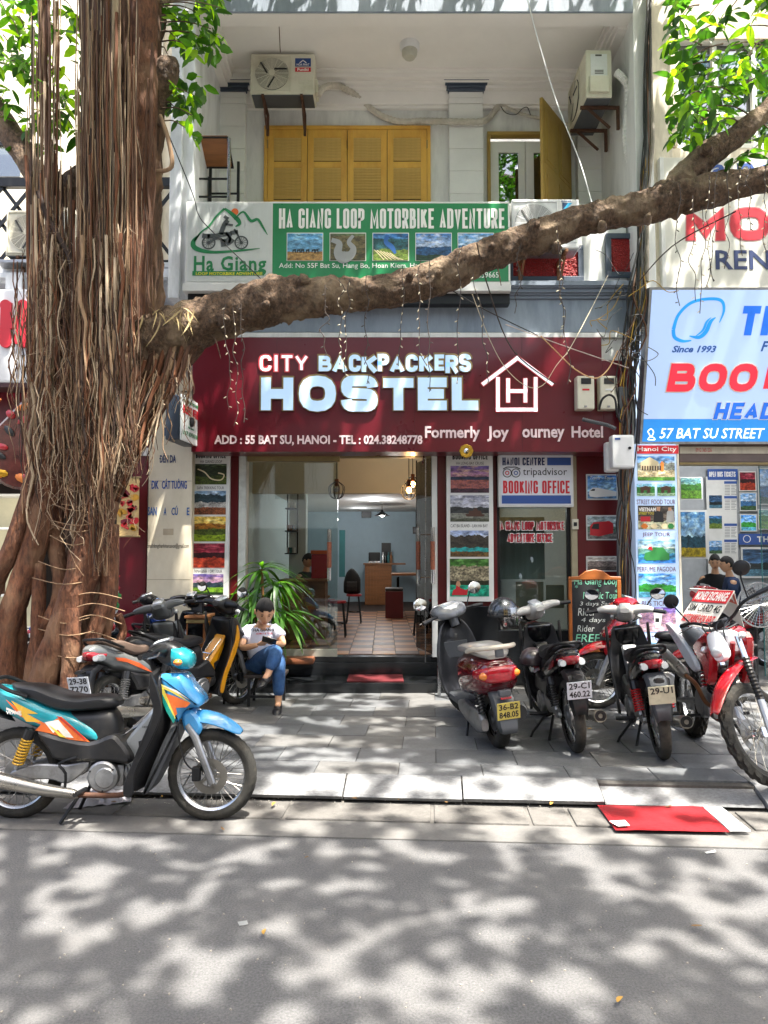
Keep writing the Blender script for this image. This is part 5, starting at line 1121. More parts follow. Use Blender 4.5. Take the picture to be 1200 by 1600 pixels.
# calendar scroll
sc_ = root('scroll', 'beige hanging scroll with red brush lettering beside the burgundy column', 'ornament', P(200, 838, 8.6)); a, b, c, d = R(183, 746, 217, 838, 8.6)
bx('sheet', M('scroll_paper', V('c8aa72'), .7, var=.06), sc_, a, b, 8.6, 8.606, c, d, 0); MB().tube([(a-.02, 8.6, c), (b+.02, 8.6, c)], .012, 8).build('rod', BRASS, sc_); MB().tube([(a-.02, 8.6, d), (b+.02, 8.6, d)], .010, 8).build('rod', BRASS, sc_)
random.seed(5); MR = M('scroll_maroon', V('6a1024'), .5); GD = M('scroll_gold', V('c8922a'), .4)
for i in range(15):
    px = 201+8*sin(i*1.9); py = 760+i*4.7; mt = (REDT, REDT, MR, REDT, GD)[i % 5]
    stroke([(px+random.uniform(-8, 8), py+random.uniform(-4, 4), random.uniform(.3, 1)), (px+random.uniform(-5, 5), py+random.uniform(-3, 3), 1.6), (px+random.uniform(-8, 8), py+random.uniform(-4, 6), .3)], .05, mt, sc_, 8.597-.0004*i, 'brush_stroke', th=.001)
# ------------------------------------------------------------ motorbikes (local: x forward, z up, origin on the ground midway between the axles)
def L(cx, cy): return ((cx-515)/668, (1115-cy)/668)     # side view traced at 668 units per metre
def Ls(pts): return [L(*p) for p in pts]
DISC = M('brake_disc', V('8a8780'), .35, metal=.9, var=.2); SPK = M('spoke_steel', V('8d8b86'), .35, metal=.8)
SEATM = M('seat_vinyl', V('17181b'), .42, var=.15, scale=8, bump=.15, bscale=200); HOT = M('exhaust_steel', V('a8a49c'), .28, metal=.9, var=.12, dirt=V('5a4a38'), dirtamt=.3)
TAIL = M('tail_lens_red', V('9c1020'), .12, coat=.8, var=.2, scale=30); AMB = M('indicator_amber', V('d8792a'), .15, coat=.6); CLR = M('clear_lens', V('cfd4d6'), .08, metal=.3, coat=1, var=.1)
MIR = M('mirror_glass', V('c8ccd0'), .04, metal=1, var=0)
def wheel(name, par, c, R_=.288, tw=.042, rimR=.235, spokes=18, xf=None, rimmat=ALU, disc=True, drum=False, knob=0, rimw=None, label=None):
    xf = xf or Matrix.Identity(4); T = Matrix.Translation(c); X = xf @ T; rimw = rimw or tw*.8
    hub = MB().lathe([(.0, -.05), (.035, -.05), (.035, -.02), (.025, 0), (.035, .02), (.035, .05), (0, .05)], (0, 0, 0), 'Y', 16)
    if drum: hub.lathe([(.03, -.03), (.085, -.03), (.09, -.02), (.09, .03), (.03, .035)], (0, 0, 0), 'Y', 20)
    w = hub.xf(X).build(name, rimmat if not drum else ALU, par, smooth=True, label=label)
    prof = [(rimR-.012, -tw*.8), (rimR+.012, -tw), (R_-.03, -tw*1.05), (R_-.010, -tw*.75), (R_, -tw*.3), (R_+.001, 0), (R_, tw*.3), (R_-.010, tw*.75), (R_-.03, tw*1.05), (rimR+.012, tw), (rimR-.012, tw*.8)]
    sg_ = 72 if not knob else 76
    md = (lambda k, j, r: r+(.0045 if (k+j) % 2 else -.0045) if 3 <= j <= 7 else r) if not knob else (lambda k, j, r: r+((knob if (k % 4 < 2) ^ (j in (4, 6)) else -.006) if 3 <= j <= 7 else 0))
    MB().lathe(prof, (0, 0, 0), 'Y', sg_, mod=md).xf(X).build('tyre', RUB, w, smooth=not knob, ang=50)
    MB().lathe([(rimR+.003, -rimw), (rimR+.012, -rimw), (rimR-.004, -rimw*.8), (rimR-.024, -rimw*.35), (rimR-.026, 0), (rimR-.024, rimw*.35), (rimR-.004, rimw*.8), (rimR+.012, rimw), (rimR+.003, rimw)], (0, 0, 0), 'Y', 48).xf(X).build('rim', CHROME if rimmat is not ALU else STEEL, w, smooth=True)
    s = MB()
    for k in range(spokes*2):
        a = 2*pi*k/(spokes*2); sd = 1 if k % 2 else -1; off = .55*(1 if k % 4 < 2 else -1); r0 = .033 if not drum else .085
        s.tube([(cos(a+off)*r0, sd*.03, sin(a+off)*r0), (cos(a)*(rimR-.022), sd*.006, sin(a)*(rimR-.022))], .0022, 4, cap=False)
    s.xf(X).build('spokes', SPK, w, kind='stuff')
    if disc:
        d = MB(); d.lathe([(.065, .055), (.112, .055), (.112, .060), (.065, .060), (.065, .055)], (0, 0, 0), 'Y', 32)
        for k in range(5): d.obox((cos(k*1.2566)*.055, .057, sin(k*1.2566)*.055), (.05, .006, .016), Matrix.Rotation(-k*1.2566, 3, 'Y'))
        d.xf(Matrix.Scale(-1, 4, (0, 1, 0)) if False else Matrix.Identity(4)).xf(X @ Matrix.Scale(-1, 4, (0, 1, 0))).build('brake_disc', DISC, w)
    return w
def spring(par, a, b, r, turns, wire, mat, name='shock'):
    a, b = Vector(a), Vector(b); d = (b-a); n = turns*10; q = d.to_track_quat('Z', 'Y'); pts = []
    for i in range(n+1): t = i/n; an = turns*2*pi*t; pts.append(a+d*(.12+.66*t)+q @ Vector((cos(an)*r, sin(an)*r, 0)))
    s = MB().tube([a, b], r*.45, 8).build(name, ALU, par, smooth=True); MB().tube(pts, wire, 5).build('spring', mat, s, smooth=True); MB().tube([a+d*.76, b], r*1.05, 10).build('spring_cap', BLK, s, smooth=True); return s
def plate(par, c, w, h, txt, mat, ry=0, tmat=BLKT, rear=True, xf=None):
    """number plate facing backwards (-x)"""
    X = (xf or Matrix.Identity(4)) @ Matrix.Translation(c) @ Matrix.Rotation(ry, 4, 'Y')
    p_ = MB().box(-.003, .003, -w/2, w/2, -h/2, h/2, .002).xf(X).build('number_plate', mat, par)
    if txt:
        U = (X.to_3x3() @ Vector((0, -1, 0))); W = (X.to_3x3() @ Vector((0, 0, 1))); O = X @ Vector((-.004, 0, 0))
        for i, t in enumerate(txt): text(t, -w*.42, h*(.44-.47*i), w*.42, h*(.08-.47*i), 0, tmat, p_, bold=.02, ext=.001, frame=(O, U, W))
    return p_
def mirror(par, base, head, s=1, back=-1, r=.055, xf=None, mat=BLK):
    X = xf or Matrix.Identity(4); st_ = MB().tube(crom([base, (Vector(base)*.4+Vector(head)*.6)+Vector((.02, 0, .02)), head], 4), .006, 6).xf(X).build('mirror_stem', BLKM, par, smooth=True)
    MB().ball(head, (.018, r*1.25, r), 12).xf(X).build('mirror', mat, st_, smooth=True)
    MB().lathe([(0, -.002), (1, 0), (1, .002), (0, .002)], (0, 0, 0), 'X', 18).xf(X @ Matrix.Translation(Vector(head)+Vector((back*.0165, 0, 0))) @ Matrix.Diagonal((1, r*1.12, r*.86, 1))).build('mirror_glass', MIR, st_)
def underbone(label, body, accent, under=BLK, tunnel=None, spr=None, plate_txt=None, plate_mat=None, steer=0., fender=None, head=None, shield=BLK, decals=0, mirrors=True, seat=SEATM, inner=GREYP, tail=TAIL, cover=None, shock_r=.032, red_head=None, rear_fender=BLK):
    r_ = root('motorbike', label, 'motorbike'); tunnel = tunnel or body; spr = spr or BLK; fender = fender or accent; head = head or accent; cover = cover or body
    ax = L(85, 915); fx = L(942, 922); RX = Vector((ax[0], 0, .292)); FX = Vector((fx[0], 0, .290))
    piv = Vector((L(735, 500)[0], 0, L(735, 500)[1])); axd = Vector((-.42, 0, .907)).normalized()
    S = Matrix.Translation(piv) @ Matrix.Rotation(steer, 4, axd) @ Matrix.Translation(-piv)
    wheel('rear_wheel', r_, RX, drum=True, disc=False); wheel('front_wheel', r_, FX, xf=S)
    # seat and tail
    MB().loft([((L(45, 0)[0]), .865, .872, .03), (L(90, 0)[0], .80, .870, .09), (L(180, 0)[0], .755, .862, .12), (L(270, 0)[0], .705, .820, .13), (L(360, 0)[0], .700, .790, .13), (L(440, 0)[0], .705, .802, .115), (L(505, 0)[0], .715, .790, .085), (L(530, 0)[0], .73, .760, .05)], 18, pw=3).build('seat', seat, r_, smooth=True)
    MB().loft([(L(-75, 0)[0], .80, .83, .035), (L(-30, 0)[0], .735, .86, .075), (L(50, 0)[0], .67, .845, .105), (L(130, 0)[0], .615, .80, .118), (L(220, 0)[0], .57, .745, .124), (L(320, 0)[0], .53, .70, .122), (L(430, 0)[0], .505, .61, .11), (L(470, 0)[0], .51, .54, .08)], 18, pw=3).build('tail_cowl', body, r_, smooth=True)
    MB().loft([(L(-92, 0)[0], .775, .80, .02), (L(-60, 0)[0], .735, .815, .06), (L(-25, 0)[0], .730, .80, .082), (L(15, 0)[0], .745, .785, .1)], 14, pw=3).build('tail_lamp', tail, r_, smooth=True)
    for s in (-1, 1):
        MB().loft([(L(-70, 0)[0], .735, .78, .025), (L(-30, 0)[0], .72, .785, .03), (L(20, 0)[0], .73, .77, .01)], 10).xf(Matrix.Translation((0, s*.075, -.004))).build('indicator', CLR, r_, smooth=True)
    MB().tube(crom([(L(150, 0)[0], -.12, .80), (L(60, 0)[0], -.13, .845), (L(-10, 0)[0], -.09, .895), (L(-25, 0)[0], 0, .90), (L(-10, 0)[0], .09, .895), (L(60, 0)[0], .13, .845), (L(150, 0)[0], .12, .80)], 4), .013, 8).build('grab_rail', BLKM if under is BLK else CHROME, r_, smooth=True)
    # rear fender and plate
    f = MB(); sec = [(L(60, 0)[0], .66), (L(-30, 0)[0], .70), (L(-95, 0)[0], .66), (L(-120, 0)[0], .58), (L(-135, 0)[0], .47), (L(-142, 0)[0], .37)]
    vs = []
    for i, (x, z) in enumerate(sec):
        hw = (.07, .085, .085, .08, .075, .055)[i]
        for y in (-hw, -hw*.7, 0, hw*.7, hw): vs.append((x+(.035 if abs(y) == hw else 0), y, z-(.025 if abs(y) == hw else 0)))
    f.add(vs, [(i*5+j, i*5+j+1, i*5+j+6, i*5+j+5) for i in range(5) for j in range(4)])
    fo_ = f.build('rear_fender', rear_fender, r_, smooth=True); md = fo_.modifiers.new('thick', 'SOLIDIFY'); md.thickness = .006
    if plate_mat is not None: plate(r_, (L(-150, 0)[0], 0, .56), .19, .14, plate_txt, plate_mat, ry=-.22)
    MB().loft([(L(-150, 0)[0], .645, .675, .035), (L(-118, 0)[0], .64, .68, .04)], 8).build('plate_lamp', BLK, r_)
    # centre body
    MB().loft([(L(200, 0)[0], .50, .60, .09), (L(300, 0)[0], .40, .70, .105), (L(420, 0)[0], .40, .71, .10), (L(500, 0)[0], .42, .715, .085), (L(535, 0)[0], .50, .62, .05)], 14, pw=3).build('side_panel', under, r_, smooth=True)
    MB().prism(Ls([(200, 728), (300, 752), (430, 772), (520, 742), (560, 762), (610, 828), (598, 862), (520, 852), (300, 848), (250, 805)]), -.135, .135, .02, smooth=3).build('lower_cover', under, r_, smooth=True)
    MB().prism(Ls([(735, 603), (716, 700), (640, 830), (602, 925), (568, 880), (548, 852), (575, 770), (640, 690), (700, 622)]), -.07, .07, .02, smooth=3).build('tunnel', tunnel, r_, smooth=True)
    MB().prism(Ls([(628, 775), (680, 755), (655, 800), (632, 812)]), -.073, .073, .004).build('tunnel_vent', BLK, r_)
    # leg shields: curved sheet with swept-back wings
    mid = [(704, 470, .13, .03), (735, 590, .17, .06), (722, 700, .20, .10), (672, 830, .20, .11), (640, 905, .16, .09), (618, 975, .09, .05)]
    vs = []; cols = 9
    for cx_, cy_, hw, sw in mid:
        x, z = L(cx_+28, cy_)
        for j in range(cols): u = -1+2*j/(cols-1); vs.append((x-sw*abs(u)**1.8, hw*u, z-.02*abs(u)**2))
    f = MB().add(vs, [(i*cols+j, i*cols+j+1, (i+1)*cols+j+1, (i+1)*cols+j) for i in range(len(mid)-1) for j in range(cols-1)])
    o = f.build('leg_shield', shield, r_, smooth=True); md = o.modifiers.new('t', 'SOLIDIFY'); md.thickness = .018; md.offset = 1; sb = o.modifiers.new('s', 'SUBSURF'); sb.levels = sb.render_levels = 1
    for s in (-1, 1):
        MB().prism(Ls([(700, 470), (740, 560), (752, 640), (716, 745), (650, 880), (640, 975), (612, 985), (598, 960), (612, 900), (655, 800), (700, 700), (716, 620), (700, 560)]), s*.185-.012, s*.185+.012, .006, smooth=3).build('shield_wing', shield, r_, smooth=True)
    MB().prism(Ls([(770, 720), (815, 700), (780, 790), (735, 890), (690, 975), (660, 990), (690, 900), (730, 800)]), -.11, .11, .02, smooth=3).build('front_inner_panel', inner, r_, smooth=True)
    # front cowl
    MB().prism(Ls([(716, 492), (760, 486), (812, 490), (850, 540), (893, 590), (896, 622), (850, 628), (822, 650), (800, 690), (765, 630), (735, 560)]), -.125, .125, .03, smooth=4).build('front_cowl', accent, r_, smooth=True, ang=60)
    if decals:
        D = [(V('e8702a'), [(742, 560), (790, 575), (862, 604), (845, 622), (800, 625), (806, 650), (790, 668), (765, 610)]), (V('e8d85a'), [(722, 520), (780, 545), (862, 604), (780, 560), (745, 545), (800, 668), (792, 674), (740, 575)]), (V('f0ece0'), [(735, 530), (800, 550), (858, 590), (800, 560)]), (V('1a9a8a'), [(716, 540), (728, 545), (800, 675), (792, 690), (760, 640)])]
        for i, (c, pts) in enumerate(D):
            mt = M('decal_%d' % i, c, .25, coat=.6, var=.06)
            for s in (-1, 1): MB().prism(Ls(pts), s*(.1255+.0012*i)-.0006, s*(.1255+.0012*i)+.0006).build('decal', mt, r_)
        D2 = [('e8702a', [(55, 595), (120, 640), (240, 700), (300, 665), (430, 772), (340, 762), (250, 735), (190, 725), (215, 700), (120, 665)]), ('e8b83a', [(80, 600), (200, 655), (150, 655), (215, 690), (150, 688)]), ('f0ece0', [(230, 690), (290, 680), (360, 755), (320, 752), (290, 720), (270, 735)]), ('c02a22', [(280, 662), (300, 668), (420, 765), (405, 762)]), ('f0d84a', [(250, 700), (330, 755), (300, 750)]), ('f0ece0', [(62, 628), (130, 655), (128, 664), (62, 637)])]
        for i, (c, pts) in enumerate(D2):
            mt = M('decal2_'+c, V(c), .25, coat=.6, var=.06)
            for s in (-1, 1): MB().prism([(x, z+.002) for x, z in Ls(pts)], s*(.122+.0012*i)-.0006, s*(.122+.0012*i)+.0006).build('decal', mt, r_)
    FRt = lambda s, cx_, cy_: (Vector((L(cx_, cy_)[0], -s, L(cx_, cy_)[1])), Vector((1, 0, 0)), Vector((0, 0, 1)))
    if decals:
        text('HONDA', 0, .014, .072, 0, 0, BLKT, r_, bold=.02, ext=.001, frame=FRt(.0702, 645, 718)); text('WAVE', 0, .022, .10, 0, 0, WHTT, r_, bold=.03, ext=.001, frame=FRt(.131, 62, 655)); text('HONDA', 0, .008, .05, 0, 0, GREYT, r_, bold=.02, ext=.001, frame=FRt(.139, 468, 914))
    # front fender, fork
    ff = MB(); vs = []; path = [(822, 700, .055), (838, 665, .075), (870, 640, .08), (930, 645, .08), (1000, 668, .075), (1050, 705, .06), (1078, 732, .03)]
    for cx_, cy_, hw in path:
        x, z = L(cx_, cy_)
        for j in range(7): u = -1+2*j/6; vs.append((x-.01*abs(u), hw*u, z-.075*abs(u)**2.2*(hw/.08)))
    ff.add(vs, [(i*7+j, i*7+j+1, (i+1)*7+j+1, (i+1)*7+j) for i in range(len(path)-1) for j in range(6)]); ff.xf(S)
    o = ff.build('front_fender', fender, r_, smooth=True); md = o.modifiers.new('t', 'SOLIDIFY'); md.thickness = .006; sb = o.modifiers.new('s', 'SUBSURF'); sb.levels = sb.render_levels = 1
    m = MB(); m.prism(Ls([(820, 655), (860, 640), (905, 700), (890, 748), (850, 745), (822, 705)]), -.086, .086, .02, smooth=3).xf(S).build('fender_stay', fender, r_, smooth=True)
    for s in (-1, 1):
        m = MB().tube([(L(862, 0)[0]-.03, s*.088, .62), (L(880, 0)[0], s*.088, .54), (L(958, 945)[0], s*.088, L(958, 945)[1])], [.017, .024, .026, .024], 10).xf(S); m.build('fork_leg', ALU, r_, smooth=True)
    MB().box(L(885, 0)[0]-.02, L(885, 0)[0]+.035, -.115, -.075, .27, .36, .01).xf(S).build('brake_caliper', BLKM, r_)
    MB().tube(crom([(L(815, 640)[0], -.09, .66), (L(808, 720)[0], -.11, .58), (L(840, 830)[0], -.11, .40), (L(885, 900)[0], -.10, .33)], 4), .006, 6).xf(S).build('brake_hose', BLK, r_, smooth=True)
    # handlebar unit
    hb = MB().loft([(L(655, 0)[0], 1.075, 1.115, .04), (L(680, 0)[0], 1.05, 1.14, .065), (L(730, 0)[0], .99, 1.155, .08), (L(780, 0)[0], .985, 1.13, .09), (L(815, 0)[0], 1.0, 1.09, .07)], 16, pw=3)
    for s in (-1, 1): hb.tube(crom([(L(725, 0)[0], s*.03, 1.085), (L(722, 0)[0], s*.12, 1.10), (L(712, 0)[0], s*.20, 1.10), (L(708, 0)[0], s*.245, 1.09)], 4), [.045, .042, .032, .022], 12)
    hb.xf(S).build('handlebar_cover', cover, r_, smooth=True)
    MB().loft([(L(765, 0)[0], .985, 1.13, .10), (L(800, 0)[0], .965, 1.11, .115), (L(838, 0)[0], .97, 1.08, .09), (L(850, 0)[0], .99, 1.05, .05)], 14, pw=2.6).xf(S).build('headlight', head, r_, smooth=True)
    if red_head: MB().loft([(L(700, 0)[0], 1.13, 1.17, .06), (L(765, 0)[0], 1.12, 1.205, .11), (L(830, 0)[0], 1.03, 1.15, .10)], 12).xf(S).build('visor', red_head, r_, smooth=True)
    MB().loft([(L(668, 0)[0], 1.105, 1.130, .04), (L(690, 0)[0], 1.125, 1.155, .05), (L(745, 0)[0], 1.15, 1.178, .05)], 12).xf(S).build('dial', CLR, r_, smooth=True)
    for s in (-1, 1):
        MB().tube(crom([(L(735, 0)[0], s*.08, 1.06), (L(728, 0)[0], s*.18, 1.095), (L(705, 0)[0], s*.28, 1.085)], 4), .014, 8).xf(S).build('handlebar', BLKM, r_, smooth=True)
        MB().tube([(L(712, 0)[0], s*.24, 1.088), (L(690, 0)[0], s*.35, 1.075)], .018, 10).xf(S).build('grip', BLK, r_, smooth=True)
        MB().tube([(L(735, 0)[0], s*.19, 1.09), (L(745, 0)[0], s*.27, 1.075), (L(725, 0)[0], s*.36, 1.07)], .005, 6).xf(S).build('lever', ALU, r_, smooth=True)
        MB().ball((L(800, 0)[0], s*.115, 1.02), (.03, .03, .022), 10).xf(S).build('indicator', AMB if decals else CLR, r_, smooth=True)
        if mirrors: mirror(r_, (L(735, 0)[0], s*.17, 1.10), (L(715, 0)[0], s*.29, 1.24), xf=S)
    # engine, exhaust, stands, swingarm
    e = MB(); e.box(L(415, 0)[0], L(575, 0)[0], -.09, .09, L(0, 965)[1], L(0, 868)[1], .03); e.tube([(L(560, 0)[0], 0, .31), (L(640, 0)[0], 0, .345)], [.075, .062], 14); en = e.build('engine', ALU, r_, smooth=True)
    for k in range(5): MB().tube([(L(585+k*14, 0)[0], 0, .318+k*.006), (L(588+k*14, 0)[0], 0, .319+k*.006)], .085, 14).build('cooling_fin', ALU, en)
    for s in (-1, 1):
        MB().lathe([(0, .14*s), (.085, .138*s), (.098, .128*s), (.10, .09*s)], (L(492, 0)[0], 0, L(0, 915)[1]), 'Y', 28).build('engine_cover', ALU if s < 0 else ALU, en, smooth=True)
        MB().lathe([(0, .149*s), (.058, .147*s), (.066, .138*s)], (L(505, 0)[0], 0, L(0, 918)[1]), 'Y', 24).build('engine_cap', ALU, en, smooth=True)
    for a in range(3): MB().lathe([(0, -.142), (.006, -.142), (.006, -.136)], (L(492, 0)[0]+.085*cos(a*2.1+.6), 0, L(0, 915)[1]+.085*sin(a*2.1+.6)), 'Y', 6).build('bolt', BLKM, en)
    for s in (-1, 1): MB().prism(Ls([(90, 900), (200, 868), (330, 870), (415, 855), (420, 880), (380, 920), (330, 948), (250, 930), (110, 935)]), s*.095-.018, s*.095+.018, .008, smooth=3).build('swingarm', ALU, r_, smooth=True)
    MB().tube(crom([(L(600, 0)[0], -.09, .20), (L(560, 0)[0], -.12, .185), (L(430, 0)[0], -.14, .19), (L(380, 0)[0], -.15, .195)], 4), .017, 10).build('exhaust_pipe', RUST, r_, smooth=True)
    ex = MB().tube([(L(400, 0)[0], -.15, .193), (L(370, 0)[0], -.15, .20), (L(250, 0)[0], -.155, .225), (L(100, 0)[0], -.16, .27), (L(-80, 0)[0], -.165, .325)], [.020, .030, .040, .047, .050], 16).build('exhaust', HOT, r_, smooth=True)
    MB().lathe([(.018, 0), (.044, .0), (.044, .006), (.018, .006)], (L(-85, 0)[0], -.165, .327), 'X', 16).build('exhaust_tip', BLKM, ex)
    for s in (-1, 1):
        spring(r_, (L(110, 0)[0], s*.115, .34), (L(172, 0)[0], s*.12, .59), shock_r, 9, .0065, spr)
        MB().tube([(L(415, 0)[0], s*.10, .215), (L(415, 0)[0], s*.26, .225)], .016, 8).build('footrest', BLK, r_, smooth=True)
    MB().tube(crom([(L(330, 0)[0], -.13, .21), (L(345, 0)[0], -.17, .33), (L(315, 0)[0], -.17, .39), (L(390, 0)[0], -.17, .43)], 3), .009, 7).build('brake_pedal', BLKM, r_, smooth=True)
    for s in (-1, 1): MB().tube([(L(390, 0)[0], s*.06, .20), (L(320, 0)[0], s*.14, .012)], .012, 7).build('centre_stand', BLKM, r_)
    MB().tube([(L(420, 0)[0], .12, .20), (L(400, 0)[0], .25, .07), (L(385, 0)[0], .31, -.02)], .011, 7).build('side_stand', BLKM, r_, smooth=True)
    m = MB()
    for s in (-.05, .05): m.tube(crom([(L(490, 0)[0], s, .60), (L(500, 0)[0], s, .575), (L(560, 0)[0], s, .55), (L(700, 0)[0], s, .74)], 4), .006, 6)
    m.tube([(L(500, 0)[0], -.05, .575), (L(500, 0)[0], .05, .575)], .006, 6); m.tube([(L(600, 0)[0], -.05, .605), (L(600, 0)[0], .05, .605)], .006, 6); m.build('leg_rack', CHROME, r_, smooth=True)
    return r_
def gpos(px, py, z=.13): return G(px, py, z)
def seat_on(o, rear, front, wb=1.283, z=.13, lean=0, rearpt=True):
    """place by the ground points (world x, y) of the rear and the front tyre"""
    a, b = Vector(rear), Vector(front); d = (b-a); rz = atan2(d.y, d.x); mid = Vector((rear[0]+cos(rz)*wb/2, rear[1]+sin(rz)*wb/2, z))
    o.matrix_basis = Matrix.Translation(mid) @ Matrix.Rotation(rz, 4, 'Z') @ Matrix.Rotation(lean, 4, 'X')
TEALP = M('teal_paint', V('1a929e'), .22, coat=.7, var=.06, dirt=V('6a7a74'), dirtamt=.25, dscale=8); SKYP = M('sky_blue_paint', V('3a90c8'), .22, coat=.7, var=.06, dirt=V('6a7c88'), dirtamt=.25, dscale=8)
SILV = M('silver_plastic', V('9fa3a4'), .32, metal=.4, var=.06, coat=.4); GREYB = M('grey_paint', V('6d7274'), .3, metal=.3, coat=.5, dirt=V('8a8272'), dirtamt=.4); WPL = M('plate_white', V('c8ccd2'), .4, dirt=V('8a8a84'), dirtamt=.4, dscale=9); YPL = M('plate_yellow', V('c9b658'), .4, dirt=V('8a7a4a'), dirtamt=.3, dscale=9)
b1 = underbone('sky blue and teal motorbike with orange decals parked at the kerb', TEALP, SKYP, tunnel=SILV, spr=M('spring_yellow', V('c89a2a'), .4), plate_mat=WPL, steer=0, decals=1, cover=BLK, head=TEALP, mirrors=False)
q1 = G(40, 1263, .006); b1.matrix_basis = Matrix.Translation((P(182, 1100, 4.83).x, 4.83, .006)) @ Matrix.Rotation(radians(-1.5), 4, 'Z') @ Matrix.Rotation(radians(-2), 4, 'X')
b2 = underbone('dusty grey motorbike with orange striped flank, white plate 29-38 7270', GREYB, GREYB, tunnel=GREYP, plate_txt=['29-38', '7270'], plate_mat=WPL, steer=.35, cover=GREYB, shield=BLK, seat=M('seat_brown', V('5a4a40'), .6, bump=.1), spr=ALU, mirrors=False, shock_r=.035)
seat_on(b2, (-2.30, 6.15), (-2.02, 7.35), lean=-.08)
for s in (-1, 1): MB().prism(Ls([(60, 625), (150, 640), (300, 690), (430, 765), (330, 730), (180, 670), (80, 645)]), s*.126-.001, s*.126+.001).build('decal', M('decal_rust', V('b8502a'), .4), b2)
b3 = underbone('black and yellow motorbike parked beside the seated man', BLK, BLK, tunnel=M('yellow_paint', V('d8920f'), .3, coat=.5), plate_txt=['15-H1'], plate_mat=WPL, steer=-.05, cover=BLK, shield=BLK, fender=BLK, head=BLK, mirrors=True)
seat_on(b3, (-2.22, 6.75), (-1.63, 7.75), lean=.06); 
for s in (-1, 1): MB().prism(Ls([(742, 520), (770, 600), (745, 700), (670, 850), (640, 960), (610, 940), (640, 830), (690, 720), (730, 620)]), s*.20-.008, s*.20+.008, .004, smooth=3).build('yellow_panel', _M['yellow_paint'], b3, smooth=True)
BLU = M('blue_moped_paint', V('1d3f8a'), .3, coat=.5)
b4 = underbone('dark blue moped standing behind the banyan roots', BLU, BLU, tunnel=BLU, steer=.3, cover=BLK, fender=BLU, head=M('headlamp_blue', V('6f8ab0'), .2, coat=.5), seat=M('seat_navy', V('1a242c'), .4), mirrors=False)
seat_on(b4, (-3.55, 7.85), (-2.75, 8.15), lean=.05)
b5 = underbone('dark scooter-like motorbike between the grey and the yellow ones', BLKG, BLKG, steer=.2, mirrors=False, plate_mat=WPL); seat_on(b5, (-2.45, 7.45), (-2.25, 8.4), lean=.05)
BR = M('bright_red_paint', V('a80f1c'), .15, coat=.9)
b6 = underbone('black motorbike with white plate 29-C1 460.22, second from the left by the chalkboard', BLKG, BLKG, plate_txt=['29-C1', '460.22'], plate_mat=WPL, cover=M('ivory_pearl', V('b8b6b0'), .25, coat=.5), spr=BLK, inner=BLK, steer=.3, mirrors=False)
seat_on(b6, (1.56, 5.98), (1.57, 7.2), lean=-.10)
for s in (-1, 1): MB().prism(Ls([(20, 600), (110, 640), (210, 690), (120, 668), (40, 640)]), s*.121-.001, s*.121+.001).build('decal', BR, b6)
b7 = underbone('black motorbike with red springs and a blank pale plate, nearest the lit column', BLKG, BLKG, plate_mat=M('plate_pale', V('c8c4a8'), .5, dirt=V('7a7a60'), dirtamt=.5, dscale=9), plate_txt=['29-U1'], cover=M('ivory_pearl', V('b8b6b0'), .25), red_head=BR, spr=M('spring_red', V('b01a20'), .4), steer=-.2, tunnel=ALU, rear_fender=GREYP, mirrors=True, shock_r=.036)
seat_on(b7, (2.19, 5.78), (2.40, 7.0), lean=-.12)
b8 = underbone('red motorbike mostly hidden behind the parked black ones', BR, BR, fender=BR, steer=.1, mirrors=False, head=BR); seat_on(b8, (3.50, 7.55), (2.2, 7.62), lean=.05)

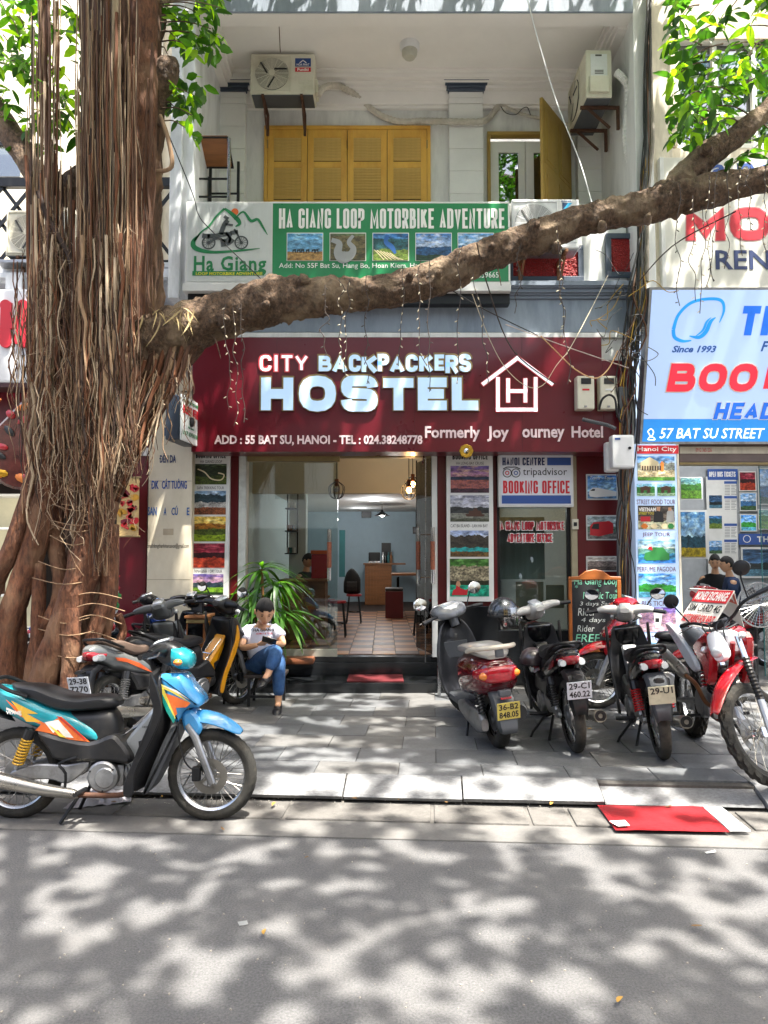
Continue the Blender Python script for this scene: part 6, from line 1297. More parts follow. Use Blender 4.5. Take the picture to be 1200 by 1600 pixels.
# ------------------------------------------------------------ scooter
def scooter(label, paint, txt):
    r_ = root('scooter', label, 'scooter'); Rw = .225
    wheel('rear_wheel', r_, (-.62, 0, Rw), Rw, .052, .145, 8, drum=True, disc=False, rimmat=BLKM); S = Matrix.Translation((.52, 0, .9)) @ Matrix.Rotation(.35, 4, Vector((-.4, 0, .9))) @ Matrix.Translation((-.52, 0, -.9))
    wheel('front_wheel', r_, (.64, 0, Rw), Rw, .046, .145, 8, disc=True, rimmat=BLKM, xf=S)
    MB().loft([(-.86, .60, .68, .07), (-.82, .52, .735, .14), (-.72, .45, .765, .185), (-.52, .42, .775, .205), (-.30, .38, .755, .20), (-.12, .35, .73, .165), (-.03, .36, .66, .12)], 22, pw=2.8).build('rear_body', paint, r_, smooth=True)
    MB().loft([(-.80, .755, .79, .08), (-.70, .765, .825, .145), (-.5, .765, .85, .165), (-.28, .75, .835, .165), (-.10, .735, .80, .13), (-.03, .72, .76, .08)], 20, pw=3).build('seat', M('seat_pale', V('8f8c88'), .35, var=.2, coat=.3), r_, smooth=True)
    MB().loft([(-.875, .595, .665, .06), (-.86, .57, .70, .125), (-.80, .565, .71, .17), (-.72, .575, .70, .194)], 20, pw=3).build('tail_lamp', TAIL, r_, smooth=True)
    for s in (-1, 1): MB().ball((-.835, s*.125, .635), (.03, .05, .035), 12).build('indicator', AMB, r_, smooth=True)
    MB().tube(crom([(-.55, -.17, .80), (-.75, -.17, .845), (-.87, -.10, .86), (-.89, 0, .862), (-.87, .10, .86), (-.75, .17, .845), (-.55, .17, .80)], 5), .02, 10).build('grab_rail', M('rail_cream', V('c9c0ae'), .3, coat=.5), r_, smooth=True)
    MB().box(-.90, -.86, -.035, .035, .78, .86, .012).build('rail_bracket', GREYP, r_)
    f = MB(); sec = [(-.80, .50, .10), (-.88, .44, .10), (-.93, .34, .095), (-.955, .24, .085), (-.96, .19, .07)]; vs = []
    for x, z, hw in sec:
        for y in (-hw, -hw*.8, 0, hw*.8, hw): vs.append((x+(.05 if abs(y) == hw else 0), y, z))
    f.add(vs, [(i*5+j, i*5+j+1, i*5+j+6, i*5+j+5) for i in range(4) for j in range(4)]); o = f.build('rear_fender', GREYP, r_, smooth=True); o.modifiers.new('t', 'SOLIDIFY').thickness = .008
    MB().box(-.935, -.88, -.05, .05, .475, .525, .01).build('plate_lamp', GREYP, r_); MB().box(-.94, -.93, -.045, .045, .455, .472, .003).build('reflector', TAIL, r_)
    plate(r_, (-.965, 0, .37), .19, .14, txt, YPL, ry=-.20)
    e = MB(); e.loft([(-.72, .17, .27, .03), (-.62, .13, .32, .045), (-.40, .15, .31, .05), (-.15, .2, .32, .05), (-.05, .24, .30, .03)], 14, pw=3); e.xf(Matrix.Translation((0, .13, 0))); e.build('transmission_case', ALU, r_, smooth=True)
    ex = MB().tube([(-.25, -.15, .22), (-.4, -.17, .23), (-.72, -.18, .28)], [.03, .055, .06], 16).build('exhaust', BLKM, r_, smooth=True); MB().box(-.66, -.42, -.245, -.225, .21, .31, .01).build('heat_shield', HOT, ex)
    for s in (-1, 1): spring(r_, (-.66, s*.12, .28), (-.60, s*.13, .50), .034, 6, .007, BLK)
    MB().box(-.12, .40, -.15, .15, .24, .30, .02).build('floorboard', GREYP, r_)
    vs = []; rows_ = [(.36, .24, .17), (.42, .34, .22), (.45, .55, .235), (.48, .75, .215), (.53, .92, .15), (.55, .98, .08)]
    for x, z, hw in rows_:
        for j in range(9): u = -1+j/4; vs.append((x-.09*abs(u)**2, hw*u, z))
    f = MB().add(vs, [(i*9+j, i*9+j+1, i*9+j+10, i*9+j+9) for i in range(5) for j in range(8)]); o = f.build('leg_shield', M('matt_black_paint', V('1b1c1f'), .35, coat=.3), r_, smooth=True); o.modifiers.new('t', 'SOLIDIFY').thickness = .03; sb = o.modifiers.new('s', 'SUBSURF'); sb.levels = sb.render_levels = 1
    MB().loft([(.50, .52, .74, .10), (.56, .50, .80, .13), (.66, .5, .72, .08)], 14).build('front_body', paint, r_, smooth=True)
    MB().box(.415, .43, -.12, .12, .60, .76, .02).build('glovebox', GREYP, r_); MB().tube([(.40, 0, .80), (.39, 0, .83)], .016, 10).build('ignition', ALU, r_)
    MB().loft([(.50, .36, .40, .05), (.62, .40, .47, .07), (.74, .40, .46, .065), (.86, .30, .36, .04)], 12).xf(S).build('front_fender', paint, r_, smooth=True)
    for s in (-1, 1): MB().tube([(.57, s*.075, .55), (.64, s*.075, .22)], .018, 8).xf(S).build('fork_leg', ALU, r_, smooth=True)
    MB().tube([(.44, 0, .90), (.47, 0, 1.0)], .045, 12).xf(S).build('steering_column', GREYP, r_, smooth=True)
    MB().loft([(.385, 1.0, 1.04, .06), (.42, .98, 1.09, .15), (.50, .97, 1.13, .19), (.60, .97, 1.12, .16), (.68, 1.0, 1.08, .07)], 18, pw=2.8).xf(S).build('handlebar_cover', M('headset_grey', V('6f7276'), .25, coat=.6), r_, smooth=True)
    MB().loft([(.405, 1.045, 1.075, .06), (.44, 1.07, 1.108, .105), (.50, 1.10, 1.135, .10)], 12).xf(S).build('dial', CLR, r_, smooth=True)
    for s in (-1, 1):
        MB().tube([(.47, s*.12, 1.04), (.45, s*.26, 1.03)], .015, 8).xf(S).build('handlebar', BLKM, r_, smooth=True); MB().tube([(.45, s*.25, 1.03), (.43, s*.36, 1.02)], .019, 10).xf(S).build('grip', BLK, r_, smooth=True); MB().tube([(.49, s*.2, 1.03), (.50, s*.36, 1.01)], .006, 6).xf(S).build('lever', ALU, r_)
        mirror(r_, (.48, s*.21, 1.05), (.46, s*.33, 1.20), xf=S, r=.062, mat=CHROME)
    for s in (-1, 1): MB().tube([(-.12, s*.08, .22), (-.22, s*.16, .0)], .012, 7).build('stand', BLKM, r_)
    return r_
MAR = M('maroon_paint', V('5a0a18'), .12, coat=1, var=.08)
s1 = scooter('maroon scooter with yellow plate 36-B2 848.05 and a helmet on its handlebar', MAR, ['36-B2', '848.05'])
seat_on(s1, (.96, 6.12), (.74, 7.34), wb=1.26, lean=-.10)
# helmets
def helmet(name, label, loc, mat, visor=True, rz=0, r=.13):
    h_ = root(name, label, 'helmet'); m = MB(); n = []
    for i in range(9):
        th = pi*.58*i/8; n.append((r*sin(th), r*1.02*cos(th)))
    m.lathe(n, (0, 0, 0), 'Z', 24).build('shell', mat, h_, smooth=True); m = MB().lathe([(r*.97, -.034), (r*1.03, -.034), (r*1.03, -.022), (r*.97, -.022)], (0, 0, 0), 'Z', 24); m.build('rim_band', BLK, h_, smooth=True)
    if visor:
        v = MB(); vs = []
        for i in range(6):
            for j in range(13): a = -1.1+2.2*j/12; z = .055-.036*i; rr = r*(1.06+.10*sin(i/5*pi)); vs.append((rr*cos(a), rr*sin(a), z))
        v.add(vs, [(i*13+j, i*13+j+1, i*13+j+14, i*13+j+13) for i in range(5) for j in range(12)]).build('visor', pane_mat('visor_'+label[:6], (.75, .78, .8), .2), h_, smooth=True)
    MB().tube(crom([(0, r*.9, -.03), (.03, r*.4, -.13), (.03, -r*.4, -.13), (0, -r*.9, -.03)], 5), .006, 6).build('strap', BLK, h_); h_.matrix_basis = Matrix.Translation(loc) @ Matrix.Rotation(rz, 4, 'Z'); return h_
SPKL = M('sparkle_black_paint', V('3a3f45'), .25, metal=.5, coat=1, var=.8, scale=120)
helmet('helmet', 'speckled grey open helmet with clear visor on the maroon scooter', P(786, 957, 6.95), SPKL, rz=-.6, r=.145)
helmet('helmet', 'small dark round helmet hanging low on the black 29-C1 motorbike', P(832, 1032, 6.7), M('helmet_smoke', V('3d3436'), .3, coat=.8), rz=.5, r=.12)

# ------------------------------------------------------------ dirt bike
def dirtbike():
    r_ = root('trail_bike', 'red and white trail motorbike with knobbly tyres at the right edge', 'motorbike')
    piv = Vector((.40, 0, .95)); S = Matrix.Translation(piv) @ Matrix.Rotation(-1.0, 4, Vector((-.45, 0, .89)).normalized()) @ Matrix.Translation(-piv); WR = M('white_red_rim', V('d0d2d4'), .3, metal=.8)
    wheel('rear_wheel', r_, (-.68, 0, .315), .315, .052, .245, 18, drum=True, disc=False, knob=.012); wheel('front_wheel', r_, (.68, 0, .345), .345, .040, .285, 18, xf=S, knob=.011, rimmat=CHROME)
    RP, WP = BR, M('white_bike_plastic', V('d4d6da'), .3, coat=.4)
    MB().loft([(-.62, .92, .96, .05), (-.45, .86, .945, .09), (-.2, .80, .90, .10), (.05, .80, .90, .10), (.18, .86, .95, .07)], 16, pw=3).build('seat', SEATM, r_, smooth=True)
    for s in (-1, 1):
        MB().prism([(-.85, .96), (-.70, .98), (-.35, .86), (-.12, .74), (-.10, .66), (-.25, .66), (-.55, .80)], s*.10-.02, s*.10+.02, .012, smooth=3).build('side_panel', WP, r_, smooth=True)
        MB().prism([(.02, .90), (.30, 1.02), (.42, .98), (.40, .84), (.33, .66), (.24, .62), (.20, .74), (.05, .82)], s*.125-.04, s*.125+.03, .02, smooth=2).build('tank_shroud', RP, r_, smooth=True)
        MB().prism([(.12, .90), (.34, .98), (.38, .90), (.26, .88), (.32, .72), (.28, .68), (.20, .82)], s*.157-.003, s*.157+.004, .001).build('shroud_graphic', WP, r_)
        MB().prism([(.20, .93), (.36, .95), (.30, .90), (.35, .80)], s*.163-.002, s*.163+.002).build('shroud_graphic', BLKT, r_)
    MB().loft([(0, .80, .93, .08), (.15, .80, 1.0, .12), (.3, .82, 1.03, .12), (.4, .88, 1.0, .07)], 16).build('tank', WP, r_, smooth=True); MB().lathe([(0, 1.04), (.035, 1.04), (.04, 1.02)], (.24, 0, 0), 'Z', 14).build('fuel_cap', BLK, r_)
    vs = []; path = [(.28, .80, .07), (.45, .83, .085), (.68, .80, .085), (.88, .72, .07), (1.02, .62, .04)]
    for x, z, hw in path:
        for j in range(7): u = -1+j/3; vs.append((x, hw*u, z-.035*abs(u)**2))
    o = MB().add(vs, [(i*7+j, i*7+j+1, i*7+j+8, i*7+j+7) for i in range(4) for j in range(6)]).xf(S).build('front_fender', RP, r_, smooth=True); o.modifiers.new('t', 'SOLIDIFY').thickness = .008; sb = o.modifiers.new('s', 'SUBSURF'); sb.levels = sb.render_levels = 1
    vs = []; path = [(-.45, .84, .08), (-.65, .88, .085), (-.85, .90, .08), (-1.0, .90, .05)]
    for x, z, hw in path:
        for j in range(7): u = -1+j/3; vs.append((x, hw*u, z-.03*abs(u)**2))
    o = MB().add(vs, [(i*7+j, i*7+j+1, i*7+j+8, i*7+j+7) for i in range(3) for j in range(6)]).build('rear_fender', WP, r_, smooth=True); o.modifiers.new('t', 'SOLIDIFY').thickness = .008
    MB().loft([(-1.0, .86, .90, .04), (-.95, .85, .90, .06)], 8).build('tail_lamp', TAIL, r_)
    for s in (-1, 1):
        MB().tube([(.45, s*.10, .98), (.56, s*.10, .66)], .021, 10).xf(S).build('fork_tube', CHROME, r_, smooth=True)
        g = []; 
        for i in range(25): t = i/24; g.append(Vector((.50+.105*t, s*.10, .83-.30*t)))
        MB().tube(g, [.030 if i % 2 else .024 for i in range(25)], 10).xf(S).build('fork_gaiter', BLK, r_, smooth=False)
        MB().tube([(.605, s*.10, .54), (.685, s*.10, .33)], [.027, .030], 10).xf(S).build('fork_leg', M('fork_grey', V('b8babc'), .35, metal=.5), r_, smooth=True)
        MB().tube(crom([(.40, 0, 1.08), (.38, s*.12, 1.12), (.36, s*.24, 1.18), (.28, s*.40, 1.19)], 4), .012, 8).xf(S).build('handlebar', BLKM, r_, smooth=True); MB().tube([(.31, s*.33, 1.19), (.27, s*.42, 1.19)], .018, 8).xf(S).build('grip', BLK, r_, smooth=True)
        MB().tube([(.36, s*.26, 1.16), (.33, s*.42, 1.15)], .006, 6).xf(S).build('lever', ALU, r_); mirror(r_, (.35, s*.27, 1.18), (.33, s*.34, 1.40), xf=S, r=.058)
        MB().ball((.50, s*.17, .98), (.035, .03, .026), 10).xf(S).build('indicator', CLR, r_, smooth=True)
        MB().tube([(-.05, s*.10, .32), (-.02, s*.24, .33)], .014, 8).build('footrest', BLKM, r_)
    MB().loft([(.53, .90, 1.06, .04), (.56, .87, 1.08, .07), (.60, .86, 1.02, .06), (.63, .88, .96, .04)], 14, pw=3).xf(S).build('headlight_mask', WP, r_, smooth=True); MB().ball((.625, 0, .94), (.02, .05, .04), 12).xf(S).build('headlamp', CLR, r_, smooth=True)
    MB().box(.36, .44, -.05, .05, 1.07, 1.13, .012).xf(S).build('dial', BLK, r_)
    e = MB(); e.box(-.18, .16, -.10, .10, .33, .52, .03); e.tube([(.08, 0, .50), (.16, 0, .74)], .085, 16); en = e.build('engine', ALU, r_, smooth=True)
    for k in range(7): MB().tube([(.09+.012*k, 0, .54+.028*k), (.092+.012*k, 0, .546+.028*k)], .105, 14).build('cooling_fin', BLKM, en)
    for s in (-1, 1): MB().lathe([(0, .135*s), (.10, .132*s), (.115, .12*s), (.12, .08*s)], (-.05, 0, .42), 'Y', 26).build('engine_cover', ALU, en, smooth=True); MB().lathe([(0, .13*s), (.055, .128*s), (.06, .12*s)], (.10, 0, .40), 'Y', 20).build('engine_cap', ALU, en, smooth=True)
    fr = MB(); fr.tube(crom([(.42, 0, .95), (.30, 0, .65), (.24, 0, .40), (.1, 0, .30), (-.2, 0, .30), (-.28, 0, .42)], 4), .02, 8); fr.tube([(.40, 0, .93), (-.2, .05, .78), (-.28, .05, .42)], .018, 8); fr.tube([(-.2, -.05, .78), (-.85, -.05, .86)], .014, 8); fr.build('frame', RP, r_, smooth=True)
    MB().tube(crom([(.17, -.03, .66), (.30, -.06, .60), (.32, -.12, .48), (.15, -.14, .46), (-.05, -.14, .56), (-.25, -.15, .60)], 5), .018, 10).build('exhaust_pipe', M('copper_pipe', V('8a5a38'), .35, metal=.8), r_, smooth=True); MB().tube([(-.25, -.15, .60), (-.35, -.15, .62), (-.85, -.15, .70)], [.03, .05, .055], 14).build('exhaust', HOT, r_, smooth=True)
    for s in (-1, 1): MB().tube([(-.22, s*.09, .40), (-.68, s*.10, .32)], [.03, .022], 8).build('swingarm', ALU, r_)
    spring(r_, (-.25, 0, .45), (-.22, 0, .72), .04, 6, .008, BR); MB().tube([(-.05, .10, .30), (-.10, .26, .02)], .012, 8).build('side_stand', BLKM, r_)
    for k in range(4): MB().tube(crom([(.36, -.1+.06*k, 1.12), (.5, -.08+.05*k, 1.16-.03*k), (.52, .03*k-.06, .95)], 5), .005, 5).xf(S).build('control_cable', BLK, r_, smooth=True)
    return r_
d1 = dirtbike(); seat_on(d1, (2.74, 6.5), (2.62, 5.14), wb=1.36, lean=.06)
# red and white A-frame board lying on its seat
af = root('tent_sign', 'folded red and white tent sign advertising exchange, SIM cards and rental on the trail bike', 'sign', P(1110, 985, 6.0))
PA, PB_, PC_, PD_ = P(1092, 921, 6.15), P(1148, 923, 5.95), P(1112, 983, 5.85), P(1058, 974, 6.05); PE_, PF_ = P(1163, 980, 6.15), P(1155, 960, 6.3)
def facet(a, b, c, d, mat, nm, par): # four corners (top left, top right, bottom right, bottom left), given thickness
    n = (b-a).cross(d-a).normalized()*.006; m = MB().add([a, b, c, d, a+n, b+n, c+n, d+n], [(0, 1, 2, 3), (7, 6, 5, 4), (0, 4, 5, 1), (1, 5, 6, 2), (2, 6, 7, 3), (3, 7, 4, 0)]); return m.build(nm, mat, par)
TS = M('tent_white', V('d8d4cc'), .4, var=.05)
def tent(A_, B_, C_, D_, dim):
    bd = facet(A_, B_, C_, D_, TS, 'sign_face', af); n = -(B_-A_).cross(D_-A_).normalized()
    if n.dot(Vector((0, -1, 0))) < 0: n = -n
    tl = lambda u, v: A_+(B_-A_)*u+(D_-A_)*v*(1-u)+(C_-B_)*v*u+n*.008
    def band(v0, v1, mat): m = MB(); q = [tl(0.01, v0), tl(.99, v0), tl(.99, v1), tl(.01, v1)]; m.add(q+[p+n*-.001 for p in q], [(0, 1, 2, 3), (7, 6, 5, 4)]); m.build('band', mat, bd)
    band(.02, .36, dim); 
    for s, v0, v1, mt in (('MONEY EXCHANGE', .07, .31, WHTT), ('SIM CARD 4G', .42, .62, BLKT), ('MOTORBIKE FOR RENT', .70, .93, REDT)):
        me = text_mesh(s, .035 if mt is not BLKT else .02); xs = [v.co.x for v in me.vertices]; ys = [v.co.y for v in me.vertices]; a0, a1, b0, b1 = min(xs), max(xs), min(ys), max(ys)
        vs = [tl(.06+.88*(v.co.x-a0)/(a1-a0), v1+(v0-v1)*(v.co.y-b0)/(b1-b0))+n*.002 for v in me.vertices]; fs = [tuple(p.vertices) for p in me.polygons]
        m2 = bpy.data.meshes.new('lettering'); m2.from_pydata([tuple(v) for v in vs], [], fs); m2.materials.append(mt); link(m2, 'lettering', bd)
tent(PA, PB_, PC_, PD_, REDT); tent(PB_+Vector((.005, .02, 0)), PA+Vector((.03, .25, 0)), PF_, PE_, M('red_band_faded', V('d0604a'), .4))
# ------------------------------------------------------------ people
SKIN = M('skin', V('d2a27e'), .5, var=.06, scale=12); HAIR = M('black_hair', V('0e0c0c'), .7, var=.4, scale=60, bump=.4, bscale=150)
def skinned(name, chains, mat, par=None, sub=2, root_pt=None):
    """chains = lists of (point, rx, ry); points shared by value join up"""
    key = {}; vs = []; rad = []; ed = []
    for ch in chains:
        last = None
        for p, a, b in ch:
            k = tuple(round(c, 4) for c in p)
            if k not in key: key[k] = len(vs); vs.append(k); rad.append((a, b))
            i = key[k]
            if last is not None and last != i: ed.append((last, i))
            last = i
    me = bpy.data.meshes.new(name); me.from_pydata(vs, ed, []); bm = bmesh.new(); bm.from_mesh(me); ly_ = bm.verts.layers.skin.verify()
    for v, r in zip(bm.verts, rad): v[ly_].radius = r; v[ly_].use_root = (v.index == 0)
    bm.to_mesh(me); bm.free(); o = bpy.data.objects.new(name, me); COL.objects.link(o)
    o.modifiers.new('skin', 'SKIN').use_smooth_shade = True; sb = o.modifiers.new('sub', 'SUBSURF'); sb.levels = sb.render_levels = sub
    dg = bpy.context.evaluated_depsgraph_get(); m2 = bpy.data.meshes.new_from_object(o.evaluated_get(dg)); bpy.data.objects.remove(o)
    return m2
def mesh_to_mb(mb, me):
    mb.add([v.co.copy() for v in me.vertices], [tuple(p.vertices) for p in me.polygons]); bpy.data.meshes.remove(me)
def head_parts(c, f, u, par, body_mb, s=1.0):
    """head ball with nose, brow, chin, ears; returns nothing, adds hair and eyes as parts"""
    f = f.normalized(); r = f.cross(u).normalized(); u = r.cross(f).normalized(); B_ = Matrix((r, f, u)).transposed() # local x=right,y=forward,z=up
    vs = []; seg, rings = 28, 20
    for i in range(rings+1):
        th = pi*i/rings
        for k in range(seg):
            q = 2*pi*k/seg; x, y, z = sin(th)*cos(q), sin(th)*sin(q), cos(th)
            X, Y_, Z = x*.076, y*.094, z*.115
            if z < 0: X *= 1-.30*z*z; Y_ = Y_*(1-.10*z*z)+.012*abs(z)
            if y > 0:
                g = math.exp(-((x/.16)**2+((z+.12)/.22)**2)); Y_ += .020*g*y
                for sx_ in (-.36, .36): Y_ -= .009*math.exp(-(((x-sx_)/.17)**2+((z-.10)/.11)**2))
                Y_ += .006*math.exp(-((x/.5)**2+((z-.27)/.1)**2)); Y_ += .007*math.exp(-((x/.22)**2+((z+.50)/.07)**2)); Y_ += .009*math.exp(-((x/.3)**2+((z+.82)/.16)**2))
            vs.append(Vector(c)+B_ @ (Vector((X, Y_, Z))*s))
    body_mb.add(vs, [(i*seg+k, (i+1)*seg+k, (i+1)*seg+(k+1) % seg, i*seg+(k+1) % seg) for i in range(rings) for k in range(seg)])
    for sd in (-1, 1): body_mb.ball(Vector(c)+B_ @ Vector((sd*.078, -.008, -.005))*s, (.012, .02, .032), 10, mat=B_)
    h = []; idx = {}
    for i in range(rings+1):
        th = pi*i/rings
        for k in range(seg):
            q = 2*pi*k/seg; x, y, z = sin(th)*cos(q), sin(th)*sin(q), cos(th); n = noise.noise(Vector((x*4, y*4, z*4)))*.006
            lim = (.50-.12*abs(x)) if y > .25 else (-.35 if y < -.1 else .12)
            kk = (1.09 if z > lim else .93); kk += n*6*(z > lim)
            h.append(Vector(c)+B_ @ (Vector((x*.076*kk, y*.094*kk+.000, z*.115*kk+.004))*s))
    m = MB().add(h, [(i*seg+k, (i+1)*seg+k, (i+1)*seg+(k+1) % seg, i*seg+(k+1) % seg) for i in range(int(rings*.72)) for k in range(seg)]); m.build('hair', HAIR, par, smooth=True, ang=80)
    for sd in (-1, 1):
        MB().ball(Vector(c)+B_ @ Vector((sd*.029, .083, .010))*s, (.012, .007, .0035), 8, mat=B_).build('eye', M('eye_dark', V('1a1210'), .3), par)
        MB().ball(Vector(c)+B_ @ Vector((sd*.030, .088, .028))*s, (.016, .006, .003), 8, mat=B_).build('eyebrow', HAIR, par)
    MB().ball(Vector(c)+B_ @ Vector((0, .088, -.058))*s, (.020, .008, .0045), 8, mat=B_).build('mouth', M('lips', V('8a4a40'), .45), par)
def hand(mb, wrist, tip_dir, palm_n, s=1.0, side=1, curl=.6):
    d = tip_dir.normalized(); n = palm_n.normalized(); a = d.cross(n).normalized()*side; n = a.cross(d).normalized()*side
    B_ = Matrix((a, d, n)).transposed(); pc = wrist+d*.045*s; mb.ball(pc, (.038*s, .05*s, .016*s), 12, mat=B_)
    for j in range(4):
        l = (.062, .07, .066, .052)[j]*s; b0 = wrist+d*.082*s+a*(-.027+.018*j)*s; dd = d.copy(); pts = [b0-d*.02*s, b0]
        for k in range(3): dd = (dd+n*curl*.5).normalized(); pts.append(pts[-1]+dd*l/3)
        mb.tube(pts, [.0095*s, .0095*s, .0085*s, .0065*s], 7)
    t = [wrist+d*.02*s-a*.02*s, wrist+d*.045*s-a*.045*s, wrist+d*.07*s-a*.052*s+n*.012*s, wrist+d*.085*s-a*.04*s+n*.022*s]; mb.tube(t, [.012*s, .011*s, .009*s, .007*s], 7)
def person(label, J, shirt, trousers, loc, f, up=Vector((0, 0, 1)), shoes=None, legs=True, hs=1.0, sleeve=.62, phone=False):
    r_ = root('person', label, 'person', loc); g = lambda k: Vector(J[k]); body = MB()
    ch = [[(g('pelvis'), .12, .10), (g('chest'), .13, .10), (g('neck'), .055, .055), (g('neck')*.45+g('head')*.55, .05, .05)]]
    for s in 'RL':
        if s+'wrist' in J: ch.append([(g('chest'), .13, .10), (g(s+'sh'), .055, .055), (g(s+'el'), .038, .038), (g(s+'el')*.4+g(s+'wrist')*.6, .034, .034), (g(s+'wrist'), .024, .024)])
        if legs: ch.append([(g('pelvis'), .12, .10), (g(s+'hip'), .08, .08), (g(s+'knee'), .05, .05), (g(s+'ank'), .036, .036), (g(s+'ank')*.5+g(s+'toe')*.5+Vector((0, 0, -.01)), .03, .03)])
    mesh_to_mb(body, skinned('body', ch, SKIN)); head_parts(g('head'), f, up, r_, body, hs)
    for s in 'RL':
        if s+'hand' in J: hand(body, g(s+'wrist'), g(s+'hand')-g(s+'wrist'), Vector((.1, .4, 1)) if s == 'R' else Vector((-.1, .4, 1)), 1.0, 1 if s == 'R' else -1)
    body.build('body', SKIN, r_, smooth=True, ang=60)
    up_ = lambda a, b, t: a*(1-t)+b*t
    ch = [[(g('pelvis')+Vector((0, 0, .02)), .165, .125), (up_(g('pelvis'), g('chest'), .5), .155, .12), (g('chest'), .165, .125), (up_(g('chest'), g('neck'), .62), .125, .10), (up_(g('chest'), g('neck'), .92), .072, .072)]]
    for s in 'RL':
        if s+'sh' in J: e = up_(g(s+'sh'), g(s+'el'), sleeve); ch.append([(g('chest'), .165, .125), (up_(g('chest'), g(s+'sh'), .85)+Vector((0, 0, .0)), .082, .082), (g(s+'sh')*.7+g(s+'el')*.3, .074, .074), (e, .082, .082)])
    sh = MB(); mesh_to_mb(sh, skinned('shirt', ch, shirt)); 
    for i, v in enumerate(sh.v): p = Vector(v); q = noise.noise(p*11)*.010+noise.noise(p*27)*.005; sh.v[i] = tuple(p+Vector((0, -1, .3))*q)
    so_ = sh.build('shirt', shirt, r_, smooth=True, ang=70)
    if legs:
        ch = [[(g('pelvis')+Vector((0, 0, .05)), .15, .12), (g('pelvis')-Vector((0, 0, .03)), .15, .12)]]
        for s in 'RL': ch.append([(g('pelvis')-Vector((0, 0, .03)), .15, .12), (g(s+'hip'), .105, .10), (up_(g(s+'hip'), g(s+'knee'), .6), .092, .088), (g(s+'knee'), .077, .077), (up_(g(s+'knee'), g(s+'ank'), .45), .072, .072), (up_(g(s+'knee'), g(s+'ank'), .88), .058, .058)])
        tr = MB(); mesh_to_mb(tr, skinned('trousers', ch, trousers))
        for i, v in enumerate(tr.v): p = Vector(v); q = noise.noise(p*13)*.010+noise.noise(p*30)*.006; tr.v[i] = tuple(p+Vector((.3, -1, .3))*q)
        tr.build('trousers', trousers, r_, smooth=True, ang=70)
        for s in 'RL':
            a, t = g(s+'ank'), g(s+'toe'); dd = (t-a); m = MB(); dn = dd.normalized(); side = dn.cross(Vector((0, 0, 1))).normalized(); upv = side.cross(dn)
            B_ = Matrix((side, dn, upv)).transposed(); c = a-Vector((0, 0, .03))
            for (t0, rr) in ((-.18, (.036, .045, .04)), (.25, (.044, .075, .036)), (.75, (.048, .075, .03))): m.ball(c+dd*t0, rr, 12, mat=B_)
            m.build('shoe', shoes or BLK, r_, smooth=True)
    return r_, so_
def Pm(cx, cy, Y): return P(340+cx/6.957, 900+cy/6.957, Y)
SHIRT = M('pale_blue_shirt', V('d6daea'), .85, var=.05, bump=.3, bscale=30); JEAN = M('blue_jeans', V('2a4f7e'), .85, var=.28, scale=14, bump=.4, bscale=160, dirt=V('5f86ac'), dirtamt=.5, dscale=6)
J = dict(pelvis=Pm(470, 945, 7.86), chest=Pm(470, 660, 7.82), neck=Pm(478, 530, 7.76), head=Pm(512, 385, 7.68),
    Rsh=Pm(285, 585, 7.80), Rel=Pm(262, 785, 7.66), Rwrist=Pm(440, 750, 7.50), Rhand=Pm(530, 705, 7.44), Lsh=Pm(645, 580, 7.80), Lel=Pm(715, 745, 7.72), Lwrist=Pm(620, 735, 7.56), Lhand=Pm(550, 700, 7.46),
    Rhip=Pm(405, 950, 7.83), Rknee=Pm(648, 800, 7.42), Rank=Pm(545, 1075, 7.34), Rtoe=Pm(465, 1160, 7.22), Lhip=Pm(560, 955, 7.84), Lknee=Pm(668, 890, 7.50), Lank=Pm(660, 1375, 7.48), Ltoe=Pm(640, 1465, 7.34))
man, shirt_ = person('man in a pale printed T-shirt and jeans sitting cross-legged looking at his phone', J, SHIRT, JEAN, Pm(640, 1470, 7.6), Vector((.22, -.80, -.52)), Vector((.08, -.25, .9)), hs=1.22)
def on_shirt(s, x0, y0, x1, y1, mat, b):
    me = text_mesh(s, b); xs = [v.co.x for v in me.vertices]; ys = [v.co.y for v in me.vertices]; a0, a1, b0, b1 = min(xs), max(xs), min(ys), max(ys); vs = []
    ob = shirt_; bv = None
    from mathutils.bvhtree import BVHTree
    bv = BVHTree.FromPolygons([v.co for v in ob.data.vertices], [tuple(p.vertices) for p in ob.data.polygons])
    for v in me.vertices:
        q = Pm(x0+(x1-x0)*(v.co.x-a0)/(a1-a0), y1+(y0-y1)*(v.co.y-b0)/(b1-b0), 7.6); h = bv.ray_cast(Vector((q.x, 7.0, q.z)), Vector((0, 1, 0)))[0]
        vs.append(h-Vector((0, .004, 0)) if h else Vector((q.x, 7.62, q.z)))
    m2 = bpy.data.meshes.new('lettering'); m2.from_pydata([tuple(v) for v in vs], [], [tuple(p.vertices) for p in me.polygons]); m2.materials.append(mat); link(m2, 'lettering', shirt_)
on_shirt('HA GIANG', 370, 582, 593, 615, BLKT, .03); on_shirt('XE MAY & TOUR', 400, 628, 580, 648, REDT, .02)
ph = root('phone', 'black smartphone held in the seated man\'s hands', 'phone', Pm(560, 700, 7.42)); r3 = Matrix.Rotation(.25, 3, 'Y') @ Matrix.Rotation(radians(35), 3, 'X')
MB().obox(Pm(562, 698, 7.41), (.15, .008, .075), r3, .003).build('case', BLKG, ph); MB().obox(Pm(562, 698, 7.41)+r3 @ Vector((0, .005, 0)), (.135, .002, .066), r3, .001).build('screen', GREYP, ph)
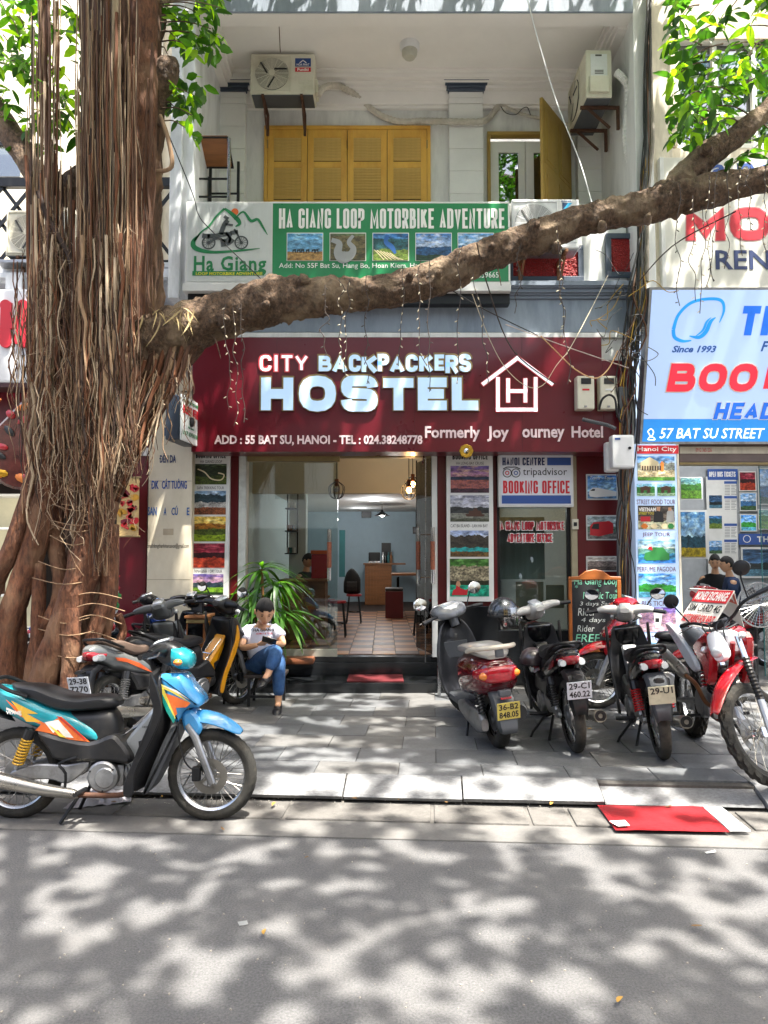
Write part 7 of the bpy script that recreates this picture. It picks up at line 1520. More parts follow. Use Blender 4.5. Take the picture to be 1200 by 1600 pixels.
# stool bench under him
bn_ = root('bench', 'low dark bench the man sits on', 'bench', (P(410, 1050, 7.9).x, 7.9, .13)); x0, x1 = P(386, 1040, 7.85).x, P(447, 1040, 7.85).x; zb_ = J['pelvis'].z-.10
bx('seat', M('dark_wood', V('2a211c'), .5, var=.3), bn_, x0, x1, 7.68, 8.08, zb_-.035, zb_, .006)
for x in (x0+.03, x1-.06):
    for y in (7.71, 8.03): bx('leg', BLKM, bn_, x, x+.03, y, y+.03, .13, zb_-.0355, .003)
bx('stretcher', BLKM, bn_, x0+.04, x1-.05, 7.715, 7.735, .22, .245, 0)

# ------------------------------------------------------------ entrance things
LEAFG = None
def leaf_mat(name, c, tr=.45, rough=.35):
    m, t, n, l, b = nodes_of(name); b.inputs['Roughness'].default_value = rough; b.inputs['Specular IOR Level'].default_value = .5
    oi = n.new('ShaderNodeObjectInfo'); no = n.new('ShaderNodeTexNoise'); no.inputs['Scale'].default_value = 9; tc = n.new('ShaderNodeTexCoord'); l.new(tc.outputs['Object'], no.inputs['Vector'])
    a = n.new('ShaderNodeMath'); a.operation = 'MULTIPLY_ADD'; l.new(oi.outputs['Random'], a.inputs[0]); a.inputs[1].default_value = .7; l.new(no.outputs['Fac'], a.inputs[2])
    r = n.new('ShaderNodeValToRGB'); r.color_ramp.elements[0].position = .35; r.color_ramp.elements[1].position = 1.1 if False else 1.0
    r.color_ramp.elements[0].color = c4([x*.6 for x in c]); r.color_ramp.elements[1].color = c4([min(1, c[0]*1.7), c[1]*1.35, c[2]*.9]); l.new(a.outputs[0], r.inputs[0]); l.new(r.outputs[0], b.inputs['Base Color'])
    tl = n.new('ShaderNodeBsdfTranslucent'); mx = n.new('ShaderNodeMixShader'); mx.inputs[0].default_value = tr
    g = n.new('ShaderNodeMix'); g.data_type = 'RGBA'; g.blend_type = 'MULTIPLY'; g.inputs['Factor'].default_value = 1; l.new(r.outputs[0], g.inputs['A']); g.inputs['B'].default_value = (2.6, 2.9, .8, 1); l.new(g.outputs['Result'], tl.inputs[0])
    l.new(b.outputs[0], mx.inputs[1]); l.new(tl.outputs[0], mx.inputs[2]); l.new(mx.outputs[0], n['Material Output'].inputs[0]); _M[name] = m; return m
LG = leaf_mat('leaf_green', V('3a6628')); LGD = leaf_mat('leaf_deep_green', V('2a5220'), .3); LGY = leaf_mat('leaf_yellow_green', V('6f9a2a'), .55)
def leaf_mesh(name, l, w, mat, droop=.12, seg=5):
    vs = []; 
    for i in range(seg+1):
        t = i/seg; hw = w*.5*sin(pi*min(1, t*.92+.05))**.8*(1-.25*t); z = -droop*l*t*t
        vs += [(l*t, -hw, z+hw*.35), (l*t, 0, z), (l*t, hw, z+hw*.35)]
    return MB().add(vs, [(3*i+j, 3*i+3+j, 3*i+4+j, 3*i+1+j) for i in range(seg) for j in (0, 1)]).mesh(name, mat, True, 80)
pl = root('dracaena', 'leafy potted dracaena in front of the left glass pane behind the seated man', 'plant', (P(416, 1000, 8.75).x, 8.75, .246))
cxp = P(416, 1000, 8.75).x; MB().lathe([(0, 0), (.13, 0), (.17, .3), (.18, .3), (.18, .33), (.15, .33), (.15, .28), (0, .28)], (cxp, 8.75, .247), 'Z', 20).build('pot', M('pot_brown', V('4a2f22'), .5), pl, smooth=True)
random.seed(21); stems = [(cxp-.06, 8.74, 1.55), (cxp+.12, 8.78, 1.38), (cxp+.02, 8.72, 1.05), (cxp+.22, 8.7, 1.0), (cxp-.16, 8.72, 1.2)]
for x, y, z in stems: MB().tube(crom([(cxp, 8.75, .5), ((x+cxp)/2, y, z*.6), (x, y, z)], 5), .018, 7).build('stem', WOOD, pl, smooth=True)
dl_ = [leaf_mesh('leaf', l, .068, m, 1.3, 7) for l, m in ((.42, LGD), (.36, LGD), (.48, LG))]; dl_.append(leaf_mesh('leaf', .30, .07, LG, .9, 6))
for x, y, z in stems:
    for k in range(17):
        o = link(random.choice(dl_), 'leaf', pl); a = k*2.4; o.location = Vector((x, y, z-.006*k+.03))-Vector((0, 0, 0)); o.rotation_euler = (0, -random.uniform(.2, 1.1)+k*.045, a)
# chalkboard
cbd = root('chalkboard', 'orange framed chalkboard advertising tours beside the parked motorbikes', 'sign', (P(930, 1000, 8.3).x, 8.3, .13)); CY_ = 8.25
a, b, c, d = R(889, 906, 971, 1018, CY_); ORW = M('orange_wood', V('96521a'), .5, var=.2, scale=4, stretch=(1, 1, 4))
a0, b0, c0, d0 = R(894, 909, 965, 1014, CY_); bx('slate', M('slate_board', V('16171a'), .8, var=.35, scale=5, dirt=V('3a3d3e'), dirtamt=.35), cbd, a0, b0, CY_, CY_+.02, c0, d0, 0)
bx('frame_rail', ORW, cbd, a, a0, CY_-.01, CY_+.03, c-.02, d, .005); bx('frame_rail', ORW, cbd, b0, b, CY_-.01, CY_+.03, c-.02, d, .005); bx('frame_rail', ORW, cbd, a0+.001, b0-.001, CY_-.008, CY_+.03, c0-.05, c0-.001, .005)
MB().prism([(a, d-.0), (b, d-.0), (b, d+.035), (b-.12, d+.04), (b-.2, d+.10), ((a+b)/2, d+.12), (a+.2, d+.10), (a+.12, d+.04), (a, d+.035)], CY_-.009, CY_+.03, .006).build('frame_crest', ORW, cbd)
for x in (a+.01, b-.05): bx('leg', ORW, cbd, x, x+.04, CY_, CY_+.03, .13, c-.021, .004)
CH = M('chalk', V('b9bdb8'), .9, var=.2, scale=60); CHG = M('chalk_green', V('7ac0a0'), .9, var=.2, scale=60)
for s, r4, m_ in (('Ha Giang Loop', (897, 902, 967, 917), CHG), ('Majestic Tour', (911, 925, 966, 939), CHG), ('3 days Easy', (906, 940, 960, 948), CH), ('Rider', (903, 950, 931, 962), CH), ('4 days', (908, 965, 946, 974), CH), ('Rider', (902, 977, 929, 987), CH), ('FREE', (899, 991, 938, 1003), CHG), ('Rent', (930, 1005, 950, 1012), CH)):
    text(s, *r4, CY_-.001, m_, cbd, ext=.001, shear=.15)
for px, py in ((898, 914), (931, 920), (961, 921)): text('*', px, py, px+5, py+5, CY_-.001, CHG, cbd, ext=.001)
# mats, cushion, drawers, tin
dm = MB(); q = [G(546, 1050.5, .249), G(628, 1050.5, .249), G(631, 1065, .249), G(542, 1065, .249)]; dm.add([p+Vector((0, 0, -.003)) for p in q]+[p+Vector((0, 0, .006)) for p in q], [(0, 1, 2, 3), (4, 5, 6, 7), (0, 1, 5, 4), (1, 2, 6, 5), (2, 3, 7, 6), (3, 0, 4, 7)])
tag(dm.build('doormat', M('red_doormat', V('5d1018'), .95, var=.2, scale=50, bump=.6, bscale=200)), 'red doormat on the lower entrance step', 'mat')
cu = root('cushion', 'flat brown leather cushion on the upper step beside the man', 'cushion', (P(468, 1030, 8.95).x, 8.95, .40)); a, b, _, _ = R(440, 1018, 492, 1031, 8.98); MB().box(a, b, 8.80, 9.04, .402, .48, .03).build('pad', M('brown_leather', V('6b3f28'), .4, var=.15, bump=.1), cu, smooth=True)
wc = root('drawer_cabinet', 'small wooden cabinet with glass front beside the beige pillar', 'cabinet', (P(304, 1000, 8.3).x, 8.3, .13)); a, b, c, d = R(291, 962, 320, 1000, 8.2)
bx('cabinet_top', WOOD, wc, a-.02, b+.02, 8.18, 8.6, d-.03, d, .004); bx('carcass', M('cabinet_wood', V('7a4a28'), .5, var=.2), wc, a, b, 8.2, 8.58, .14, d-.0305, .004); bx('glass_panel', BLKG, wc, a+.02, b-.02, 8.194, 8.2, d-.30, d-.09, 0); bx('brass_trim', BRASS, wc, a, b, 8.19, 8.2, d-.08, d-.045, .002)
pp = root('picture', 'dark framed picture standing on the wooden cabinet', 'picture', (P(308, 960, 8.4).x, 8.4, d)); a2_, b2_, c2_, d2_ = R(299, 931, 318, 960, 8.4); bx('frame', BLK, pp, a2_, b2_, 8.4, 8.42, d+.001, d2_, .003); bx('print', GREYP, pp, a2_+.015, b2_-.015, 8.397, 8.4, d+.016, d2_-.015, 0)
tn = root('steel_tin', 'round stainless steel tin behind the yellow motorbike', 'tin', (P(365, 990, 7.9).x, 7.95, R(357, 966, 373, 992, 7.9)[2])); a, b, c, d = R(357, 966, 373, 992, 7.9)
MB().lathe([(0, c), (.06, c), (.06, (c+d)/2-.006), (.064, (c+d)/2-.006), (.064, (c+d)/2+.006), (.06, (c+d)/2+.006), (.06, d-.004), (.064, d), (0, d+.004)], (P(365, 980, 7.95).x, 7.95, 0), 'Z', 24).build('tin', STEEL, tn, smooth=True)
bs = root('plinth_stand', 'small dark stand carrying the steel tin', 'stand', (P(365, 1000, 7.95).x, 7.95, .13)); bx('top', BLKM, bs, P(352, 990, 7.95).x, P(378, 990, 7.95).x, 7.83, 8.07, c-.03, c-.001, .004); [bx('leg', BLKM, bs, x, x+.02, y, y+.02, .13, c-.031, 0) for x in (P(353, 990, 7.95).x, P(374, 990, 7.95).x) for y in (7.84, 8.04)]
rl = MB(); rl.tube([P(686, 1016, 8.3), P(715, 1018, 8.0)], .02, 10); rl.tube([P(715, 1016, 8.0), Vector((P(715, 1018, 8.0).x, 8.0, .13))], .02, 10); rl.tube([P(686, 1016, 8.3), Vector((P(686, 1018, 8.3).x, 8.3, .13))], .02, 10); tag(rl.build('steel_rail', STEEL, smooth=True), 'bent steel tube rail beside the entrance steps', 'rail')
# ------------------------------------------------------------ inside the hostel
def R3(x0, y0, x1, y1, Y): return R(x0, y0, x1, y1, Y)
a, b, c, d = R(570, 880, 612, 940, 18.2); ct = root('counter', 'slatted brown wooden counter at the back of the room', 'counter', ((a+b)/2, 18.2, FZ))
bx('carcass', WOODH, ct, a, b, 18.22, 18.8, FZ, d-.04, 0); bx('worktop', WOOD, ct, a-.04, b+.35, 18.15, 18.85, d-.039, d, .004)
n = 9
for i in range(n): w_ = (b-a)/n; bx('slat', WOODH, ct, a+i*w_+.006, a+(i+1)*w_-.006, 18.19, 18.218, FZ+.02, d-.05, 0)
cm = root('coffee_machine', 'black coffee machine on the wooden counter', 'appliance', (a+.3, 18.4, d+.001)); a1_, b1_, _, d1_ = R(576, 866, 594, 879, 18.4); bx('machine', BLKM, cm, a1_, b1_, 18.3, 18.6, d+.002, d1_+.05, .02); bx('tray', STEEL, cm, a1_, b1_, 18.22, 18.299, d+.002, d+.05, .004)
a1_, b1_, _, d1_ = R(596, 848, 611, 879, 18.5); cm = root('drinks_rack', 'dark shelf of bottles behind the coffee machine', 'rack', (a1_, 18.6, d+.001)); bx('back', BLKM, cm, a1_, b1_, 18.62, 18.66, d+.002, d1_, .004)
for i in range(4): MB().lathe([(0, 0), (.035, 0), (.035, .17), (.012, .22), (.012, .28), (0, .28)], (a1_+.04+i*.07, 18.55, d+.003), 'Z', 10).build('bottle', (STEEL, BLKG, TEAL, WOOD)[i], cm, smooth=True)
tb = root('table', 'wooden table with crossed black legs inside the hostel', 'table', (P(635, 940, 15.5).x, 15.5, FZ)); a, b, _, d = R(612, 896, 662, 902, 15.2); bx('top', WOODH, tb, a, b, 15.0, 15.9, d-.04, d, .004)
for x in (a+.12, b-.12): m = MB(); m.obox((x, 15.45, (FZ+d-.04)/2), (.03, .04, .85), Matrix.Rotation(.55, 3, 'X')); m.obox((x+.031, 15.45, (FZ+d-.04)/2), (.03, .04, .85), Matrix.Rotation(-.55, 3, 'X')); m.build('leg', BLKM, tb)
a, b, _, d = R(602, 919, 630, 960, 14.4); ot = root('ottoman', 'dark red cube ottoman on the tiled floor', 'ottoman', ((a+b)/2, 14.4, FZ)); bx('body', M('maroon_leather', V('5a1418'), .4), ot, a, b, 14.4, 14.9, FZ, d-.06, .01); bx('cushion', BLK, ot, a, b, 14.39, 14.9, d-.059, d, .02)
def stool(lab, x0, x1, y0, Y, mat, group='bar stools in the hostel room'):
    a, b, _, d = R(x0, y0, x1, y0+3, Y); s_ = root('bar_stool', lab, 'stool', ((a+b)/2, Y, FZ), group); c = (a+b)/2; w_ = (b-a)/2; MB().lathe([(0, d-.04), (w_, d-.04), (w_*1.02, d-.02), (w_*.96, d), (0, d)], (c, Y, 0), 'Z', 20).build('seat', mat, s_, smooth=True)
    for sx_ in (-1, 1):
        for sy_ in (-1, 1): MB().tube([(c+sx_*w_*.6, Y+sy_*w_*.6, d-.04), (c+sx_*w_*.95, Y+sy_*w_*.95, FZ)], .012, 6).build('leg', BLKM, s_)
    m = MB().lathe([(w_*.82, FZ+.2), (w_*.88, FZ+.2), (w_*.88, FZ+.215), (w_*.82, FZ+.215)], (c, Y, 0), 'Z', 16); m.build('foot_ring', BLKM, s_)
RSM = M('red_seat', V('a01822'), .35, coat=.4); stool('red topped bar stool nearest the door pane', 515, 541, 938, 11.2, RSM); stool('red topped bar stool under the black backpack', 541, 565, 928, 13.4, RSM); stool('blue topped bar stool beside the open glass door', 646, 668, 941, 11.4, M('blue_seat', V('2f6a8a'), .4))
stool('red topped bar stool behind the fixed glass pane', 505, 524, 936, 12.2, RSM)
bp = root('backpack', 'large black backpack on a red stool', 'backpack', P(550, 928, 13.4)); a, b, c, d = R(537, 888, 563, 928, 13.4); MB().loft([(a, c+.02, d-.25, .12), (a+.05, c, d-.08, .17), ((a+b)/2, c, d, .18), (b-.05, c, d-.1, .16), (b, c+.02, d-.2, .10)], 16).xf(Matrix.Translation((0, 13.5, 0))).build('bag', M('black_nylon', V('15171a'), .8, bump=.3), bp, smooth=True); MB().loft([(a+.06, c+.03, c+.24, .05), (b-.06, c+.03, c+.24, .05)], 10).xf(Matrix.Translation((0, 13.32, 0))).build('pocket', BLK, bp)
def pendant(lab, px, py, Y, top, lit, kind):
    c = P(px, py, Y); r_ = root('pendant_lamp', lab, 'lamp', (c.x, Y, c.z)); MB().tube([(c.x, Y, c.z+.08), (c.x, Y, top)], .006, 5).build('cord', BLK, r_)
    if kind == 'globe':
        g = MB()
        for k in range(10): a = k*pi/5; g.tube(crom([(c.x, Y, c.z+.13), (c.x+.11*cos(a), Y+.11*sin(a), c.z+.04), (c.x+.09*cos(a), Y+.09*sin(a), c.z-.09), (c.x+.03*cos(a), Y+.03*sin(a), c.z-.13)], 3), .005, 4)
        g.build('wire_shade', BLKM, r_); MB().tube([(c.x, Y, c.z+.05), (c.x, Y, c.z+.15)], .03, 8).build('cap', M('copper_cap', V('7a4a30'), .4, metal=.6), r_)
        MB().ball(c, .04, 10).build('bulb', PEND if lit else CLR, r_)
        if lit: lamp(c-Vector((0, 0, .16)), 1.5, (1, .6, .3), .05)
    else:
        MB().lathe([(.02, .14), (.03, .10), (.14, .02), (.19, 0), (.18, 0), (.13, .015), (.02, .09)], c, 'Z', 24).build('shade', BLKM, r_, smooth=True); MB().ball(c+Vector((0, 0, .02)), .045, 10).build('bulb', M('white_bulb', (1, 1, 1), .5, emit=(1, .98, .92), estr=8), r_); lamp(c-Vector((0, 0, .08)), 9, (1, .95, .88), .06)
mz = zt(771, 11.5)
pendant('left of the two lit wire globe pendants inside the doorway', 639, 766, 10.2, 3.75, 1, 'globe'); pendant('right of the two lit wire globe pendants inside the doorway', 645, 757, 10.4, 3.75, 1, 'globe'); pendant('unlit dark globe pendant behind the edge of the glass pane', 526, 765, 10.2, 3.75, 0, 'globe')
pendant('bell shaped metal pendant lit over the counter', 597, 806, 16.5, mz+.17, 1, 'bell')
dlg = root('downlight', 'flat white downlight set in the room ceiling', 'light', (P(584, 779, 15).x, 15.1, mz+.17)); bx('panel', M('downlight_face', (1, 1, 1), .5, emit=(1, .98, .95), estr=7), dlg, P(578, 779, 15).x, P(591, 779, 15).x, 15, 15.2, mz+.15, mz+.178, 0)
lamp((P(584, 779, 15).x, 15.1, mz+.05), 10, (.92, .96, 1), .15); lamp((.2, 12.6, mz), 6, (1, .93, .85), .2); lamp((.4, 10.3, 3.5), 4, (1, .93, .82), .2); lamp((-.6, 18, 2.9), 9, (.9, .95, 1), .2)
for lab, r4, Y, mt in (('small black picture on the back wall of the room', (565, 794, 580, 809), 19.4, BLK), ('dark framed picture beside the door handle', (645, 823, 656, 834), 15.9, GREYP)):
    f_ = root('picture', lab, 'picture', P((r4[0]+r4[2])/2, r4[3], Y)); a, b, c, d = R(*r4, Y); bx('frame', BLK, f_, a, b, Y, Y+.03, c, d, .004); bx('print', mt, f_, a+.03, b-.03, Y-.004, Y, c+.03, d-.03, 0)
# wave-patterned screen along the left wall, shelves, counter, woman/man at the till
ws = root('wave_screen', 'tall dark framed screen of wavy metal lines on the left wall of the room', 'screen', (ix0+.05, 10.2, FZ)); m = MB(); z0, z1 = FZ+.9, 3.0
for k in range(9):
    y = 9.6+k*.12; m.tube([(ix0+.06, y+.035*sin(i*1.1+k*.3), z0+(z1-z0)*i/22) for i in range(23)], .008, 4)
m.build('wavy_bars', STEEL, ws, kind='stuff'); m = MB(); m.box(ix0+.03, ix0+.09, 9.5, 9.56, z0, z1); m.box(ix0+.03, ix0+.09, 10.66, 10.72, z0, z1); m.box(ix0+.03, ix0+.09, 9.5, 10.72, z1, z1+.06); m.build('frame', BLKM, ws); bx('mirror_back', M('screen_back', V('3a5058'), .15), ws, ix0+.005, ix0+.02, 9.5, 10.7, z0, z1, 0)
sh_ = root('wall_shelf', 'narrow wall shelf unit of plants and cups beside the wavy screen', 'shelf', (P(455, 900, 11.8).x, 11.8, FZ+.9)); a, b, c, d = R(446, 726, 464, 866, 11.8)
for z in (c, c+(d-c)*.25, c+(d-c)*.5, c+(d-c)*.75, d): bx('board', BLKM, sh_, a, b, 11.75, 12.0, z, z+.02, 0)
for x in (a, b-.02): bx('upright', BLKM, sh_, x, x+.02, 11.98, 12.0, c, d, 0)
random.seed(4)
for k in range(12): z = c+(d-c)*.25*(k//3)+.021; x = a+.04+.05*(k % 3); MB().lathe([(0, 0), (.022, 0), (.026, .09), (0, .09)], (x, 11.85, z), 'Z', 8).build('cup', random.choice([WHT, STEEL, TEAL, WOOD, RED]), sh_, smooth=True)
td = root('till_desk', 'dark brown till desk behind the glass pane', 'desk', (P(490, 1000, 11).x, 11, FZ)); a, b, c, d = R(440, 905, 508, 1000, 10.8); bx('front', WOOD, td, a, b, 10.8, 11.3, FZ, d-.04, .004); bx('desk_top', WOODH, td, a-.03, b+.03, 10.75, 11.35, d-.039, d, .004)
rb = root('drinks_crate', 'red crate with an orange lid on the till desk', 'crate', (P(500, 870, 11.2).x, 11.2, d+.001)); a, b, _, d2_ = R(487, 866, 512, 890, 11.2); bx('crate', RED, rb, a, b, 11.15, 11.32, d+.002, d2_, .01); bx('lid', M('orange_plastic', V('d8601a'), .4), rb, a-.01, b+.01, 11.14, 11.33, d2_+.001, d2_+.06, .01)
TS_ = M('black_tshirt', V('17181b'), .9)
def bust(lab, hx, hy, Y, f, shirt, hs=1.0, s=1): # a seated or standing figure seen from the chest up
    h = P(hx, hy, Y); dz = Vector((0, 0, 1)); sd = Vector((f.y, -f.x, 0)).normalized(); bk = -Vector((f.x, f.y, 0)).normalized()
    J2 = dict(head=h, neck=h-dz*.155+bk*.03, chest=h-dz*.33+bk*.05, pelvis=h-dz*.78+bk*.06)
    for k, q in (('R', 1), ('L', -1)): J2[k+'sh'] = J2['chest']+dz*.09+sd*.19*q; J2[k+'el'] = J2['chest']-dz*.22+sd*.23*q-bk*.05; J2[k+'wrist'] = J2['chest']-dz*.26+sd*.10*q-bk*.27; J2[k+'hand'] = J2[k+'wrist']-bk*.1; J2[k+'hip'] = J2['pelvis']+sd*.09*q; J2[k+'knee'] = J2[k+'hip']-bk*.42+dz*.02; J2[k+'ank'] = J2[k+'knee']-dz*.42; J2[k+'toe'] = J2[k+'ank']-bk*.18-dz*.05
    return person(lab, J2, shirt, BLK, J2['pelvis'], f, hs=hs)[0]
bust('person with short dark hair in a black T-shirt at the till desk', 481, 876, 11.75, Vector((.8, -.45, -.35)), TS_)
bust('man in a navy shirt seen from behind among the posters of the right shop', 1136, 882, 10.6, Vector((-.75, .2, -.1)), M('navy_shirt', V('1c2f52'), .85)); bust('man in dark clothes facing the navy-shirted man in the right shop', 1117, 878, 11.0, Vector((-.35, -.8, -.3)), TS_)
# mat, fan and red bike of the right shop
fn = root('electric_fan', 'grey wire-caged electric fan near the right edge of the picture', 'fan', (P(1187, 945, 8.0).x, 8.0, .13)); c = P(1187, 945, 8.0); m = MB()
for k in range(2, 9): m.lathe([(.03*k-.002, 0), (.03*k+.002, 0)], c, 'Y', 30)
for k in range(30): a = k*pi/15; m.tube([c, c+Vector((cos(a)*.24, -.05 if 0 else -.03, sin(a)*.24))], .0022, 4, cap=False)
m.build('cage', STEEL, fn, kind='stuff'); MB().lathe([(.235, -.01), (.25, -.01), (.25, .01), (.235, .01)], c, 'Y', 30).build('cage_ring', STEEL, fn); MB().tube([c+Vector((0, .02, 0)), c+Vector((0, .16, 0))], .07, 14).build('motor', GREYP, fn, smooth=True)
for k in range(3): MB().obox(c+Vector((cos(k*2.09)*.11, .015, sin(k*2.09)*.11)), (.18, .006, .10), Matrix.Rotation(-k*2.09, 3, 'Y') @ Matrix.Rotation(.3, 3, 'X')).build('blade', BLK, fn)
MB().tube([c+Vector((0, .1, 0)), (c.x, 8.1, .14)], .018, 8).build('pole', BLKM, fn); MB().lathe([(0, .13), (.2, .13), (.19, .16), (0, .17)], (c.x, 8.1, 0), 'Z', 24).build('base', BLK, fn)
b9 = copy_tree(b8); b9['label'] = 'red motorbike parked inside the right shop behind the lit column'; seat_on(b9, (5.4, 10.3), (4.3, 10.1), z=.15)
# ------------------------------------------------------------ the banyan
def bark(name, c0, c1, c2, sz=.16, bump=.9, sc=22):
    m, t, n, l, b = nodes_of(name); b.inputs['Roughness'].default_value = .85; tc = n.new('ShaderNodeTexCoord'); mp = n.new('ShaderNodeMapping'); mp.inputs['Scale'].default_value = (1, 1, sz); l.new(tc.outputs['Object'], mp.inputs[0])
    a = n.new('ShaderNodeTexNoise'); a.inputs['Scale'].default_value = sc; a.inputs['Detail'].default_value = 10; a.inputs['Roughness'].default_value = .7; l.new(mp.outputs[0], a.inputs['Vector'])
    d = n.new('ShaderNodeTexNoise'); d.inputs['Scale'].default_value = 3.5; d.inputs['Detail'].default_value = 6; l.new(tc.outputs['Object'], d.inputs['Vector'])
    r = n.new('ShaderNodeValToRGB'); e = r.color_ramp.elements; e[0].position = .32; e[0].color = c4(c0); e[1].position = .68; e[1].color = c4(c1); l.new(a.outputs['Fac'], r.inputs[0])
    r2 = n.new('ShaderNodeValToRGB'); r2.color_ramp.elements[0].position = .5; r2.color_ramp.elements[1].position = .68; r2.color_ramp.elements[1].color = (.75, .75, .75, 1); l.new(d.outputs['Fac'], r2.inputs[0])
    x = n.new('ShaderNodeMix'); x.data_type = 'RGBA'; l.new(r2.outputs[0], x.inputs['Factor']); l.new(r.outputs[0], x.inputs['A']); x.inputs['B'].default_value = c4(c2); l.new(x.outputs['Result'], b.inputs['Base Color'])
    v = n.new('ShaderNodeTexVoronoi'); v.inputs['Scale'].default_value = sc*.9; l.new(mp.outputs[0], v.inputs['Vector']); ad = n.new('ShaderNodeMath'); ad.operation = 'MULTIPLY_ADD'; l.new(v.outputs['Distance'], ad.inputs[0]); ad.inputs[1].default_value = .5; l.new(a.outputs['Fac'], ad.inputs[2])
    bp = n.new('ShaderNodeBump'); bp.inputs['Strength'].default_value = bump; bp.inputs['Distance'].default_value = .03; l.new(ad.outputs[0], bp.inputs['Height']); l.new(bp.outputs[0], b.inputs['Normal']); _M[name] = m; return m
BK1 = bark('bark_trunk', V('2c1d14'), V('76543a'), V('8a6a4c'), .12, 1.0, 34); BK2 = bark('bark_branch', V('2a2018'), V('765d46'), V('988469'), .75, 1.0, 34); BK3 = bark('root_brown', V('351d13'), V('85563a'), V('8a6a50'), .3, .9, 34)
AR = [M('aerial_root_%s' % k, V(c), .9, var=.35, scale=30, stretch=(1, 1, .15), bump=.3) for k, c in (('umber', '5a3f2e'), ('dark', '33241b'), ('tan', '8f7458'), ('pale', 'b09c82'), ('russet', '6b4229'))]
tree = root('banyan_tree', 'big banyan with curtains of aerial roots and a long limb reaching across the shopfront', 'tree', G(90, 1085, .13))
def gtube(name, pts, mat, seg=22, flute=.0, fk=5, nz=.12, par=None, n=7, seed=0, cap=True):
    """pts = (px, py, Y, radius in px); rough, fluted limb"""
    w = [P(p[0], p[1], p[2]) for p in pts]; rr = [p[3]*p[2]/F_PX for p in pts]; c = crom(w, n); N = len(c); rads = [lerps(rr, N-1, i) for i in range(N)]
    m = MB(); m.tube(c, 1.0, seg, cap)
    for i in range(N):
        for k in range(seg):
            j = i*seg+k; v = Vector(m.v[j]); d = v-c[i]; a = 2*pi*k/seg; r = rads[i]
            q = 1+flute*sin(fk*a+seed+i*.12)+nz*noise.noise(Vector((cos(a)*2.2+seed*3, sin(a)*2.2, i*.35)))+nz*.5*noise.noise(Vector((cos(a)*6+seed, sin(a)*6, i*.9)))
            m.v[j] = tuple(c[i]+d*r*q)
    return m.build(name, mat, par or tree, smooth=True, ang=80)
TY = 6.7
gtube('trunk', [(188, -80, TY, 58), (190, 60, TY, 58), (192, 200, TY, 60), (190, 340, TY, 60), (186, 480, TY, 64), (180, 590, TY, 62), (166, 690, TY, 46), (148, 780, TY, 34), (136, 860, TY, 28), (122, 940, TY, 26), (110, 1020, TY, 26), (105, 1110, TY, 32)], BK1, 36, .10, 7, .16, n=9)
gtube('trunk', [(222, -60, TY-.25, 22), (224, 80, TY-.28, 22), (222, 190, TY-.3, 24), (212, 300, TY-.32, 30), (205, 420, TY-.34, 30), (196, 560, TY-.3, 26), (190, 680, TY-.3, 18)], BK3, 22, .06, 4, .12, seed=2)
gtube('trunk', [(243, -40, TY-.1, 10), (238, 80, TY-.2, 14), (232, 180, TY-.25, 12), (224, 300, TY-.3, 11), (216, 420, TY-.3, 9)], BK1, 14, .04, 3, .1, seed=3)
gtube('limb_stump', [(232, 190, TY-.1, 20), (245, 150, TY-.15, 19), (258, 118, TY-.2, 20), (262, 98, TY-.22, 18), (262, 88, TY-.24, 11)], BK2, 18, .0, 3, .15, seed=4)
gtube('limb', [(165, 640, 6.65, 62), (212, 570, 6.55, 62), (262, 528, 6.45, 44), (320, 502, 6.4, 36), (380, 484, 6.35, 35), (433, 469, 6.3, 37), (480, 466, 6.3, 31), (520, 461, 6.3, 29), (560, 459, 6.3, 25), (630, 450, 6.25, 26), (700, 428, 6.2, 28), (750, 403, 6.15, 25), (800, 383, 6.15, 25), (850, 366, 6.1, 26), (900, 347, 6.1, 23), (960, 333, 6.05, 24), (1010, 324, 6.0, 26), (1050, 309, 6.0, 30), (1100, 299, 5.95, 27), (1180, 283, 5.9, 20), (1290, 270, 5.8, 20)], BK2, 40, .03, 3, .22, n=10, seed=5)
gtube('branch', [(1030, 318, 6.0, 20), (1065, 285, 5.97, 24), (1100, 248, 5.95, 22), (1150, 213, 5.9, 17), (1200, 170, 5.85, 14), (1290, 90, 5.75, 12)], BK2, 28, .03, 3, .22, n=10, seed=6)
for p4 in ((474, 440, 6.15, 10), (1103, 234, 5.78, 9), (768, 386, 6.0, 5), (685, 428, 6.02, 5), (838, 352, 5.95, 5), (940, 352, 5.9, 6), (870, 385, 5.95, 6), (415, 478, 6.1, 7), (570, 452, 6.1, 5), (640, 432, 6.05, 5), (1012, 340, 5.82, 5), (350, 500, 6.15, 8)):
    gtube('knot', [(p4[0], p4[1]+6, p4[2]+.12, p4[3]*1.3), (p4[0], p4[1], p4[2]+.02, p4[3]*1.1), (p4[0]+2, p4[1]-4, p4[2]-.05, p4[3]*.7)], BK2, 12, .1, 3, .3, seed=p4[0])
gtube('buttress', [(300, 520, 6.45, 30), (254, 575, 6.5, 30), (214, 650, 6.55, 24), (194, 715, 6.6, 20), (170, 790, 6.6, 13), (155, 870, 6.6, 10)], BK1, 24, .12, 6, .15, seed=7)
for i in range(11):
    x0 = 300-i*9+random.uniform(-4, 4); gtube('root', [(x0, 505+i*3, 6.33-.01*i, 3.5), (x0-22+i, 590, 6.3, 4), (x0-62+i*2.6, 665, 6.32, 4), (x0-96+i*4.4, 735, 6.34, 3.2), (x0-124+i*6, 800, 6.4, 2)], AR[(0, 4, 2)[i % 3]], 7, 0, 2, .15, n=5, seed=i)
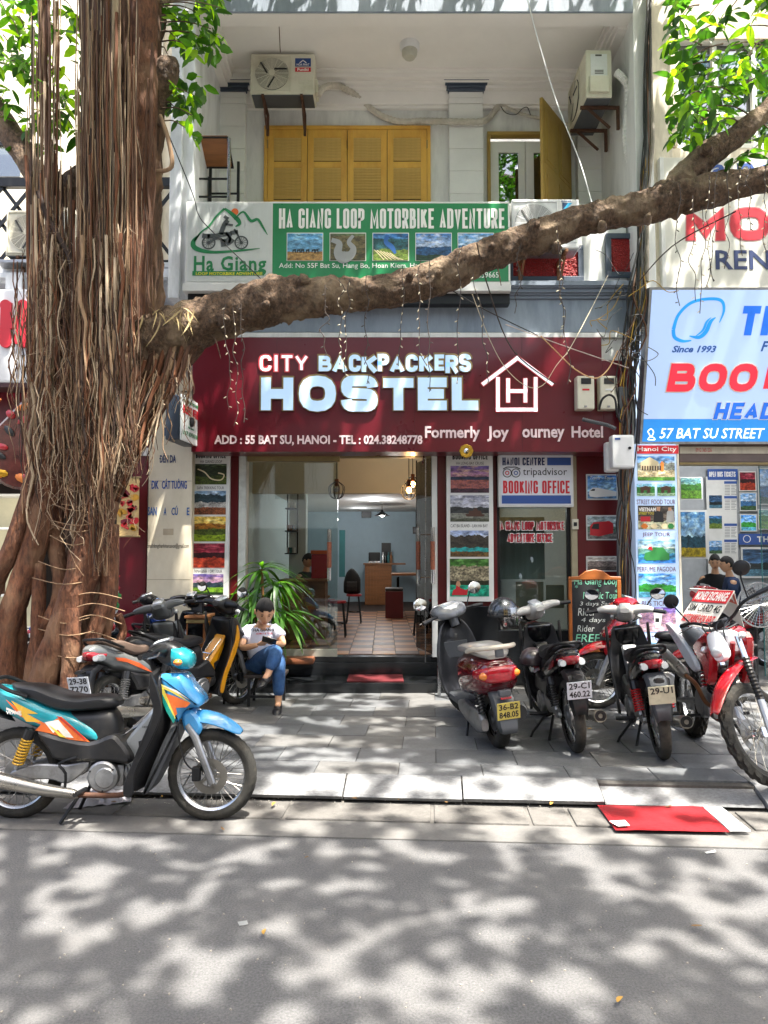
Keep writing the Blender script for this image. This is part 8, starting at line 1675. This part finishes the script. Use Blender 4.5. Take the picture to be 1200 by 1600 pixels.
gtube('limb', [(-40, 120, 6.9, 20), (5, 195, 6.9, 19), (38, 245, 6.85, 18), (70, 290, 6.8, 20), (105, 300, 6.75, 24), (140, 285, 6.7, 30)], BK2, 18, .04, 3, .14, seed=8)
# big prop roots
for i, q in enumerate((
    [(92, 560, 6.55, 20), (90, 680, 6.5, 21), (78, 760, 6.45, 20), (55, 850, 6.42, 19), (28, 930, 6.4, 18), (8, 1000, 6.4, 18), (6, 1090, 6.4, 24)],
    [(85, 400, 6.6, 12), (95, 520, 6.58, 16), (98, 640, 6.5, 15), (96, 730, 6.5, 13), (85, 830, 6.5, 12), (95, 930, 6.45, 13), (60, 1000, 6.4, 13), (50, 1090, 6.4, 16)],
    [(70, 660, 6.5, 8), (48, 760, 6.4, 12), (20, 850, 6.35, 13), (-15, 930, 6.35, 14), (-40, 1060, 6.35, 18)],
    [(160, 780, 6.35, 24), (140, 860, 6.3, 26), (118, 930, 6.28, 25), (95, 990, 6.25, 22), (72, 1050, 6.25, 21), (60, 1110, 6.25, 24)],
    [(110, 950, 6.2, 15), (112, 1010, 6.2, 14), (108, 1060, 6.2, 12), (106, 1110, 6.2, 14)], [(168, 840, 6.4, 14), (170, 920, 6.35, 13), (150, 980, 6.3, 12), (135, 1040, 6.3, 11), (130, 1110, 6.3, 12)],
    [(178, 820, 6.45, 8), (176, 920, 6.4, 8), (165, 1000, 6.4, 7), (156, 1060, 6.4, 7), (150, 1110, 6.4, 9)], [(118, 860, 6.4, 11), (112, 940, 6.38, 11), (92, 1010, 6.35, 10), (86, 1100, 6.3, 12)],
    [(62, 880, 6.4, 10), (60, 980, 6.38, 11), (62, 1090, 6.35, 13)], [(184, 960, 6.7, 6), (192, 985, 6.75, 6), (186, 1010, 6.7, 6), (190, 1050, 6.7, 6), (180, 1110, 6.7, 8)], [(30, 900, 6.5, 9), (32, 1000, 6.5, 10), (28, 1100, 6.5, 12)],
    [(205, 480, 6.32, 5), (212, 560, 6.28, 5), (206, 620, 6.24, 6), (185, 660, 6.2, 5), (170, 700, 6.2, 5)], [(178, 60, 6.25, 5), (170, 180, 6.22, 6), (176, 300, 6.2, 5), (168, 420, 6.2, 4)], [(70, 0, 6.5, 6), (66, 100, 6.45, 7), (74, 210, 6.42, 6), (86, 260, 6.4, 5), (80, 330, 6.4, 5)],
    [(60, 300, 6.3, 4), (80, 350, 6.25, 5), (108, 400, 6.2, 4), (118, 460, 6.2, 4)], [(250, 180, 6.3, 3), (262, 215, 6.28, 3.5), (268, 260, 6.26, 3.5), (243, 268, 6.3, 3)])):
    gtube('root', q, BK3 if i < 11 else AR[(2, 0, 3, 0, 1)[i % 5]], 16, .05, 3, .16, n=6, seed=i*2.1)
random.seed(9)
# curtains of aerial roots: the larger strands one by one, the hair-thin ones as one mass
def strand(x, y0, y1, Y, r, sway=4, drift=0, k=7):
    pts = []; ph = random.uniform(0, 6)
    for i in range(k+1): t = i/k; pts.append(P(x+drift*t+sway*sin(ph+t*random.uniform(2, 7))*t+random.gauss(0, sway*.25), y0+(y1-y0)*t, Y+random.gauss(0, .012)))
    return crom(pts, 2), [r*Y/F_PX, r*Y/F_PX*.9, r*.35*Y/F_PX]
fine = MB(); nbig = 0
def zone(n, xa, xb, ya, yb, la, lb, Ya, Yb, drift=0, big=.18, sway=4):
    global nbig
    for _ in range(n):
        x = random.uniform(xa, xb); y0 = random.uniform(ya, yb); y1 = min(y0+random.uniform(la, lb), 900); Y = random.uniform(Ya, Yb); y1 = min(y1, random.uniform(715, 765)) if x+drift > 170 else y1; r = random.uniform(1.7, 3.4) if random.random() < big else random.uniform(.5, 1.4); dr = drift*random.uniform(.5, 1.3)
        pts, rr = strand(x, y0, y1, Y, r, sway, dr)
        if r > 1.6 and nbig < 240: MB().tube(pts, rr, 6).build('aerial_root', random.choice(AR), tree, smooth=True); nbig += 1
        else: fine.tube(pts, rr, 4, cap=False, mi=random.choice((0, 0, 1, 2, 2, 3, 4)))
zone(90, 122, 168, -60, 350, 350, 700, 6.10, 6.30, sway=7); zone(34, 158, 240, -60, 300, 200, 600, 6.18, 6.33, sway=8); zone(160, 112, 208, 350, 560, 200, 420, 6.02, 6.25, sway=9); zone(80, 128, 196, 480, 600, 180, 250, 6.0, 6.2, big=.1, sway=9)
zone(44, 40, 84, -60, 330, 250, 520, 6.25, 6.5, drift=6); zone(110, 45, 115, 250, 420, 260, 450, 6.2, 6.5); zone(70, 30, 110, 500, 620, 120, 260, 6.1, 6.4, big=.05, sway=9); zone(40, 18, 70, 380, 560, 80, 240, 6.2, 6.4, big=.0, sway=9)
zone(60, 200, 262, 560, 640, 90, 240, 6.15, 6.4, drift=-45, big=.15, sway=6); zone(30, 110, 175, 740, 800, 50, 140, 6.1, 6.3, big=.1, sway=9); zone(24, 215, 300, 540, 600, 50, 130, 6.2, 6.35, big=0, sway=8)
zone(12, 48, 100, -60, 60, 500, 700, 6.2, 6.4, big=.3); zone(20, 165, 185, -60, 100, 400, 700, 6.1, 6.2, big=.5)
zone(60, 120, 215, -60, 250, 400, 700, 6.06, 6.14, big=0, sway=6); zone(60, 60, 215, 300, 640, 120, 300, 6.02, 6.12, big=0, sway=14)
for _ in range(700): # short side hairs
    x = random.uniform(60, 215); y = random.uniform(350, 830); a = P(x, y, 6.1); fine.tube([a, a+Vector((random.gauss(0, .03), -.02, -random.uniform(.02, .07))), a+Vector((random.gauss(0, .06), -.02, -random.uniform(.05, .14)))], [.0015, .001], 3, cap=False, mi=random.choice((2, 3, 4)))
fine.build('fine_roots', AR, tree, smooth=True, kind='stuff')
for (x0, x1, y, s) in [(100, 160, 700, 9), (88, 150, 745, 14), (82, 158, 790, 8), (80, 160, 815, 6), (82, 160, 822, 9), (78, 150, 840, 12), (60, 145, 880, 10), (50, 150, 905, 8), (96, 190, 935, -9), (94, 195, 955, -12), (60, 140, 965, 9), (95, 190, 975, -14), (60, 150, 985, 8), (62, 160, 1020, 8), (100, 182, 1000, -12)]:
    MB().tube(crom([P(x0, y-s*.3, 6.3), P((x0+x1)/2, y+s, 6.12), P(x1, y, 6.25)], 5), .0045, 5).build('rooted_tendril', AR[2], tree, smooth=True)
# leaves at the frame edges
lm = [leaf_mesh('leaf', .165, .068, LG, .15), leaf_mesh('leaf', .14, .060, LGY, .1), leaf_mesh('leaf', .175, .070, LGD, .2), leaf_mesh('leaf', .155, .064, LGY, .25)]; TW = BK2; nl = 0
def spray(px, py, Y, n=6, sc=1., frm=None, down=.2):
    global nl
    c = P(px, py, Y)
    if frm: MB().tube(crom([P(*frm), (P(*frm)+c)/2+Vector((0, 0, .04)), c], 4), [.008, .004], 5).build('twig', TW, tree, smooth=True)
    for k in range(n):
        if nl > 290: return
        o = link(random.choice(lm), 'leaf', tree); nl += 1; o.location = c+Vector((random.gauss(0, .025), random.gauss(0, .04), random.gauss(0, .025))); o.scale = (sc*random.uniform(.75, 1.15),)*3
        o.rotation_euler = (random.uniform(-.9, .9), random.uniform(-.5, .9)+down, random.uniform(0, 2*pi))
random.seed(31)
for (px, py) in ((1062, 30), (1085, 60), (1050, 65), (1108, 25), (1140, 15), (1170, 40), (1195, 20), (1070, 100), (1100, 90), (1135, 75), (1165, 95), (1195, 75), (1055, 120), (1075, 150), (1105, 135), (1145, 125), (1185, 120), (1060, 180), (1090, 175), (1120, 165), (1150, 155), (1065, 215), (1085, 205), (1130, 185), (1165, 185), (1190, 150), (1190, 215), (1175, 235), (1145, 255)):
    spray(px, py, random.uniform(5.5, 6.1), 5, 1.0, (px+random.uniform(25, 70), py+random.uniform(-50, 20), 6.0))
for (px, py) in ((10, 20), (40, 50), (70, 15), (100, 55), (20, 90), (60, 85), (95, 110), (15, 140), (45, 130), (80, 150), (105, 170), (30, 60), (118, 25), (95, 190), (118, 205), (15, 165), (60, 110)):
    spray(px, py, random.uniform(6.4, 6.9), 5, 1.05, (px-random.uniform(10, 50), py-random.uniform(0, 40), 6.8))
for (px, py) in ((262, 15), (285, 35), (310, 20), (330, 45), (275, 60), (300, 75), (330, 15), (268, 130), (285, 155), (300, 180), (275, 170), (305, 150), (262, 85), (290, 200), (345, 12), (320, 60)):
    spray(px, py, random.uniform(6.3, 6.8), 5, .9, (250, py-10, 6.5))
# smaller leaves further in, past the limit of single ones
lf = MB()
for (n_, xa, xb, ya, yb, Ya, Yb) in ((620, 1045, 1215, -10, 235, 6.0, 6.5), (460, -10, 128, -10, 235, 6.75, 7.2), (170, 250, 350, -10, 85, 6.6, 7.0), (90, 255, 318, 110, 215, 6.6, 6.9), (60, 1150, 1215, 215, 270, 5.9, 6.2)):
    for _ in range(n_):
        px, py = random.uniform(xa, xb), random.uniform(ya, yb)
        if noise.noise(Vector((px*.022, py*.022, 1.7))) < -.10: continue
        c = P(px, py, random.uniform(Ya, Yb)); r = Matrix.Rotation(random.uniform(0, 6.3), 3, 'Z') @ Matrix.Rotation(random.uniform(-.3, 1.2), 3, 'Y') @ Matrix.Rotation(random.uniform(-.9, .9), 3, 'X'); l = random.uniform(.11, .17); w = l*.24; b = len(lf.v); mi = random.choice((0, 0, 1, 2))
        lf.v += [tuple(c+r @ Vector(q)) for q in ((0, 0, 0), (l*.3, -w, .006), (l*.7, -w*.8, 0), (l, 0, -.01), (l*.7, w*.8, 0), (l*.3, w, .006), (l*.5, 0, -.006))]; lf.f += [(b, b+1, b+6), (b+1, b+2, b+6), (b+2, b+3, b+6), (b+3, b+4, b+6), (b+4, b+5, b+6), (b+5, b, b+6)]; lf.m += [mi]*6
lf.build('foliage', [LG, LGY, LGD], tree, smooth=True, kind='stuff', ang=80)
spray(238, 352, 6.3, 4, 1.1, (225, 300, 6.4)); spray(783, 446, 6.05, 4, 1.0, (775, 415, 6.1), down=0); spray(262, 590, 6.2, 3, 1.3); spray(345, 560, 6.2, 3, 1.2, (330, 520, 6.3), .8); spray(240, 500, 6.2, 4, .9); spray(60, 590, 6.3, 2, .8)
# dry strap leaves lodged where the limb leaves the trunk
DRY = M('dry_leaf', V('b09a6c'), .8, var=.25); dm_ = leaf_mesh('dry_leaf', .22, .022, DRY, .9, 6)
for k in range(40):
    o = link(dm_, 'dry_leaf', tree); o.location = P(random.uniform(218, 310), random.uniform(478, 500), random.uniform(6.1, 6.4)); o.rotation_euler = (random.uniform(-1, 1), random.uniform(0, 1.4), random.uniform(0, 6.3)); o.scale = (random.uniform(.4, 1.1),)*3
# unseen crown high above, its gaps shaped to dapple the street and shade the facade
random.seed(77); cv, cf = [], []
def crown_mb(n, x0, x1, y0, y1, z0, z1, thr, s0, s1, ns=.42, off=0):
    m = MB()
    for _ in range(n):
        x, y, z = random.uniform(x0, x1), random.uniform(y0, y1), random.uniform(z0, z1)
        sx_, sy_ = x-SUN_DIR.x/SUN_DIR.z*z, y-SUN_DIR.y/SUN_DIR.z*z
        if .55*noise.noise(Vector((sx_*ns+off, sy_*ns, off)))+.45*noise.noise(Vector((sx_*1.1+off, sy_*1.1, 3+off)))+.95*noise.noise(Vector((sx_*4.8, sy_*4.8, 7)))+.35*noise.noise(Vector((sx_*8, sy_*8, 2))) < thr-(.18 if sy_ > 9.2 else .04 if sy_ > 5.3 else 0): continue
        l = random.uniform(s0, s1); w = l*.36; r = Matrix.Rotation(random.uniform(0, 6.3), 3, 'Z') @ Matrix.Rotation(random.uniform(-.8, .8), 3, 'X') @ Matrix.Rotation(random.uniform(-.8, .8), 3, 'Y'); c = Vector((x, y, z))
        b = len(m.v); m.v += [tuple(c+r @ Vector(q)) for q in ((-l/2, 0, 0), (0, -w/2, 0), (l/2, 0, 0), (0, w/2, 0))]; m.f.append((b, b+1, b+2, b+3)); m.m.append(0)
    return m
crown_mb(95000, -4, 9.5, -4.5, 8.2, 9.3, 10.4, .03, .14, .24).build('crown', LGD, tree, kind='stuff')
for pts in ([(-2.4, 6.7, 9), (-2, 5.5, 10), (-.5, 3, 10.6), (1, 0, 11)], [(-2.4, 6.7, 9), (0, 5, 10.4), (3, 3, 10.8), (7, 1, 11)], [(-2.4, 6.7, 9.2), (-3.5, 4, 10.6), (-5, 1, 11)], [(-2.4, 6.7, 9.1), (1, 7, 10.6), (5, 6, 11)]):
    MB().tube(crom([Vector(q) for q in pts], 6), [.3, .16, .06], 10).build('limb', BK2, tree, smooth=True)
MB().tube([(P(190, -80, TY).x, TY, P(190, -80, TY).z), (-2.4, 6.7, 9.1)], [.40, .34], 18).build('trunk', BK1, tree, smooth=True)

# fairy light strings on the limb
FW = M('fairy_wire', V('3a2f26'), .6); FB = M('fairy_bulb', V('cfc2a4'), .35, var=.1); random.seed(15)
FL_ = ['fairy light string over the letter C of the BACKPACKERS line, reaching its lower edge', 'fairy light string hanging between the letters A and C, short and straight', 'fairy light string hanging beside the O of the big lower word', 'fairy light string hanging just left of the S of the big lower word', 'fairy light short string ending above the letter K', 'fairy light short string ending above the letter E', 'fairy light dense bright string running down into the E of the big word', 'fairy light long string running down to the last letter of the big word', 'fairy light slanted string crossing from the limb to the left slope of the house emblem', 'fairy light very short string under the white air conditioner', "fairy light string curving down right of the house emblem's roof", 'fairy light string slanting from the limb to the left electricity meter', "fairy light straight string hanging over the lit sign's oval logo", 'fairy light string left of the red letter M', 'fairy light string over the left leg of the red letter M', 'fairy light string over the middle of the red letter M', 'fairy light string between the red letters M and O', 'fairy light string over the left side of the red letter O', "fairy light very short string over the red letter O's top", "fairy light string hanging at the picture's right edge over the red O", 'fairy light leftmost string on the fascia, above the telephone line', 'fairy light third string from the left end of the fascia', 'fairy light string close beside the leftmost one on the fascia', 'fairy light string slanting below the limb towards the navy REN']
strings = [(508, 470, 555, 0), (533, 462, 565, 0), (545, 460, 590, -6), (573, 455, 600, 0), (628, 440, 572, -2), (655, 432, 572, 3), (671, 430, 612, 0), (717, 408, 600, 0), (738, 452, 600, 30), (812, 405, 488, -2), (872, 378, 530, 8), (872, 390, 600, 16), (1058, 312, 478, 3), (1083, 330, 470, 2), (1108, 300, 450, -4), (1120, 290, 440, -8), (1135, 285, 420, 2), (1152, 280, 400, 4), (1168, 285, 360, 3), (1196, 285, 395, 0), (352, 500, 640, 6), (375, 500, 660, 8), (365, 505, 665, 4), (1100, 350, 490, -6)]
for i, (px, ya, yb, dr) in enumerate(strings):
    Y = 6.15 if px < 1000 else 5.9
    pts = [P(px+dr*t/8+random.gauss(0, 2.6), ya-25+(yb-ya+25)*t/8, Y-.28+.02*random.random()) for t in range(9)]; c = crom(pts, 3)
    lab = FL_[i]; g = root('fairy_lights', lab, 'light string', c[-1], 'fairy light strings hanging from the limb'); MB().tube(c, .0032, 4).build('wire', FW, g)
    b = MB()
    for k in range(1, len(c), 2):
        q = Matrix.Rotation(random.uniform(-1.3, 1.3), 3, 'Y'); e = c[k]+q @ Vector((0, 0, -.018)); b.ball(e, (.005, .005, .014), 5, mat=q)
    b.build('bulbs', FB if i % 3 else FW, g, kind='stuff')
for pts, lab in (([(745, 380, 5.9), (760, 440, 6.2), (800, 545, 6.6), (868, 600, 7.0)], 'thin brown stem hanging from the limb across the house emblem'), ([(1150, 330, 5.8), (1050, 385, 6.6), (990, 450, 7.6)], 'black wire from the limb to the cable bundle')):
    cable('hanging_wire', lab, pts, .006, FW, seg=5)
cable('fairy_lights', 'slack fairy light string looping across the house emblem to the cable bundle', [(738, 460, 6.5), (765, 530, 7), (790, 575, 7.2), (822, 603, 7.3), (848, 602, 7.4), (870, 570, 7.4), (890, 545, 7.6), (920, 490, 7.8), (950, 430, 8)], .004, FB, 'light string', seg=4)
# ------------------------------------------------------------ things in the left shop and litter
shf = root('wire_shelf', 'grey metal shelf unit with boxes in the dark left shop', 'shelf', P(155, 975, 9.6)); a, b, c, d = R(138, 882, 170, 992, 9.6)
for x in (a, b-.03): bx('upright', ALU, shf, x, x+.03, 9.6, 9.63, c, d, .002)
for t in (0, .33, .72, 1): bx('shelf', ALU, shf, a+.03, b-.031, 9.59, 9.95, c+(d-c)*t-.02, c+(d-c)*t, .002)
random.seed(8)
for t in (.331, .721):
    for k in range(4): bx('box', random.choice([WHT, c_['yellow'], c_['green'], GREYP, c_['orange']]), shf, a+.05+k*.075, a+.11+k*.075, 9.62, 9.8, c+(d-c)*t, c+(d-c)*t+random.uniform(.06, .16), .004)
gcab = root('display_cabinet', 'lit glass display cabinet at the left edge of the picture', 'cabinet', P(20, 980, 10.2)); a, b, c, d = R(-60, 775, 44, 985, 10.2); bx('back', M('cabinet_glow', V('a8a080'), .6, emit=(1, .93, .7), estr=.08), gcab, a, b, 10.6, 10.62, c, d, 0)
for t in (0, .25, .5, .75, 1): bx('glass_shelf', WHT, gcab, a, b, 10.2, 10.59, c+(d-c)*t, c+(d-c)*t+.03, 0)
for x in (a, b-.03, (a+b)/2): bx('post', STEEL, gcab, x, x+.03, 10.17, 10.199, c, d, 0)
for k in range(18): x = a+.08+(k % 6)*.14; z = c+(d-c)*.25*(k//6)+.031; MB().lathe([(0, 0), (.04, 0), (.045, random.uniform(.08, .2)), (0, .2)], (x, 10.35, z), 'Z', 10).build('jar', random.choice([c_['orange'], c_['red'], WHT, c_['yellow'], c_['brown']]), gcab, smooth=True)
lamp(P(20, 850, 10.0)-Vector((0, .5, 0)), 10, (1, .94, .8), .3); lamp(Vector((-3.6, 11.3, 2.7)), 14, (1, .95, .88), .2); lamp(Vector((5.3, 10.6, 3.2)), 22, (.95, .97, 1), .3)
def sack(name, lab, cat, pts, Y, dep, mats_, seed):
    random.seed(seed); r_ = root(name, lab, cat, P(pts[0][0], pts[0][1], Y)); m = MB(); o = crom([Vector((P(x, y, Y).x, P(x, y, Y).z)) for x, y in pts], 4, True)
    m.prism([(q.x, q.y) for q in o], Y, Y+dep, .03); m.build('wrapper', mats_[0], r_, smooth=True); xs = [p[0] for p in pts]; ys = [p[1] for p in pts]
    for k in range(16): 
        x, y = random.uniform(min(xs)+6, max(xs)-6), random.uniform(min(ys)+8, max(ys)-8); c = P(x, y, Y-.01); m = MB().ball((0, 0, 0), (random.uniform(.04, .11), .02, random.uniform(.02, .05)), 8, mat=Matrix.Rotation(random.uniform(-1, 1), 3, 'Y'))
        for i, v in enumerate(m.v): m.v[i] = tuple(Vector(v)+c)
        m.build('packet', mats_[1+k % (len(mats_)-1)], r_, smooth=True)
sack('hanging_goods', 'bundle of red and orange wrapped festival goods hanging at the left edge', 'goods', [(45, 620), (55, 660), (66, 740), (40, 765), (-5, 750), (-20, 690), (10, 650)], 8.0, .15, [M('clear_wrap', V('5a2a24'), .12, coat=1, var=.5, scale=9), RED, c_['orange'], RED, c_['black'], c_['orange'], M('gold_foil', V('c8962a'), .25, metal=.7)], 3)
sack('hanging_goods', 'dark red tinsel decorations hanging beside the beige scroll', 'goods', [(140, 850), (175, 848), (182, 900), (165, 915), (140, 905)], 8.9, .12, [M('tinsel_dark', V('3a0c10'), .4, var=.6, scale=40), M('tinsel_red', V('6d1018'), .3, metal=.4), c_['black']], 4)
sack('shopping_bag', 'white plastic bag with red and green print hanging from the blue moped', 'bag', [(178, 895), (184, 925), (176, 960), (178, 985), (165, 988), (163, 960), (170, 925)], 7.75, .06, [M('bag_white', V('c8c8c4'), .3, coat=.5), RED, c_['green'], WHT], 6)
tp = root('red_tarp', 'red plastic sheet lying in the gutter by the kerb', 'sheet', G(1030, 1280, .03))
def sheet(name, qs, mat, par, z=.034, n=10, amp=.006, th=.002):
    m = MB(); vs = []; c = [G(x, y, z) for x, y in qs]
    for i in range(n+1):
        for j in range(n+1): u, v = i/n, j/n; p = (c[0]*(1-u)+c[1]*u)*(1-v)+(c[3]*(1-u)+c[2]*u)*v; p.z = z+amp*(noise.noise(p*5)+.6*noise.noise(p*13)); vs.append(p)
    N = len(vs); m.add(vs+[p-Vector((0, 0, th)) for p in vs], [(i*(n+1)+j, i*(n+1)+j+1, (i+1)*(n+1)+j+1, (i+1)*(n+1)+j) for i in range(n) for j in range(n)]); return m.build(name, mat, par, smooth=True)
sheet('sheet', [(933, 1258), (1098, 1260), (1140, 1300), (962, 1297)], M('red_tarpaulin', V('8c151d'), .55, var=.1, bump=.2), tp)
wb_ = root('corrugated_board', 'white corrugated board lying beside the red sheet', 'board', G(1140, 1282, .03)); c4s = [G(1099, 1262, .032), G(1128, 1263, .032), G(1174, 1300, .032), G(1141, 1300, .032)]; m = MB()
for k in range(14):
    u0, u1 = k/14, (k+.8)/14; m.add([c4s[0]*(1-u0)+c4s[3]*u0, c4s[1]*(1-u0)+c4s[2]*u0, c4s[1]*(1-u1)+c4s[2]*u1, c4s[0]*(1-u1)+c4s[3]*u1]+[q+Vector((0, 0, .008)) for q in (c4s[0]*(1-u0)+c4s[3]*u0, c4s[1]*(1-u0)+c4s[2]*u0, c4s[1]*(1-u1)+c4s[2]*u1, c4s[0]*(1-u1)+c4s[3]*u1)], [(0, 1, 2, 3), (4, 5, 6, 7), (0, 1, 5, 4), (1, 2, 6, 5), (2, 3, 7, 6), (3, 0, 4, 7)])
m.build('corrugated_sheet', WHT, wb_)
for lab, qs, mt, z in (('pale crumpled paper on the red sheet', [(952, 1283), (976, 1281), (984, 1290), (966, 1291)], c_['white'], .05), ('white paper scrap beside the white board on the road', [(1101, 1330), (1117, 1327), (1119, 1330), (1104, 1333)], c_['white'], .012), ('grey scrap in the middle of the road', [(371, 1438), (386, 1436), (388, 1442), (374, 1444)], c_['grey'], .012)):
    g = root('paper_scrap', lab, 'litter', G(*qs[0], z)); sheet('paper', qs, mt, g, z, 4, .006)
bgd = root('plastic_bag', 'dirty grey plastic sheet lying crumpled under the blue motorbike', 'bag', G(160, 1255, .02)); m = MB(); vs = []; n = 14; cs = [G(98, 1266, .02), G(205, 1255, .02), G(205, 1236, .02), G(135, 1236, .02)]
for i in range(n+1):
    for j in range(n+1): u, v = i/n, j/n; p = (cs[0]*(1-u)+cs[1]*u)*(1-v)+(cs[3]*(1-u)+cs[2]*u)*v; p.z = .03+.06*sin(pi*u)*sin(pi*v)*(1+1.2*noise.noise(p*14))+.012*noise.noise(p*40); vs.append(p)
m.add(vs, [(i*(n+1)+j, i*(n+1)+j+1, (i+1)*(n+1)+j+1, (i+1)*(n+1)+j) for i in range(n) for j in range(n)]); m.build('crumpled_sheet', M('dirty_plastic', V('8d8a90'), .35, var=.2, coat=.3), bgd, ang=20, smooth=True)
cp = MB().lathe([(0, 0), (.035, 0), (.035, .018), (0, .02)], G(22, 1268, .02), 'Z', 16); tag(cp.build('bottle_cap', M('cap_blue', V('1a6ac0'), .4), smooth=True), 'flat blue plastic lid beside the blue motorbike\'s rear tyre', 'lid')
random.seed(12); fl = [leaf_mesh('fallen_leaf', .09, .035, M('fallen_leaf_brown', V('7a5a30'), .8, var=.3), -.2), leaf_mesh('fallen_leaf', .08, .03, M('fallen_leaf_ochre', V('a88238'), .8, var=.3), .2)]
PLC = ((0, 300, 'below the blue motorbike'), (300, 520, 'below the seated man'), (520, 700, 'below the doormat'), (700, 880, 'below the maroon scooter'), (880, 1000, 'below the 29-C1 motorbike'), (1000, 1300, 'by the red sheet'))
spots = [(482, 1341), (412, 1464), (1097, 1450), (965, 1571), (1040, 1264), (252, 1245), (182, 1255), (622, 1252), (700, 1256), (860, 1260), (560, 1250), (430, 1256), (350, 1300), (805, 1245), (915, 1138), (925, 1140)]
for k, (x, y) in enumerate(spots):
    z = .014 if y > 1292 else .03 if y > 1238 else .136; o = link(fl[k % 2], 'fallen_leaf'); o.location = G(x, y, z)+Vector((0, 0, .012)); o.rotation_euler = (random.uniform(-.3, .3), random.uniform(-.2, .2), random.uniform(0, 6.3)); o.scale = (random.uniform(.35, .9),)*3
    tag(o, '%s %s dry leaf fallen on the %s %s' % (('tiny', 'small', 'larger')[int((o.scale[0]-.35)/.184)], ('brown', 'ochre')[k % 2], 'road' if y > 1292 else 'gutter' if y > 1238 else 'pavement', next(w for a_, b_, w in PLC if a_ <= x < b_)), 'leaf', 'dry fallen leaves')
grit = MB()
for k in range(500):
    y = random.choice([random.uniform(1244, 1262), random.uniform(1290, 1600), random.uniform(1244, 1256)]); x = random.uniform(0, 1200); p = G(x, y, .016 if y < 1292 else .002); s = random.uniform(.002, .006); grit.obox(p, (s*1.6, s, s), Matrix.Rotation(random.uniform(0, 3), 3, 'Z'))
tag(grit.build('grit', M('grit', V('9a948a'), .9, var=.6, scale=300)), 'loose grit and small stones scattered along the gutter', 'grit', kind='stuff')
# ------------------------------------------------------------ the other side of the street (behind the camera; seen in the glass)
for i, (x0, x1, hgt, mt) in enumerate(((-16, -7, 9, CREAM), (-6.9, 1, 11, WALL), (1.1, 8, 8.5, M('ochre_wall', V('b89858'), .8, var=.1)), (8.1, 17, 10, WALLW))):
    r_ = root('house', ('cream', 'pale grey', 'ochre', 'white')[i]+' house on the far side of the street behind the camera', 'building', ((x0+x1)/2, -9, 0)); bx('wall', mt, r_, x0, x1, -12, -9, 0, hgt, 0)
    n = int((x1-x0)/2.2)
    for k in range(n):
        for z in (3.8, 6.8): bx('window', PANED if 0 else BLKG, r_, x0+.6+k*2.2, x0+1.7+k*2.2, -8.995, -8.96, z, z+1.5, .01)
    bx('shopfront', DARK, r_, x0+.5, x1-.5, -8.99, -8.95, .1, 2.7, 0)
